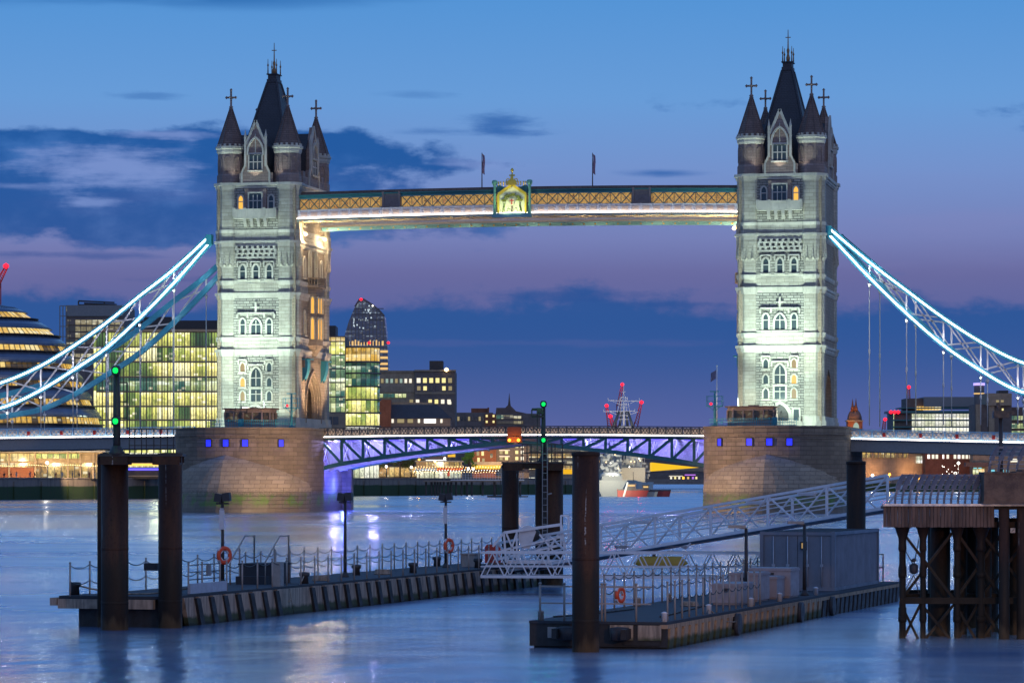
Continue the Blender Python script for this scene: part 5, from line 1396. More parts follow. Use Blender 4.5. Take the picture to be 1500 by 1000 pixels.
b.box('hatch', M['browngrey'], 760, 768, 729.6, 730.6, .5, 2.5)

# people strolling along the quay in front of the terrace restaurant
def person_mesh(pose):
    J = {'pelvis':(0,0,.95,.15),'waist':(0,0,1.12,.135),'chest':(0,.0,1.36,.165),'neck':(0,0,1.52,.06),'head':(0,-.01,1.66,.10),'crown':(0,0,1.76,.07)}
    E = [('pelvis','waist'),('waist','chest'),('chest','neck'),('neck','head'),('head','crown')]
    for s, t in ((-1,'l'),(1,'r')):
        f = s*pose
        J.update({'hip'+t:(s*.1,0,.9,.10),'knee'+t:(s*.11,-.10*f,.5,.068),'ankle'+t:(s*.11,-.22*f,.09,.042),'toe'+t:(s*.12,-.22*f-.17,.04,.036),
                  'shoulder'+t:(s*.2,0,1.44,.065),'elbow'+t:(s*.26,.10*f,1.17,.048),'wrist'+t:(s*.25,.12*f-.10,.94,.034),'hand'+t:(s*.245,.12*f-.15,.84,.038)})
        E += [('pelvis','hip'+t),('hip'+t,'knee'+t),('knee'+t,'ankle'+t),('ankle'+t,'toe'+t),('chest','shoulder'+t),('shoulder'+t,'elbow'+t),('elbow'+t,'wrist'+t),('wrist'+t,'hand'+t)]
    nm = list(J); me = bpy.data.meshes.new('person_body'); me.from_pydata([J[n][:3] for n in nm], [(nm.index(a), nm.index(b)) for a, b in E], [])
    o = bpy.data.objects.new('person_body', me); COL.objects.link(o)
    o.modifiers.new('skin', 'SKIN'); sm = o.modifiers.new('sub', 'SUBSURF'); sm.levels = 1; sm.render_levels = 1
    for i, n in enumerate(nm): me.skin_vertices[0].data[i].radius = (J[n][3], J[n][3])
    me.skin_vertices[0].data[0].use_root = True
    m2 = bpy.data.meshes.new_from_object(o.evaluated_get(bpy.context.evaluated_depsgraph_get()))
    bpy.data.objects.remove(o); return m2
clothes = [mat('dark_coat', (.03,.03,.04), .9), mat('red_jacket', (.25,.04,.03), .9), mat('pale_shirt', (.4,.38,.35), .9), mat('blue_jeans', (.05,.07,.14), .9)]
skin_m = mat('skin', (.42,.26,.19), .6); hair_m = mat('dark_hair', (.03,.02,.015), .8)
PM = []
for i, c in enumerate(clothes):
    m_ = person_mesh((.0, .8, -.6, .3)[i]); m_.materials.clear(); m_.materials.append(c); m_.materials.append(skin_m)
    for p in m_.polygons:
        c_ = p.center; p.material_index = 1 if (c_.z > 1.5 or (abs(c_.x) > .2 and c_.z < .95 and c_.z > .75)) else 0; p.use_smooth = True
    PM.append(m_)
hb = MB().lathe((0,.015,1.70),[(.105,-.08),(.118,-.01),(.10,.07),(.03,.115)],10)
hair0 = hb.build('hair', hair_m)
for i, px in enumerate((6, 16, 24, 44, 51, 82, 91, 106, 116, 131, 139)):
    p = at(px, 0, 838+(i*5 % 9)*1.2); o = bpy.data.objects.new('person', PM[i % 4]); COL.objects.link(o)
    o.location = (p.x, p.y, QZ); o.rotation_euler.z = i*2.1; o.scale = (1,1,.93+.04*(i % 4))
    tag(o, 'tiny distant person standing on the quay before the low lit terrace restaurant', 'person', 'people along the far quay')
    h = hair0 if i == 0 else hair0.copy()
    if i: COL.objects.link(h)
    h.parent = o

# ================================================================== WARSHIP, FAR BRIDGE, RIGHT BANK
b = Bld('warship', 'floodlit grey museum warship with white lattice masts moored beyond the lifting span', 915, 1010, 'ship', base=-1.5)
M['ship'] = paint('ship_grey', (.42,.44,.40), .5, dirtamt=.25); M['shipdark'] = paint('ship_dark', (.06,.07,.08), .5); M['hullred'] = paint('antifouling_red', (.28,.03,.03), .5)
mb = MB(); st = []
for t, w0, w1 in ((0, .2, 1.), (.12, 3.2, 4.6), (.3, 6., 7.), (.6, 8., 8.6), (1., 8.4, 8.8)):
    st.append((b.X(908)+ (b.X(845)-b.X(908))*0, t*90, w0, w1))
# the hull lies almost bow-on: bow towards us, stern far behind
def ring(t, w0, w1): 
    y = t*70; c = b.X(894)+t*9; w0 *= 1.2; w1 *= 1.2
    return [(c-w0,y,0),(c+w0,y,0),(c+w1,y,b.Z(703)-(.6 if t > .3 else 0)),(c-w1,y,b.Z(703)-(.6 if t > .3 else 0))]
R_ = [ring(*q) for q in ((0,1.4,4.2),(.06,2.6,4.5),(.2,4.2,5.2),(.5,5.,5.6),(1.,5.2,5.6))]
for a, c in zip(R_, R_[1:]):
    for i in range(4): j = (i+1) % 4; mb.poly([a[i], a[j], c[j], c[i]])
mb.poly(R_[0]); mb.poly(list(reversed(R_[-1]))); mb.build('hull', M['ship'], b.root)
bt = MB()
for a, c in zip(R_, R_[1:]):
    for i, j in ((0,1),):
        s = 1.02
        p0, p1 = a[0], a[1]; q0, q1 = c[0], c[1]
        bt.poly([(p0[0]-.15,p0[1]-.05,.0),(q0[0]-.15,q0[1],.0),(q0[0]-.2,q0[1],1.9),(p0[0]-.3,p0[1]-.05,1.9)]); bt.poly([(p1[0]+.15,p1[1]-.05,.0),(q1[0]+.15,q1[1],.0),(q1[0]+.2,q1[1],1.9),(p1[0]+.3,p1[1]-.05,1.9)])
bt.build('boot_topping', M['shipdark'], b.root)
def deckhouse(x0, x1, y0, y1, d0, d1, m='ship', nm='deckhouse'): return b.box(nm, M[m], x0, x1, y0, y1, d0, d1)
deckhouse(882, 912, 697, 703.3, 2, 40); deckhouse(886, 908, 690, 697.2, 14, 40)
br = deckhouse(885, 914, 668, 690.2, 22, 40, nm='bridge_house'); deckhouse(887, 912, 666.5, 668.4, 21, 41); deckhouse(890, 910, 660, 666.6, 24, 38)
for y in (672, 679): MB().box(b.X(887), b.X(912), 21.8, 22, b.Z(y+3), b.Z(y)).build('bridge_windows', mat('bridge_glazing', (.2,.25,.27), .2), br)
tu = MB().lathe((b.X(896),9,b.Z(702)),[(3.2,0),(3.4,.6),(3.1,1.8),(2.4,2.1)],12)
for x in (-.9, 0., .9): tu.tube([(b.X(896)+x,7,b.Z(697)),(b.X(896)+x,1.5,b.Z(695.5))],.16,6)
tu.build('gun_turret', M['ship'], b.root)
for px in (918, 930): 
    MB().tube([(b.X(px),46,b.Z(700)),(b.X(px)+.3,47.5,b.Z(662))],2.0,12,1.75).build('funnel', M['shipdark'] if px == 918 else M['ship'], b.root)
deckhouse(908, 952, 684, 706, 36, 60); deckhouse(878, 916, 686, 704, 30, 42); deckhouse(914, 944, 676, 684.2, 44, 58); deckhouse(934, 950, 672, 684.2, 50, 60); deckhouse(918, 940, 657, 672, 60, 64, 'tanwall' if False else 'ship')
# rafts, boats, davits, cranes on deck
cl = MB(); R = random.Random(5)
for i in range(110):
    x = R.uniform(880, 955); y = R.uniform(664, 702); d = R.uniform(41.2, 41.9) if x > 912 else R.uniform(13.2, 13.8)
    cl.box(b.X(x), b.X(x)+R.uniform(.3,1.4), d-.5, d, b.Z(y), b.Z(y)+R.uniform(.3,1.1))
for i in range(26):
    x = R.uniform(884, 950); cl.tube([(b.X(x),20 if x < 912 else 41,b.Z(R.uniform(690,700))),(b.X(x+R.uniform(-5,5)),20 if x < 912 else 41,b.Z(R.uniform(652,680)))],.09,5)
cl.build('deck_fittings', M['ship'], b.root)
for i in range(26):
    x = R.uniform(884, 950); y = R.uniform(662, 702); d = 13. if x < 912 else 40.5
    MB().lathe((b.X(x),d,b.Z(y)),[(.02,-.2),(.2,0),(.02,.2)],6).build('deck_lamp', M['warm'] if i % 3 else M['whitelamp'], b.root)
# main mast: dark tripod legs, white yards
ms = MB()
for x, y in ((-3.4,0),(3.2,0),(-1.2,3),(1.6,3)): ms.tube([(b.X(920)+x,44+y,b.Z(626)),(b.X(921)+x*.42,45,b.Z(598))],.5,6,.35)
ms.build('mast_leg', M['shipdark'], b.root)
mt = MB().tube([(b.X(921),45,b.Z(626)),(b.X(921),45,b.Z(574))],.35,6,.2).tube([(b.X(921),45,b.Z(574)),(b.X(921),45,b.Z(555))],.16,6,.08)
mt.box(b.X(914),b.X(933),44,46,b.Z(626),b.Z(620))
for y, x0, x1, dr in ((581,897,945,1.2),(598,890,938,-.6)):
    mt.bar((b.X(x0),45,b.Z(y)),(b.X(x1),45,b.Z(y+dr)),.22).bar((b.X(x0),45,b.Z(y)),(b.X(x0),45,b.Z(y-4)),.12).bar((b.X(x1),45,b.Z(y)),(b.X(x1),45,b.Z(y-4)),.12)
for y, w in ((576,4),(568,2.6),(587,5),(592,6),(604,6),(610,8)): mt.bar((b.X(921-w),45,b.Z(y)),(b.X(921+w),45,b.Z(y)),.18)
for x in (911, 916, 926, 931): mt.bar((b.X(x),45,b.Z(602)),(b.X(x*.5+460.5),45,b.Z(576)),.12)
for x in (-1, 1):
    mt.bar((b.X(921+x*22),45,b.Z(598)),(b.X(921+x*5),45,b.Z(605)),.14).bar((b.X(921+x*20),45,b.Z(581)),(b.X(921),45,b.Z(590)),.1).bar((b.X(921+x*6),45,b.Z(580)),(b.X(921+x*3),45,b.Z(576)),.2)
mt.build('mast', M['white'], b.root)
for px, py, dp, tx, ty, td, c, e in ((892,694,1000,898,694,1030,(1.,.92,.72),4655),(872,716,975,892,712,1012,(1.,.95,.72),8379),(915,716,975,898,712,1012,(1.,.92,.6),4655),(900,690,1012,900,676,1033,(1.,.93,.8),3723),(930,700,1030,930,685,1055,(1.,.75,.42),4655),(940,690,1030,938,672,1060,(1.,.72,.4),3723),(921,640,1030,921,600,1056,(1.,.95,.85),8379)): lamp('ship_floodlight', at(px,py,dp), c, e, 'SPOT', .5, at(tx,ty,td), 100, .7)
# work boats alongside
def boat(label, px, dep, L, w, hullm, h, cabin=True):
    p = at(px, 0, dep); t = thing('work_boat', label, 'boat', (p.x, p.y, -.4), YAW)
    MB().slab([(-L/2,0),(L/2*.8,0),(L/2,h),(-L/2*1.04,h)],-w,0,(0,0,0),(1,0,0)).build('hull', M[hullm], t)
    MB().box(-L/2*1.02,L/2*.98,-w*.0-.12,.05,h-.35,h+.02).build('rubbing_strake', M['shipdark'], t)
    if cabin:
        c = MB().box(-L*.2,L*.08,.6,w-.6,h,h+1.5).box(-L*.23,L*.11,.4,w-.4,h+1.5,h+1.62).tube([(0,w/2,h+2.1),(0,w/2,h+5)],.1,6).build('wheelhouse', M['shipdark'], t)
        MB().box(-L*.17,L*.05,.52,.6,h+.8,h+1.25).build('wheelhouse_glazing', M['warm_lit'], c)
    return t
boat('small red workboat moored against the warship hull', 928, 985, 9., 4., 'hullred', 2.6); boat('grey work tender lying between the red workboat and the dark red lighter', 948, 988, 6.5, 3.5, 'ship', 2.2)
boat('low dark red lighter without a wheelhouse moored by the warship', 968, 990, 6., 4., 'hullred', 2.4, False)
for px, y in ((917,712),(935.5,713),(936,709)): 
    p = at(px, y, 984); lamp('boat_red_light', p, (1.,.05,.08), 60, 'POINT', .2)
gw = Bld('ship_gangplank', 'steep pale boarding ladder leaning on the warship side', 914, 983, 'gangplank', base=.3)
MB().bar((gw.X(913),0,gw.Z(727)),(gw.X(919),0,gw.Z(706)),.3).bar((gw.X(914.5),0,gw.Z(727)),(gw.X(920.5),0,gw.Z(706)),.12).build('ladder', M['white'], gw.root)

# tower cranes with red beacons
def crane(label, px0, py0, px1, py1, dep, m='red', r=1.6):
    b = Bld('tower_crane', label, px1, dep, 'crane')
    mb = MB(); p0, p1 = Vector((b.X(px0),0,b.Z(py0))), Vector((b.X(px1),0,b.Z(py1)))
    n = 9; d = p1-p0; s = Vector((d.z,0,-d.x)).normalized()*1.1
    for q in (-1, 1): mb.bar(p0+s*q, p1+s*q*.5, .55)
    for i in range(n): mb.bar(p0+d*(i/n)+s*(1-.5*i/n), p0+d*((i+1)/n)-s*(1-.5*(i+1)/n), .4)
    mb.build('jib', M[m], b.root)
    ma = MB(); gx = p0.x
    for q in (-1, 1): ma.bar((gx+q*1.2,2,0),(gx+q*1.2,2,p0.z+2),.5)
    for i in range(10): z = p0.z*i/10; ma.bar((gx-1.2,2,z),(gx+1.2,2,z+p0.z/10),.3)
    ma.build('mast', M[m], b.root)
    b.lamp(px1, py1, M['redlamp'], r, -2.5, 'beacon')
    lamp('crane_beacon_light', at(px1, py1, dep-6), (1.,.02,.06), 1500, 'POINT', 1.)
M['cranered'] = paint('crane_red', (.30,.04,.04), .5)
crane('red crane jib with a glowing beacon high above the glass dome building', -4, 416, 10, 390, 1500, 'cranered', 1.3)
crane('tower crane with the highest red beacon behind the warship masts', 906, 596, 911.5, 563, 2300, 'cranered', 1.3)
crane('tower crane with a red beacon nearest the green-lamped mast, by the warship mast', 893, 625, 888.5, 594, 2100, 'cranered', 1.2)
crane('tower crane with the lowest red beacon beside the warship masts', 899, 626, 894, 609.5, 2000, 'cranered', 1.2)
crane('tower crane with a red beacon between the warship mast and the flagpole', 932, 622, 939.5, 589, 2200, 'cranered', 1.3)
crane('thin tower crane with a red beacon rising over the grey roof block', 1331, 596, 1330.5, 567, 1900, 'shipdark', 1.1)
crane('low thin crane with a red beacon between the clock tower and the stepped office', 1293, 640, 1296, 614, 2000, 'shipdark', 1.1)

# --- far concrete bridge
p = at(1000, 0, 1480); b = Bld('far_bridge', 'low concrete road bridge far upstream with a yellow lit underside', 1150, 1480, 'bridge', base=-2)
dk_ = MB().box(b.X(820), b.X(1660), 0, 14, b.Z(690), b.Z(677)); dk_.build('deck', M['tanwall'], b.root)
ar = MB()
for x0, x1 in ((930, 1110), (1118, 1330), (1338, 1560)):
    n = 14; xs = [x0+(x1-x0)*i/n for i in range(n+1)]; f = lambda x: 691+17*abs((2*(x-x0)/(x1-x0)-1))**2.2
    for a, c in zip(xs, xs[1:]): ar.poly([(b.X(a),.3,b.Z(f(a))),(b.X(c),.3,b.Z(f(c))),(b.X(c),13.7,b.Z(f(c))),(b.X(a),13.7,b.Z(f(a)))]); ar.poly([(b.X(a),.3,b.Z(f(a))),(b.X(c),.3,b.Z(f(c))),(b.X(c),.3,b.Z(689.8)),(b.X(a),.3,b.Z(689.8))])
ar.build('arch', M['browngrey'], b.root)
for x in (926, 1114, 1334, 1564): b.box('bridge_leg', M['browngrey'], x-5, x+5, 690.1, None, .5, 13.5)
pr = MB()
for i in range(90): x = 1250+i*2.8; pr.box(b.X(x), b.X(x)+.35, -.12, .1, b.Z(676.8), b.Z(672.5))
pr.box(b.X(820), b.X(1660), -.1, .1, b.Z(672.4), b.Z(671.4)); pr.build('parapet', M['tanwall'], b.root)
for x in (1278, 1330, 1400): lamp('far_bridge_light', at(x, 690, 1445), (1.,.5,.2), 2500, 'SPOT', 1., at(x, 676, 1482), 130, .8)
b = Bld('bridge_underside_glow', 'glowing yellow wedge as the lit underside of the far bridge, between the warship and the bridge pier', 985, 1400)
MB().slab([(b.X(955),b.Z(677)),(b.X(1024),b.Z(684.5)),(b.X(955),b.Z(690))],-20,0,(0,0,0),(1,0,0)).build('lit_soffit', glow('yellow_lit_soffit', (1.,.58,.0), .95), b.root)  # glowing wedge gives the lamp light under the far bridge
MB().slab([(b.X(955),b.Z(674.6)),(b.X(1045),b.Z(680)),(b.X(1045),b.Z(684.4)),(b.X(1024.3),b.Z(684.4)),(b.X(955),b.Z(676.8))],-20,.1,(0,0,0),(1,0,0)).build('deck_edge', M['browngrey'], b.root)
b = Bld('arcade_frontage', 'dim waterfront frontage with violet and white lights under the far dark arch', 1000, 1700)
b.box('wall', M['browngrey'], 930, 1060, 690, None, 0, 10)
for x, m in ((983,wh),(989,lit),(995,wh),(1001,M['orangelamp']),(1008,M['warm_lit']),(1015,M.setdefault('violet_win', glow('violet_window', (.55,.2,.9), 1.))),(1020,lit)): b.box('window', m, x-1.4, x+1.4, 698, 706, -.2, 0)
b.box('light_line', M['violet_win'], 1003, 1019, 694.5, 696, -.2, 0); b.box('light_line', wh, 980, 1000, 696.5, 697.3, -.2, 0)
b.box('quay', M['concrete'], 930, 1060, 709, None, -3, 0)

# --- long far river frontage closing the view (right of the ship and behind everything)
b = Bld('far_frontage', 'long low row of dim far buildings closing the river view behind the warship', 850, 1900)
b.box('wall', M['browngrey'], 690, 1060, 664, None, 0, 20)
for i in range(40):
    R = random.Random(i); x = 766+i*4.1; b.box('window', (dim, lit, wh, M['warm_lit'])[i % 4], x, x+1.6, 668+ (i*7 % 4)*6, 671+(i*7 % 4)*6, -.3, 0)
b.box('quay', M['concrete'], 690, 1060, 700, None, -4, 0)
b = Bld('far_pier_pavilion', 'low lit landing stage between the middle piles and the warship', 790, 1250, 'pavilion', base=-1)
b.box('pontoon', M['shipdark'], 762, 842, 708, None, 0, 8); b.box('glazing', M['off_white'], 764, 812, 699, 705, .5, 6); b.box('roof', M['grey'], 762, 815, 697, 698.9, 0, 7)
b.box('rail', M['white'], 762, 842, 705.2, 706, -.3, 0); b.box('light_strip', M['yellow_awning'], 815, 840, 687, 694, 10, 12)
pz = MB()
for x in (824, 829, 833, 837, 841): pz.tube([(b.X(x),-1,0),(b.X(x),-1,b.Z(700))],.35,6)
pz.build('pile', M['browngrey'], b.root)

# --- right bank
b = Bld('domed_clock_tower', 'small brick dome-topped clock tower with twin spires, lit orange on one side', 1252, 1480, 'tower')
b.box('shaft', M['brick'], 1242, 1263.5, 617, None, 0, 7)
b.box('cornice', M['tanwall'], 1240.5, 1264.5, 615, 617.2, -.4, 7.4)
MB().lathe((b.X(1253),3.5,b.Z(615)),[(3.2,0),(3.1,1.6),(2.4,3.4),(1.2,4.7),(.5,5.1),(.3,6.3)],12).build('dome', M['spire'], b.root)
sp = MB()
for x, y in ((1249.5,584),(1254.5,583)): sp.lathe((b.X(x),2.,b.Z(602)),[(.9,0),(.8,1.4),(.5,2.2),(.06,b.Z(y)-b.Z(602))],6)
sp.build('spire', M['brick'], b.root)
MB().slab(gothic(2.6,3.6,4),0,.2,(b.X(1254),0,b.Z(630)),(1,0,0)).build('window', M['win_teal'], b.root)
lamp('tower_floodlight', at(1240, 622, 1474), (1.,.42,.05), 1800, 'POINT', .5); lamp('tower_floodlight', at(1246, 600, 1474), (1.,.42,.05), 900, 'POINT', .5)
b = Bld('glass_office', 'stepped glass office with two bright white floors and a grey roof block', 1370, 1560)
b.box('core', M['browngrey'], 1310, 1436, 604, None, .6, 30)
for i, (y0, y1) in enumerate(((606,614),(616.5,624),(626,634))):
    b.box('glazing', M['off_white'], 1336, 1431, y0, y1, -.0, .5); b.box('glazing', M['off_green'], 1309, 1335.5, y0, y1, .8, 1.2); b.box('floor_slab', M['tealgreen'], 1306, 1432, y1+.2, y1+2.2, -1.4, .5)
b.box('roof_terrace', M['tealgreen'], 1302, 1432, 601.5, 604.8, -1.5, 20); b.box('penthouse', M['off_orange'], 1344, 1380, 595, 600, 2, 14); b.box('roof_block', M['grey'], 1354, 1430, 581, 595.5, 1, 24); b.box('roof_block', M['spire'], 1329, 1354, 583, 601.4, 4, 24); b.box('roof_terrace', M['tealgreen'], 1318, 1432, 596.5, 598.2, -.5, 18)
for x in (1304.5, 1310, 1315): b.lamp(x, 603.5, M['redlamp'], .9, -1.8, 'beacon')
b = Bld('old_stone_office', 'brown stone office with a projecting upper block beside the violet-ringed tower', 1455, 1500)
b.box('wall', M['browngrey'], 1428, 1482, 592, None, 0, 20); b.box('upper_block', M['tanwall'], 1444, 1481, 576, 594, -2.4, 18); b.box('pier', M['tanwall'], 1429, 1436, 592, None, -1.5, 0); b.box('pier', M['tanwall'], 1448, 1456, 594.1, None, -1.6, 0)
for x in (1458, 1465): b.box('window', dim, x, x+4, 586, 589, -2.6, -2.4)
b.box('window', lit, 1467.5, 1470, 598, 601, -.2, 0); b.box('roof_plant', M['dark'], 1464, 1478, 571.5, 575.9, 2, 10)
b = Bld('round_stair_tower', 'round tower topped by a glowing violet ring', 1436, 1540, 'tower')
MB().lathe((0,4,0),[(2.3,0),(2.3,b.Z(563.5))],14).build('shaft', M['browngrey'], b.root); MB().lathe((0,4,0),[(2.4,b.Z(577)),(2.4,b.Z(575))],14).build('light_ring', M['warm_lit'], b.root); MB().lathe((0,4,0),[(2.6,b.Z(564)),(2.6,b.Z(560.5)),(.5,b.Z(560))],14).build('light_ring', glow('violet_ring', (.45,.35,1.), 1.6), b.root)
b = Bld('glass_office', 'grey-green glass office beyond the brown stone office with the projecting block', 1490, 1520)
b.box('wall', M['spire'], 1470, 1540, 596, None, .5, 20); 
for y0, y1 in ((609,614.5),(620,627),(631,635)): b.box('glazing', M['off_green'], 1472, 1540, y0, y1, -.1, .4)
# below the right approach deck
b = Bld('waterfront_offices', 'orange-lit waterfront offices beside the brick warehouse', 1310, 1450)
b.box('wall', M['tanwall'], 1225, 1362, 652, None, .5, 14); b.box('glazing', M['shop'], 1262, 1330, 655, 670, 0, .45); b.box('glazing', M['off_green'], 1316, 1356, 655, 662, -.3, 0); b.box('glazing', M['off_white'], 1342, 1356, 668, 678, -.3, .45)
for x in range(1268, 1332, 9): b.box('column', M['tanwall'], x, x+1.6, 653, 671, -.5, -.05)
b = Bld('brick_warehouse', 'brick riverside warehouse with a row of white windows', 1395, 1440)
b.box('wall', M['brick'], 1355, 1426, 652, None, 0, 14)
for i, x in enumerate((1358.5,1365,1370.5,1380.5,1386.5,1397,1403,1409,1414.5,1420)): b.box('window', wh if i % 3 else M['win_bright'], x, x+3.6, 665.5, 671.5, -.15, 0)
for x in (1356, 1384, 1424): b.box('pilaster', M['brick'], x-1, x+1, 653, None, -.4, -.02)
b.box('window', teal_w, 1365, 1376, 660.5, 662, -.15, 0)
b = Bld('riverside_block', 'pale riverside block with cyan lit windows behind the masonry block', 1465, 1430)
b.box('wall', M['tanwall'], 1425, 1530, 655, None, 0, 14); cy = M.setdefault('cyan_win', glow('cyan_window', (.2,.75,.95), .9))
for x, y, w in ((1470,663,24),(1478,674,14),(1426,687,5),(1433,687,5),(1452,690,5),(1462,690,8),(1474,690,4)): b.box('window', cy if y != 674 else wh, x, x+w, y-2.4, y+2.4, -.2, 0)
b.box('canopy', M['spire'], 1412, 1445, 677, 683, -6, 0); b.box('dark_glazing', M['off_green'], 1425, 1442, 686, 694, -.3, 0)
g2 = MB().poly([tuple(at(1195,0,1395).xy)+(3.6,), tuple(at(1700,0,1395).xy)+(3.6,), tuple(at(1900,0,2600).xy)+(3.6,), tuple(at(1195,0,2600).xy)+(3.6,)]); o = g2.build('pavement', mat('quay_paving', (.22,.18,.15), .8)); tag(o, kind='structure')
b = Bld('quay_wall', 'dark stone quay wall seen through the curved jetty railing', 1300, 1394, 'river wall', base=-3)
b.box('wall_body', M['quay'], 1195, 1700, 700, None, 0, .8); b.box('coping', M['concrete'], 1195, 1700, 699, 700.2, -.15, 1.)
for a in (('bright orange lamp before the orange-lit waterfront offices', 1303,694.5,1380,M['orangelamp'],OL,1500), ('white quay lamp next to the dark pile behind the container', 1278,696,1382,M['whitelamp'],WL,700),
          ('white floodlamp in front of the brick warehouse', 1404,678,1380,M['whitelamp'],WL,1200), ('orange lamp seen through the curved jetty railing', 1345,700,1370,M['orangelamp'],OL,900), ('small orange lamp just above the masonry block', 1484,694,1380,M['orangelamp'],OL,700),
          ('warm lamp seen between the curved jetty railing and the masonry block', 1438,705,1360,M['warm'],OL,500)):
    quay_lamp(*a, r=.62, base=-2)
for px, tx in ((1280,1275),(1310,1310),(1345,1340),(1375,1375),(1405,1405),(1440,1440),(1470,1470)): lamp('bank_spill', at(px, 690, 1398), (1.,.46,.16), 2600, 'SPOT', 1., at(tx, 668, 1445), 120, .8)
# bare light-wrapped tree beside the warehouse
p = at(1393, 0, 1385); t = thing('tree', 'bare small tree hung with white lights before the brick warehouse', 'tree', (p.x, p.y, 3.6))
tr = MB(); lt = MB(); R = random.Random(8)
tr.tube([(0,0,0),(0,0,3.)],.2,5,.1)
for i in range(26):
    a = R.uniform(0,2*PI); e = (math.cos(a)*R.uniform(.8,4.6), math.sin(a)*2, R.uniform(2.5,7.)); tr.tube([(0,0,R.uniform(1.5,3)), e], .06, 4, .02); lt.lathe(e,[(.02,-.16),(.17,0),(.02,.16)],5)
tr.build('trunk', M['bark'], t); lt.build('string_lights', M['whitelamp'], t)

# ================================================================== FOREGROUND: PILES
def rustfn(name, c1, c2, droppings):
    def fn(k):
        P = k.n('ShaderNodeNewGeometry').outputs['Position']; z = k.sep(P)[2]
        n = k.noise(k.scale(P, (2.2,2.2,.35)), 1., 6, .65); n2 = k.noise(P, 9., 5, .7); s = k.noise(k.scale(P, (9.,9.,.22)), 1., 3, .6)
        c = k.mix(k.mapr(n, .35, .7), c1, c2)
        c = k.mix(k.mapr(n2, .5, .75, 0, .6), c, [q*.4 for q in c1])
        zz = k.m('ADD', z, k.m('MULTIPLY', k.m('SUBTRACT', n, .5), 1.6))
        c = k.mix(k.mapr(zz, 1.9, 2.8, .8, 0.), c, (.018,.016,.012))
        c = k.mix(k.m('MULTIPLY', k.mapr(zz, .1, .5, 1., 0.), .8), c, (.10,.07,.04))
        if droppings:
            d = k.m('MULTIPLY', k.mapr(s, .66, .70), k.m('MULTIPLY', k.mapr(z, 2.8, 3.2), k.mapr(n2, .42, .55)))
            c = k.mix(k.m('MULTIPLY', d, .8), c, (.40,.40,.40))
        k.put(k.b.inputs['Base Color'], c); k.put(k.b.inputs['Roughness'], k.mapr(n, .3, .7, .45, .75)); bump(k, k.m('ADD', n2, n), .02, .6)
    m = nodes(name, fn, metal=.0, spec=.18); return m
M['rust'] = rustfn('rusted_pile', (.038,.020,.015), (.085,.040,.023), True)
M['rustdark'] = rustfn('dark_iron_pile', (.020,.014,.012), (.045,.026,.017), False)
def pile(label, px, pbase, wpx, ptop, m='rust', dep=None, nm='mooring_pile', n=24):
    dep = dep or 5*FPX/(pbase-HOR); p = at(px, HOR, dep); r = wpx/2*dep/FPX; h = zrow(ptop, dep)
    t = thing(nm, label, 'pile', (p.x, p.y, -3.))
    MB().tube([(0,0,0),(0,0,3+h)], r, n).build('shaft', M[m], t)
    cp = MB().lathe((0,0,3+h),[(r*.98,-.02),(r*1.05,.0),(r*1.05,.1),(r*.6,.12)],n).build('cap', M['rustdark'], t)
    for z in (3.9, 5.7): MB().lathe((0,0,z),[(r*1.0,-.05),(r*1.015,-.04),(r*1.015,.04),(r*1.0,.05)],n).build('weld_band', M[m], t)
    return t, p, r, h, dep
pile('thick rusty mooring pile with a slim pile alongside, under the two-lamp mast', 168, 922, 40, 668)
pile('slim dark rusty pile touching the thick pile under the two-lamp mast', 146, 918, 7, 672)
pile('rusty mooring pile of the crossbeamed pair, nearest the notice rail', 249.5, 919, 35, 668)
pile('tall single rusty mooring pile in the centre foreground', 858, 954, 40, 667)
pile('single rusty pile of the middle group, without ladder, nearest the fire cabinet', 747.5, 858, 25, 684, dep=163)
pile('wide rusty pile of the middle group, next to the ladder and the tall single pile', 811, 857, 28, 680, dep=161)
pile('rusty pile half hidden behind the laddered pile of the middle group', 794, 858, 20, 680, dep=162.5)
pile('dark rusty mooring pile behind the shipping container', 1254, 860, 28, 679, 'rustdark', dep=137.6)

def local(px, py, dep, o): v = at(px, py, dep); return v-o
# --- crossbeam platforms on the piles, with masts
def dolphin_top(label, x0, x1, dep, y0, y1, name='pile_crossbeam'):
    o = at((x0+x1)/2, y0, dep); t = thing(name, label, 'crossbeam', o, YAW); k = dep/FPX; w = (x1-x0)*k/2
    h = (y1-y0)*k
    MB().box(-w,w,-.55,-.35,-h*.62,-.05).box(-w,w,.35,.55,-h*.62,-.05).build('beam', M['rustdark'], t)
    MB().box(-w-.05,w+.05,-.6,.6,-.05,.03).build('deck_plate', M['dark'], t)
    for s in (-1, 1): MB().box(s*w-.5*s-.45, s*w-.5*s+.45, -.66, .66, -h*.8, -.06).build('bearing_bracket', M['rust'], t)
    return t, o, k, w
t, o, k, w = dolphin_top('rusty crossbeam joining the two thick piles at the end of the chain-fenced pontoon', 148, 268, 113, 666, 684)
t, o, k, w = dolphin_top('dark crossbeam with cage railing joining the middle piles', 736, 825, 161, 677, 692)
def cage(t, k, xs, x0, htop, ys=(-.5,.5), levels=(.5,1.0)):
    rr = MB()
    for x in xs:
        for y in ys: MB().bar(((x-x0)*k,y,.03),((x-x0)*k,y,htop*k),.05).build('cage_post', M['dark'], t)
    for y in ys:
        for l in levels: rr.bar(((xs[0]-x0)*k,y,htop*k*l),((xs[-1]-x0)*k,y,htop*k*l),.045)
    for x in (xs[0], xs[-1]):
        for l in levels: rr.bar(((x-x0)*k,ys[0],htop*k*l),((x-x0)*k,ys[1],htop*k*l),.045)
    return rr
rr = cage(t, k, (765,772,778,787,793,801,808,813,824), 780.5, 27, levels=(.52,.98))
rr.build('cage_rail', M['dark'], t)
ld = MB()
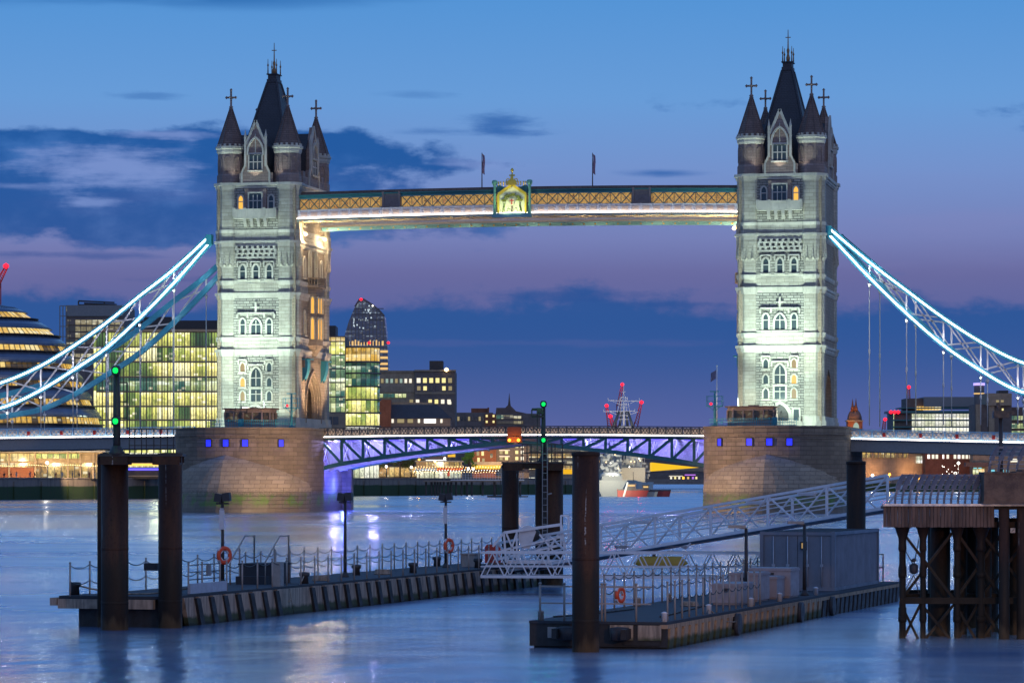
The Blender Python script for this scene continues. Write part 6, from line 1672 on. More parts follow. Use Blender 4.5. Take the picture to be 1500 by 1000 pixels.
for x in (794.5, 801.5): ld.bar(((x-780.5)*k,-.75,-4.8),((x-780.5)*k,-.75,.9),.05)
for i in range(18): ld.bar(((794.5-780.5)*k,-.75,-4.7+i*.3),((801.5-780.5)*k,-.75,-4.7+i*.3),.035)
lo = ld.build('ladder', M['grey'], t)
MB().bar(((801.5-780.5)*k,-.75,-1.5),((808-780.5)*k,-.75,-1.45),.07).bar(((801.5-780.5)*k,-.75,-.4),((801.5-780.5)*k,-.3,-.4),.05).build('ladder_bracket', M['grey'], t)
def light_mast(label, px, ybase, ytop, dep, lamps, r=.17):
    o = at(px, ybase, dep); k = dep/FPX; t = thing('light_mast', label, 'signal mast', o, YAW); H = (ybase-ytop)*k
    MB().tube([(0,0,0),(0,0,H)], r, 10, r*.75).lathe((0,0,0),[(r*2,0),(r*2,.08),(r*1.1,.3)],10).build('post', M['dark'], t)
    for y in lamps:
        z = (ybase-y)*k
        MB().lathe((0,-.22,z),[(.08,-.16),(.15,-.1),(.16,.08),(.1,.16)],10).build('lamp_housing', M['dark'], t)
        MB().lathe((0,-.4,z),[(.04,-.09),(.085,-.04),(.085,.05),(.04,.09)],8).build('green_lamp', M['greenlamp'], t)
        lamp('green_lamp_light', o+Vector((0,-.9,z+.0)), (0,1.,.2), 4, 'POINT', .12)
    return t, k, H
t1, k1, H1 = light_mast('dark mast with two green lamps in front of the suspension chains', 171, 666, 545, 112.6, (543, 617), .13)
ar = MB()
for x in (188, 196, 206, 213, 224, 234, 244, 253): ar.bar(((x-171)*k1,.3,0),((x-171)*k1,.3,(666-(628 if x > 190 else 600))*k1),.035)
for y in (652, 640, 628): ar.bar(((188-171)*k1,.3,(666-y)*k1),((255-171)*k1,.3,(666-y)*k1),.035)
ar.bar((0,.1,(666-560)*k1),((186-171)*k1,.1,(666-560)*k1),.05).bar(((186-171)*k1,.1,(666-560)*k1),((186-171)*k1,.1,(666-628)*k1),.04).bar((0,.1,(666-612)*k1),((186-171)*k1,.1,(666-612)*k1),.04).bar((0,.1,(666-588)*k1),((186-171)*k1,.1,(666-588)*k1),.04)
ar.build('access_frame', M['dark'], t1)
t2, k2, H2 = light_mast('dark mast with green lamps and a square side frame on the middle piles', 796, 677, 597, 160.6, (592, 644.5), .13)
ar = MB()
for y in (599.5, 610): ar.bar((0,-.1,(677-y)*k2),((779-796)*k2,-.1,(677-y)*k2),.12)
for x in (779, 787): ar.bar(((x-796)*k2,-.1,(677-599.5)*k2),((x-796)*k2,-.1,(677-610.5)*k2),.06)
ar.bar((0,-.1,(677-602)*k2),((786-796)*k2,-.1,(677-602)*k2),.3).bar(((787-796)*k2,-.1,(677-610)*k2),((787-796)*k2,-.1,.2),.05)
ar.build('side_frame', M['dark'], t2)

# ================================================================== PONTOONS
M['deckblue'] = nodes('pontoon_deck', lambda k: (k.put(k.b.inputs['Base Color'], k.mix(k.noise(k.n('ShaderNodeNewGeometry').outputs['Position'], 1.4, 5, .7), (.012,.016,.024), (.04,.046,.06)))), rough=.75)
M['hull'] = paint('tarred_hull', (.022,.02,.02), .6)
def timberfn(name, c, alg):
    def fn(k):
        P = k.n('ShaderNodeNewGeometry').outputs['Position']; z = k.sep(P)[2]
        O = k.n('ShaderNodeTexCoord').outputs['Object']
        n = k.noise(k.scale(O, (1.2,1.2,1.2)), 1.6, 6, .65); s = k.noise(k.scale(O, (7.,7.,.8)), 1., 4, .6)
        cc = k.mix(k.mapr(s, .35, .7), c, [q*.45 for q in c]); cc = k.mix(k.mapr(n, .5, .75, 0, .6), cc, [q*.35 for q in c])
        if alg:
            zz = k.m('ADD', z, k.m('MULTIPLY', k.m('SUBTRACT', n, .5), .35))
            cc = k.mix(k.mapr(zz, .22, .40, .92, 0.), cc, (.022,.04,.008)); cc = k.mix(k.mapr(zz, .02, .14, .9, 0.), cc, (.01,.012,.006))
        k.put(k.b.inputs['Base Color'], cc); bump(k, s, .02, .5)
    return nodes(name, fn, rough=.8)
M['fender'] = timberfn('fender_timber', (.40,.32,.25), True); M['fender_lamplit'] = timberfn('lamplit_fender_timber', (.44,.30,.19), True); M['timber'] = timberfn('fascia_timber', (.17,.105,.08), False)
M['post'] = paint('grey_post', (.32,.29,.27), .5, scale=8); M['galv'] = paint('galvanised_steel', (.42,.44,.50), .4, metal=.3, dirtamt=.2); M['chainm'] = mat('chain_iron', (.05,.05,.055), .5, metal=.5)

class Pont:
    """local frame: x along the near edge away from the viewer, y across the deck to the far side"""
    def __init__(s, name, label, A, B, w, h):
        d = (B-A); s.L = d.length; s.rz = math.atan2(d.y, d.x); s.A = A; s.w = w; s.h = h
        s.root = thing(name, label, 'pontoon', (A.x, A.y, -.6), s.rz)
        s.M = Matrix.Translation((A.x, A.y, 0)) @ Matrix.Rotation(s.rz, 4, 'Z')
    def world(s, x, y, z=None): return s.M @ Vector((x, y, s.h if z is None else z))
    def find(s, px, y):
        """distance along the pontoon at which a line at y across the deck crosses column px"""
        lo, hi = -5., s.L+20
        f = lambda x: (lambda v: 750+FPX*(v-CAM).dot(RT)/(v-CAM).dot(FW))(s.world(x, y))
        for _ in range(50):
            m = (lo+hi)/2
            if f(m) < px: lo = m
            else: hi = m
        return lo
    def mb(s, m): m.v = [(x, y, z+.6) for x, y, z in m.v]; return m
    def rail(s, xs, y, hp, name='rail_post', drops=(.12,.55), sag=.14, m='post', r=.032, chains=True):
        P = MB()
        for x in xs:
            q = MB().tube([(x,y,s.h),(x,y,s.h+hp)], r, 6).lathe((x,y,s.h+hp),[(r,0),(r*1.4,.03),(r*.4,.06)],6); s.mb(q).build(name, M[m], s.root)
        if chains:
            for dz in drops:
                c = MB()
                for a, b in zip(xs, xs[1:]):
                    pts = [(a+(b-a)*t, y, s.h+hp-dz-sag*4*t*(1-t)) for t in [i/6 for i in range(7)]]; c.tube(pts, .018, 4, cap=False)
                s.mb(c).build('rail_chain', M['chainm'], s.root)

# left pontoon
A = onz(256, 918.5, 0); B = onz(786, 858.5, 0)
PA = Pont('pontoon', 'long empty pontoon faced with pale slanting fender timbers and fenced with chains', A, B, 3.7, 1.05)
PA.mb(MB().box(0,PA.L,.42,PA.w-.2,-.6,.95)).build('hull', M['hull'], PA.root)
PA.mb(MB().box(-.3,PA.L+.3,.05,PA.w,.95,1.05).box(-.3,1.9,PA.w+.002,PA.w+.4,.85,1.045)).build('deck', M['deckblue'], PA.root)
PA.mb(MB().box(-.5,2.,PA.w+.4,PA.w+.65,.72,.98).box(-.45,-.25,.6,PA.w+.38,.62,.94).box(.05,.22,.5,2.2,.1,.45)).build('end_timber', M['fender'], PA.root)
xf0 = PA.find(268, 0.); n = 34; stp = (PA.L-xf0)/n
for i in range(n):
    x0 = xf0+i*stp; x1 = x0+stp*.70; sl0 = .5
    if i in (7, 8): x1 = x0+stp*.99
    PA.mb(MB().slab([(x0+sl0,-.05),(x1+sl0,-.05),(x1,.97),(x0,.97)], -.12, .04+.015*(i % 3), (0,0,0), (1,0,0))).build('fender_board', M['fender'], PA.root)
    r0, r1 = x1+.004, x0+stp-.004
    if i not in (7, 8): PA.mb(MB().slab([(r0+sl0+.0,-.08),(r1+sl0,-.08),(r1-.02,.93),(r0-.0,.93)], -.12, .14, (0,0,0), (1,0,0))).build('gap_shade_strip', M['hull'], PA.root)  # dark strips standing in for the shadowed gaps between boards
xe = PA.find(716, .25); x_s = PA.find(332, .25)
xs = [x_s + (xe-x_s)*i/21 for i in range(22)]
PA.rail(xs, .25, 1.0, drops=(.06,))
xb0 = PA.find(106, PA.w-.2); xs2 = [xb0-.2 + (PA.find(722, PA.w-.2)-xb0)*i/30 for i in range(31)]
PA.rail(xs2, PA.w-.2, 1.1, drops=(.06,.6))
xs3 = [PA.find(q, .25) for q in (276, 296, 322)]
PA.rail(xs3, .25, 1.05, drops=(.05,.3,.55), sag=0.)
PA.mb(MB().box(xs3[0]-.2, xs3[-1]+.3, .10, .20, 1.08, 1.42)).build('toe_board', M['galv'], PA.root)
PA.mb(MB().box(xs3[1]+.15, xs3[1]+.5, .1, .16, 1.65, 2.05)).build('notice_board', M['grey'], PA.root)
PA.mb(MB().lathe((.5,PA.w+.15,1.05),[(.16,0),(.14,.25),(.2,.3),(.2,.42),(.05,.44)],10)).build('bollard', M['dark'], PA.root)
for q, yy in ((522, 2.2), (446, .5), (605, 1.), (700, .6), (640, 3.3)):
    x = PA.find(q, yy); PA.mb(MB().lathe((x,yy,1.05),[(.16,0),(.14,.25),(.2,.3),(.2,.42),(.05,.44)],10)).build('bollard', M['dark'], PA.root)
xc = PA.find(392, 2.0); PA.mb(MB().box(xc-.9,xc+.9,1.4,2.8,1.05,1.75).box(xc-.95,xc+.95,1.35,2.85,1.75,1.82).box(xc-1.6,xc-.9,1.5,2.7,1.05,1.35)).build('access_steps', M['deckblue'], PA.root)
hr = MB()
for yy in (1.4, 2.8): hr.tube([(xc-1.9,yy,1.05),(xc-1.9,yy,1.9),(xc-.3,yy,2.85),(xc+.7,yy,2.85),(xc+.7,yy,1.05)],.035,6).bar((xc-.9,yy,1.05),(xc-.9,yy,2.4),.05)
PA.mb(hr).build('step_handrail', M['post'], PA.root)
PA.mb(MB().box(PA.find(420,.3)-1.,PA.find(420,.3)-.6,.2,.5,1.05,1.95)).build('service_pillar', M['post'], PA.root)

# right pontoon
C = onz(976, 950.5, 0); D = onz(1316, 880, 0)
PB = Pont('pontoon', 'pontoon carrying the shipping container and four storage boxes', C, D, 4.1, .8)
PB.mb(MB().box(.2,PB.L,.2,PB.w,-.6,.72)).build('hull', M['hull'], PB.root)
PB.mb(MB().box(0,PB.L+.2,.0,PB.w+.1,.72,.8)).build('deck', M['deckblue'], PB.root)
ef = MB().box(.06,.2,0,PB.w+.1,.05,.72).box(.0,.08,.2,1.3,.1,.68)
PB.mb(ef).build('end_plate', M['hull'], PB.root)
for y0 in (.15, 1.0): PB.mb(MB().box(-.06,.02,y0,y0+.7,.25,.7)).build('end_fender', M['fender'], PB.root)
PB.mb(MB().box(-.1,.05,3.0,3.6,.3,.62)).build('end_fender', M['post'], PB.root)
n = 46; stp = PB.L/n
for i in range(n):
    x0 = .1+i*stp; x1 = x0+stp*.62; m = 'fender_lamplit' if i < 27 else 'hull'  # boards reached by the lamp carry its warm light in their colour
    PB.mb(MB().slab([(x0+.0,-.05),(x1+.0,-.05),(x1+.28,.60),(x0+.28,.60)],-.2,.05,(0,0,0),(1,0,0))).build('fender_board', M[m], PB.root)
PB.mb(MB().box(.0,PB.L,-.04,.2,.60,.718)).build('wale', M['fender_lamplit'], PB.root)
for x in (9.5, 20., 26.):
    PB.mb(MB().lathe((0,0,0),[(.0,0)],3) if False else MB().tube([(x,-.18+.0,.35),(x,.0,.35)],.36,14)).build('tyre_fender', M['dark'], PB.root)
xe = PB.find(1112, .2); xs = [PB.find(976,.2)+.15]+[PB.find(976,.2)+.15+(xe-PB.find(976,.2))*i/14 for i in range(1,15)]
PB.rail(xs, .2, 1.12, drops=(.42,), sag=.12)
xs = [PB.find(885,PB.w-.15)+(PB.find(1130,PB.w-.15)-PB.find(885,PB.w-.15))*i/20 for i in range(21)]
PB.rail(xs, PB.w-.15, 1.12, drops=(.06,.5), sag=.12)
ey = [PB.w-.2, PB.w-.95, PB.w-1.75, PB.w-2.1, 1.9, .95]
for i, y in enumerate(ey): PB.mb(MB().tube([(.15,y,.8),(.15,y,.8+1.08),],.036,6).lathe((.15,y,1.88),[(.05,0),(.05,.04),(.02,.06)],6)).build('rail_post', M['post'], PB.root)
PB.mb(MB().bar((.15,ey[0],1.82),(.15,.5,1.82),.05).bar((.15,ey[0],1.32),(.15,.5,1.32),.045)).build('end_rail', M['post'], PB.root)
for q, yy in ((775+8, PB.w-.2), (968, .12), (1038, .2), (1100, .15), (1142, .2), (1195, .2), (935, PB.w-.3), (980, PB.w-.3)):
    x = max(.25, PB.find(q, yy)); PB.mb(MB().lathe((x,yy,.8),[(.09,0),(.09,.24),(.11,.26),(.03,.3)],8)).build('bollard', M['post'] if yy > 1 else M['white'], PB.root)
# guide rollers clasping the centre pile
for y in (1.35, 3.0): PB.mb(MB().lathe((-.25,y,.45),[(.1,-.2),(.28,-.18),(.28,.18),(.1,.2)],14)).build('guide_roller', M['dark'], PB.root)
for y in (1.05, 3.15): PB.mb(MB().box(-.75,.05,y,y+.15,.3,.6)).build('pile_guide', M['hull'], PB.root)
er = MB(); xr = PB.L-3.6
for x in (xr, xr+1.1, xr+2.2, PB.L-.2): er.bar((x,3.2,.8),(x,3.2,1.95),.05); er.bar((x,.6,.8),(x,.6,1.95),.05)
for z in (1.4, 1.93): er.bar((xr,3.2,z),(PB.L-.2,3.2,z),.045).bar((xr,.6,z),(PB.L-.2,.6,z),.045).bar((PB.L-.2,.6,z),(PB.L-.2,3.2,z),.045)
PB.mb(er).build('stern_rail', M['dark'], PB.root)
PB.mb(MB().box(PB.L-1.5,PB.L-1.1,1.2,1.6,.8,1.4).lathe((PB.L-.9,2.,.8),[(.12,0),(.12,.3),(.2,.32),(.05,.45)],8)).build('mooring_gear', M['dark'], PB.root)

# ropes, hoses and small gear on the decks
def sag(a, b, d, n=8): a, b = Vector(a), Vector(b); return [a.lerp(b, i/n)-Vector((0,0,d*4*(i/n)*(1-i/n))) for i in range(n+1)]
rp = MB().tube(sag((.5,PA.w+.15,1.4),(2.2,.4,1.25),.25),.03,5).tube(sag((PA.find(446,.5),.5,1.4),(PA.find(420,.0),-.1,.5),.1),.028,5)
PA.mb(rp).build('mooring_rope', M['fender'], PA.root)
for q, yy in ((470, 1.1), (560, 1.6)):
    x = PA.find(q, yy); cl = MB()
    for k in range(4): cl.tube([(x+(.34-.02*k)*math.cos(t*PI/9), yy+(.34-.02*k)*math.sin(t*PI/9), 1.08+.05*k) for t in range(19)], .03, 5)
    PA.mb(cl).build('rope_coil', M['fender'], PA.root)
x = PA.find(690, 1.6); PA.mb(MB().box(x-.5,x+.5,1.3,1.9,1.05,1.6).box(x-.55,x+.55,1.25,1.95,1.6,1.66)).build('rope_locker', M['post'], PA.root)
PA.mb(MB().box(xs3[0]-1.2,xs3[0]-.3,.9,1.3,1.95,2.05).box(xs3[0]-1.35,xs3[0]-1.05,.85,1.35,1.9,2.15).bar((xs3[0]-.4,1.1,1.05),(xs3[0]-.4,1.1,2.0),.06)).build('signal_bracket', M['dark'], PA.root)
for q, yy in ((1010, 2.2), (1062, 2.6)):
    x = PB.find(q, yy); cl = MB()
    for k in range(3): cl.tube([(x+(.3-.02*k)*math.cos(t*PI/9), yy+(.3-.02*k)*math.sin(t*PI/9), .83+.05*k) for t in range(19)], .028, 5)
    PB.mb(cl).build('rope_coil', M['fender'], PB.root)
x = PB.find(1038, .2); PB.mb(MB().tube(sag((x,.2,.98),(x+2.6,-.12,.45),.15),.022,5).tube(sag((x,.2,.98),(x-1.6,-.12,.1),.1),.022,5)).build('mooring_rope', M['fender'], PB.root)
PB.mb(MB().tube(sag((.6,3.6,.9),(9.,3.2,.84),.02),.03,5).tube(sag((3.,.9,.84),(14.,1.8,.84),.01),.03,5)).build('power_cable', M['dark'], PB.root)
# shipping container
M['cont'] = paint('container_grey', (.17,.19,.24), .55, scale=1.2, dirtamt=.3)
xk = PB.find(1221, .45); o = PB.world(xk, .45)
t = thing('shipping_container', 'grey corrugated steel container standing on a pontoon', 'container', o, PB.rz)
Lc, Wc, Hc = 9.6, 2.75, 2.2
def corr(mb, p0, p1, h, nrm, pitch=.28, dep=.05):
    p0, p1 = Vector(p0), Vector(p1); L = (p1-p0).length; n = int(L/pitch); d = (p1-p0)/n; nrm = Vector(nrm); prof = []
    for i in range(n): prof += [p0+d*i, p0+d*(i+.35), p0+d*(i+.5)-nrm*dep, p0+d*(i+.85)-nrm*dep]
    prof.append(p1)
    for a, b in zip(prof, prof[1:]): mb.poly([a, b, b+Vector((0,0,h)), a+Vector((0,0,h))])
wl = MB(); corr(wl, (.1,0,.12), (Lc-.1,0,.12), Hc-.24, (0,-1,0)); corr(wl, (.1,Wc,.12), (Lc-.1,Wc,.12), Hc-.24, (0,1,0)); corr(wl, (Lc,.1,.12), (Lc,Wc-.1,.12), Hc-.24, (1,0,0)); wl.build('side_panel', M['cont'], t, fixn=False)
dr = MB().box(0,.05,.08,Wc/2-.01,.1,Hc-.1).box(0,.05,Wc/2+.01,Wc-.08,.1,Hc-.1)
d_ = dr.build('door', M['cont'], t)
lb = MB()
for y in (.45, 1.0, 1.75, 2.3): lb.tube([(-.05,y,.15),(-.05,y,Hc-.15)],.025,6).box(-.06,.0,y-.06,y+.06,.9,1.0)
lb.build('lock_bar', M['galv'], d_)
fr = MB()
for x in (0, Lc):
    for y in (0, Wc): fr.box(x-.07,x+.07,y-.07,y+.07,0,Hc+.03)
    for z in (.06, Hc-.05): fr.box(x-.06,x+.06,.07,Wc-.07,z-.06,z+.06)
for y in (0, Wc):
    for z in (.06, Hc-.05): fr.box(.07,Lc-.07,y-.06,y+.06,z-.06,z+.06)
fr.build('frame', M['cont'], t)
rf = MB()
corr_n = 20
for i in range(corr_n): rf.box(.1+i*(Lc-.2)/corr_n, .1+(i+.6)*(Lc-.2)/corr_n, .08, Wc-.08, Hc-.04, Hc+.02)
rf.box(.05,Lc-.05,.05,Wc-.05,Hc-.08,Hc-.03); rf.build('roof', M['deckblue'], t)
cb = MB().box(-.12,-.0,1.0,1.25,1.55,1.85); cbl = cb.build('lamp_box', M['dark'], t); MB().box(-.14,-.121,1.05,1.2,1.6,1.8).build('lamp_glass', M['amber_dim'], cbl)
# crates on the right pontoon
M['crate'] = paint('pale_grp', (.33,.29,.31), .55, dirtamt=.25)
def crate(label, px, y, l, w, h):
    x = PB.find(px, y); o = PB.world(x, y); t = thing('storage_box', label, 'storage box', o, PB.rz)
    MB().box(0,l,0,w,.06,h).box(.05,l-.05,.05,w-.05,0,.06).build('body', M['crate'], t)
    ld = MB().box(-.03,l+.03,-.03,w+.03,h+.002,h+.06).box(.0,l,.0,w,h+.06,h+.1).build('lid', M['crate'], t)
    MB().box(-.05,-.0,w*.4,w*.6,h-.16,h-.06).build('latch', M['dark'], t)
crate('low pale storage box farthest from the container, nearest the tall single pile', 1085, .75, 2.3, 1.0, .62); crate('tall grey storage box between two low ones, beside the near lamp post', 1110, .8, 2.0, 1.0, .9)
crate('low grey storage box next to the pinkish one near the container', 1138, .7, 2.6, .9, .7); crate('pinkish storage box nearest the shipping container', 1158, .5, 1.6, 1.5, .95)

# lamp posts on the pontoons
def lamp_post(label, o, h, head='flood', rz=0., sign=None):
    t = thing('lamp_post', label, 'lamp post', o, rz)
    MB().tube([(0,0,0),(0,0,h)], .075, 8, .055).lathe((0,0,0),[(.17,0),(.17,.03),(.09,.2)],8).build('post', M['dark'], t)
    if head == 'flood':
        hd = MB().box(-.3,-.02,-.12,.14,-.16,.16,Matrix.Translation((0,0,h)) @ Matrix.Rotation(.18,4,'Y')).box(.02,.3,-.12,.14,-.12,.2,Matrix.Translation((0,0,h)) @ Matrix.Rotation(-.12,4,'Y')).bar((-.25,0,h-.18),(.25,0,h-.18),.06)
        hd.build('lamp_head', M['dark'], t)
    else:
        MB().bar((0,0,h-.02),(-.5,0,h+.06),.06).box(-.62,-.02,-.13,.13,.0,.1,Matrix.Translation((0,0,h))).build('lamp_head', M['post'], t)
    if sign: MB().box(-.09,.09,-.12,-.08,h-1.15,h-.42).box(-.07,.07,-.12,-.08,h-.4,h-.36).build('sign_plate', M['white'], t)
    return t
def on_pont(P, px, y, ytop):
    x = P.find(px, y); o = P.world(x, y); dep = (o-CAM).dot(FW); return o, zrow(ytop, dep)-o.z
o, h = on_pont(PA, 326, 3.0, 730); lamp_post('black twin-head lamp post with a white plate and an orange lifebuoy', o, h, sign=True); LB1 = o
o, h = on_pont(PA, 505.5, 1.8, 729); lamp_post('black twin-head lamp post without a plate, in the middle of its pontoon', o, h)
o, h = on_pont(PA, 653, 2.2, 729); lamp_post('black twin-head lamp post nearest the red fire cabinet', o, h, sign=True); LB2 = o
o, h = on_pont(PB, 1093, 1.1, 773); lamp_post('slim grey lamp post with a flat brown head beside the storage boxes', o, h, 'flat', YAW)
o, h = on_pont(PB, 1178.5, .5, 767); lamp_post('slim grey lamp post with a flat head in front of the container', o, h, 'flat', YAW)
def lifebuoy(label, px, py, dep, r=.33, ang=0.):
    o = at(px, py, dep); t = thing('lifebuoy', label, 'lifebuoy', o, YAW+ang)
    n, m = 28, 10; mb = MB(); V = []
    for i in range(n):
        a = 2*PI*i/n
        for j in range(m): c = 2*PI*j/m; rr = r+.085*math.cos(c); mb.v.append((rr*math.cos(a), .07*math.sin(c), rr*math.sin(a)))
    for i in range(n):
        for j in range(m): mb.f.append((i*m+j, i*m+(j+1)%m, ((i+1)%n)*m+(j+1)%m, ((i+1)%n)*m+j)); mb.mi.append(0); mb.sm.add(len(mb.f)-1)
    mb.build('ring', M['buoyred'], t)
    bd = MB()
    for i in range(4): 
        a = PI/4+i*PI/2; bd.lathe((0,0,0),[(0,0)],3) if False else bd.bar(((r-.1)*math.cos(a),-.0,(r-.1)*math.sin(a)),((r+.1)*math.cos(a),-.0,(r+.1)*math.sin(a)),.09,.17)
    bd.build('reflective_band', M['white'], t)
M['buoyred'] = mat('lifebuoy_orange', (.62,.07,.02), .45)
d1 = (LB1-CAM).dot(FW)-.15; d2 = (LB2-CAM).dot(FW)-.15
lifebuoy('orange lifebuoy ring facing us on the lamp post by the handrailed steps', 328.5, 813, d1, .27, .75); lifebuoy('red lifebuoy ring turned edgeways on the lamp post nearest the fire cabinet', 657.5, 799, d2, .27, .9)
lifebuoy('red lifebuoy hung on the rail behind the tall centre pile', 908.5, 871, 106.5, .2, 1.0)
# red fire cabinet at the end of the left pontoon
o, h = on_pont(PA, 722, 2.6, 797); t = thing('fire_cabinet', 'rounded red cabinet at the foot of the sloping gangway', 'cabinet', o, YAW)
MB().slab([(-.38,0),(.38,0),(.38,h-.12),(.28,h),(-.28,h),(-.38,h-.12)],-.35,.0,(0,-.2,0),(1,0,0)).build('body', M['red'], t); MB().box(-.30,.30,-.23,-.2,.1,h*.4).build('door', M['hullred'], t); MB().bar((.2,-.24,h*.5),(.2,-.24,h*.62),.05).build('handle', M['white'], t)

# ================================================================== GANGWAYS
def gangway(name, label, p0, p1, h, w, N, m, rail=True, style='warren', th=.1):
    d = (p1-p0); L = d.length; rz = math.atan2(d.y, d.x); t = thing(name, label, 'gangway', p0, rz); Lh = math.hypot(d.x, d.y)
    zz = lambda x: d.z*x/Lh
    for y in (0, w):
        ch = MB().bar((0,y,zz(0)),(Lh,y,zz(Lh)),th*1.5).bar((0,y,zz(0)+h),(Lh,y,zz(Lh)+h),th*1.25)
        if rail: ch.bar((0,y,zz(0)+h*.42),(Lh,y,zz(Lh)+h*.42),th*.6)
        if rail and style == 'pratt': ch.bar((0,y,zz(0)+h*.72),(Lh,y,zz(Lh)+h*.72),th*.5)
        ch.build('chord', M[m], t)
        wb = MB()
        for i in range(N):
            a, b = Lh*i/N, Lh*(i+1)/N
            if style == 'warren': c = (a+b)/2; wb.bar((a,y,zz(a)),(c,y,zz(c)+h),th*.62).bar((c,y,zz(c)+h),(b,y,zz(b)),th*.62)
            else:
                c = (a+b)/2; wb.bar((a,y,zz(a)),(a,y,zz(a)+h),th*1.05); wb.bar((a,y,zz(a)+h),(c,y,zz(c)),th*.75).bar((b,y,zz(b)+h),(c,y,zz(c)),th*.75)
        wb.bar((Lh,y,zz(Lh)),(Lh,y,zz(Lh)+h),th)
        wb.build('bracing', M[m], t)
    fl = MB(); n = int(Lh/1.)
    for i in range(n): a, b = Lh*i/n, Lh*(i+1)/n-.02; fl.poly([(a,.05,zz(a)+.05),(b,.05,zz(b)+.05),(b,w-.05,zz(b)+.05),(a,w-.05,zz(a)+.05)]).poly([(a,.05,zz(a)-.02),(a,w-.05,zz(a)-.02),(b,w-.05,zz(b)-.02),(b,.05,zz(b)-.02)])
    fl.build('walkway_deck', M['dark'], t)
    xm = MB()
    for i in range(N+1): xm.bar((Lh*i/N,0,zz(Lh*i/N)),(Lh*i/N,w,zz(Lh*i/N)),th*.7)
    xm.build('cross_member', M[m], t)
    return t, Lh, zz
M['truss'] = paint('truss_grey_white', (.74,.75,.80), .4, dirtamt=.15)
M['trussd'] = paint('truss_steel', (.25,.28,.36), .4, dirtamt=.15)
t, Lh, zz = gangway('gangway', 'long sloping grey-white truss gangway climbing to the timber jetty', at(728, 838, 154.5), at(1300, 743, 140.), 1.32, 1.7, 7, 'truss', style='pratt', th=.085)
for px in (955, 1120, 1192):
    f = (px-728)/(1312-728); x = Lh*f*1.02
    MB().box(x-.45,x+.45,-.12,.1,zz(x)+1.12,zz(x)+1.2).box(x-.4,x+.4,-.1,.08,zz(x)+1.06,zz(x)+1.12).build('strip_light', M['white'], t)
gangway('link_bridge', 'low level white lattice footbridge crossing between the two pontoons', at(704, 844, 148.), at(1128, 845.5, 146.), 1.04, 1.5, 12, 'truss', style='warren', th=.08)
# lower end of the gangway: white raised apron, hood and platform frame
o = at(735, 832, 152.5); t = thing('landing_frame', 'white tubular landing frame with a hood at the foot of the gangway', 'landing frame', o, YAW); k = 152.5/FPX
X = lambda px: (px-735)*k; Z = lambda py: (832-py)*k
fr = MB()
for y in (-.3, 1.4):
    fr.bar((X(722),y,Z(800)),(X(738),y,Z(780)),.09).bar((X(738),y,Z(780)),(X(822),y,Z(768)),.1).bar((X(738),y,Z(780)),(X(742),y,Z(832)),.09).bar((X(757),y,Z(777)),(X(757),y,Z(820)),.08).bar((X(822),y,Z(768)),(X(828),y,Z(806)),.1)
    fr.bar((X(730),y,Z(818)),(X(822),y,Z(798)),.07).bar((X(735),y,Z(806)),(X(822),y,Z(786)),.07)
    for a, b in ((742,757),(790,820)): fr.bar((X(a),y,Z(825)),(X(b),y,Z(780)),.07).bar((X(a),y,Z(782)),(X(b),y,Z(818)),.07)
    fr.bar((X(822),y,Z(755)),(X(822),y,Z(800)),.06).bar((X(833),y,Z(755)),(X(833),y,Z(790)),.06).bar((X(822),y,Z(755)),(X(833),y,Z(755)),.06)
fr.build('frame', M['truss'], t)
hd = MB(); n = 10
pr = [(X(773)+.42*math.cos(PI*(.15+1.0*i/n)), Z(786)+.52*math.sin(PI*(.15+1.0*i/n))) for i in range(n+1)]
hd.slab(pr+[(X(766),Z(803)),(X(776),Z(803))],-.5,.5,(0,.3,0),(1,0,0)); hd.build('hood', M['white'], t)
MB().lathe((X(782),.1,Z(783)),[(.05,-.3),(.25,-.2),(.28,.15),(.1,.3)],10).build('winch_motor', M['dark'], t)
MB().box(X(739),X(836),-.2,1.3,Z(825),Z(820)).build('apron', M['truss'], t)
MB().box(X(716),X(742),-.35,-.25,Z(826),Z(823)).build('step', M['timber'], t)

# ================================================================== MOORING BUOY AND GULLS
o = onz(968, 829, 0); t = thing('mooring_buoy', 'yellow drum-shaped mooring buoy with gulls standing on it', 'buoy', (o.x, o.y, -.25), YAW); k = (o-CAM).dot(FW)/FPX
MB().tube([(-31*k,0,.25),(-29*k,0,.42),(29*k,0,.42),(31*k,0,.25)],.42,14).build('drum', paint('buoy_yellow', (.42,.24,.015), .5, dirtamt=.5), t)
MB().box(-31*k,31*k,-.5,.5,.0,.12).bar((-10*k,0,.8),(-10*k,0,.95),.2).build('fender_rim', M['dark'], t)
M['gullw'] = mat('gull_white', (.55,.55,.58), .7); M['gullg'] = mat('gull_grey', (.22,.23,.26), .7)
g = thing('gull', 'small gull standing on or beside the yellow mooring buoy', 'bird', (0,0,0), 0, 'gulls around the mooring buoy')
bd = MB(); n = 10
spine = [(-.20,0,.20,.012),(-.13,0,.20,.045),(-.04,0,.20,.075),(.06,0,.21,.085),(.13,0,.25,.06),(.17,0,.31,.045),(.20,0,.345,.048),(.235,0,.345,.03),(.26,0,.335,.008)]
ringv = []
for (x, y, z, r) in spine:
    ringv.append([(x, r*math.cos(2*PI*i/n), z+r*math.sin(2*PI*i/n)*1.05) for i in range(n)])
for a, c in zip(ringv, ringv[1:]):
    for i in range(n): j = (i+1) % n; bd.poly([a[i], a[j], c[j], c[i]], smooth=True)
bd.poly(ringv[0]); bd.poly(ringv[-1]); bd.build('body', M['gullw'], g)
wg = MB()
for s in (-1, 1): wg.poly([(.09,s*.085,.24),(.0,s*.093,.27),(-.24,s*.03,.23),(-.1,s*.09,.17),(.05,s*.094,.18)]); wg.bar((.02,s*.03,.0),(.02,s*.03,.14),.014)
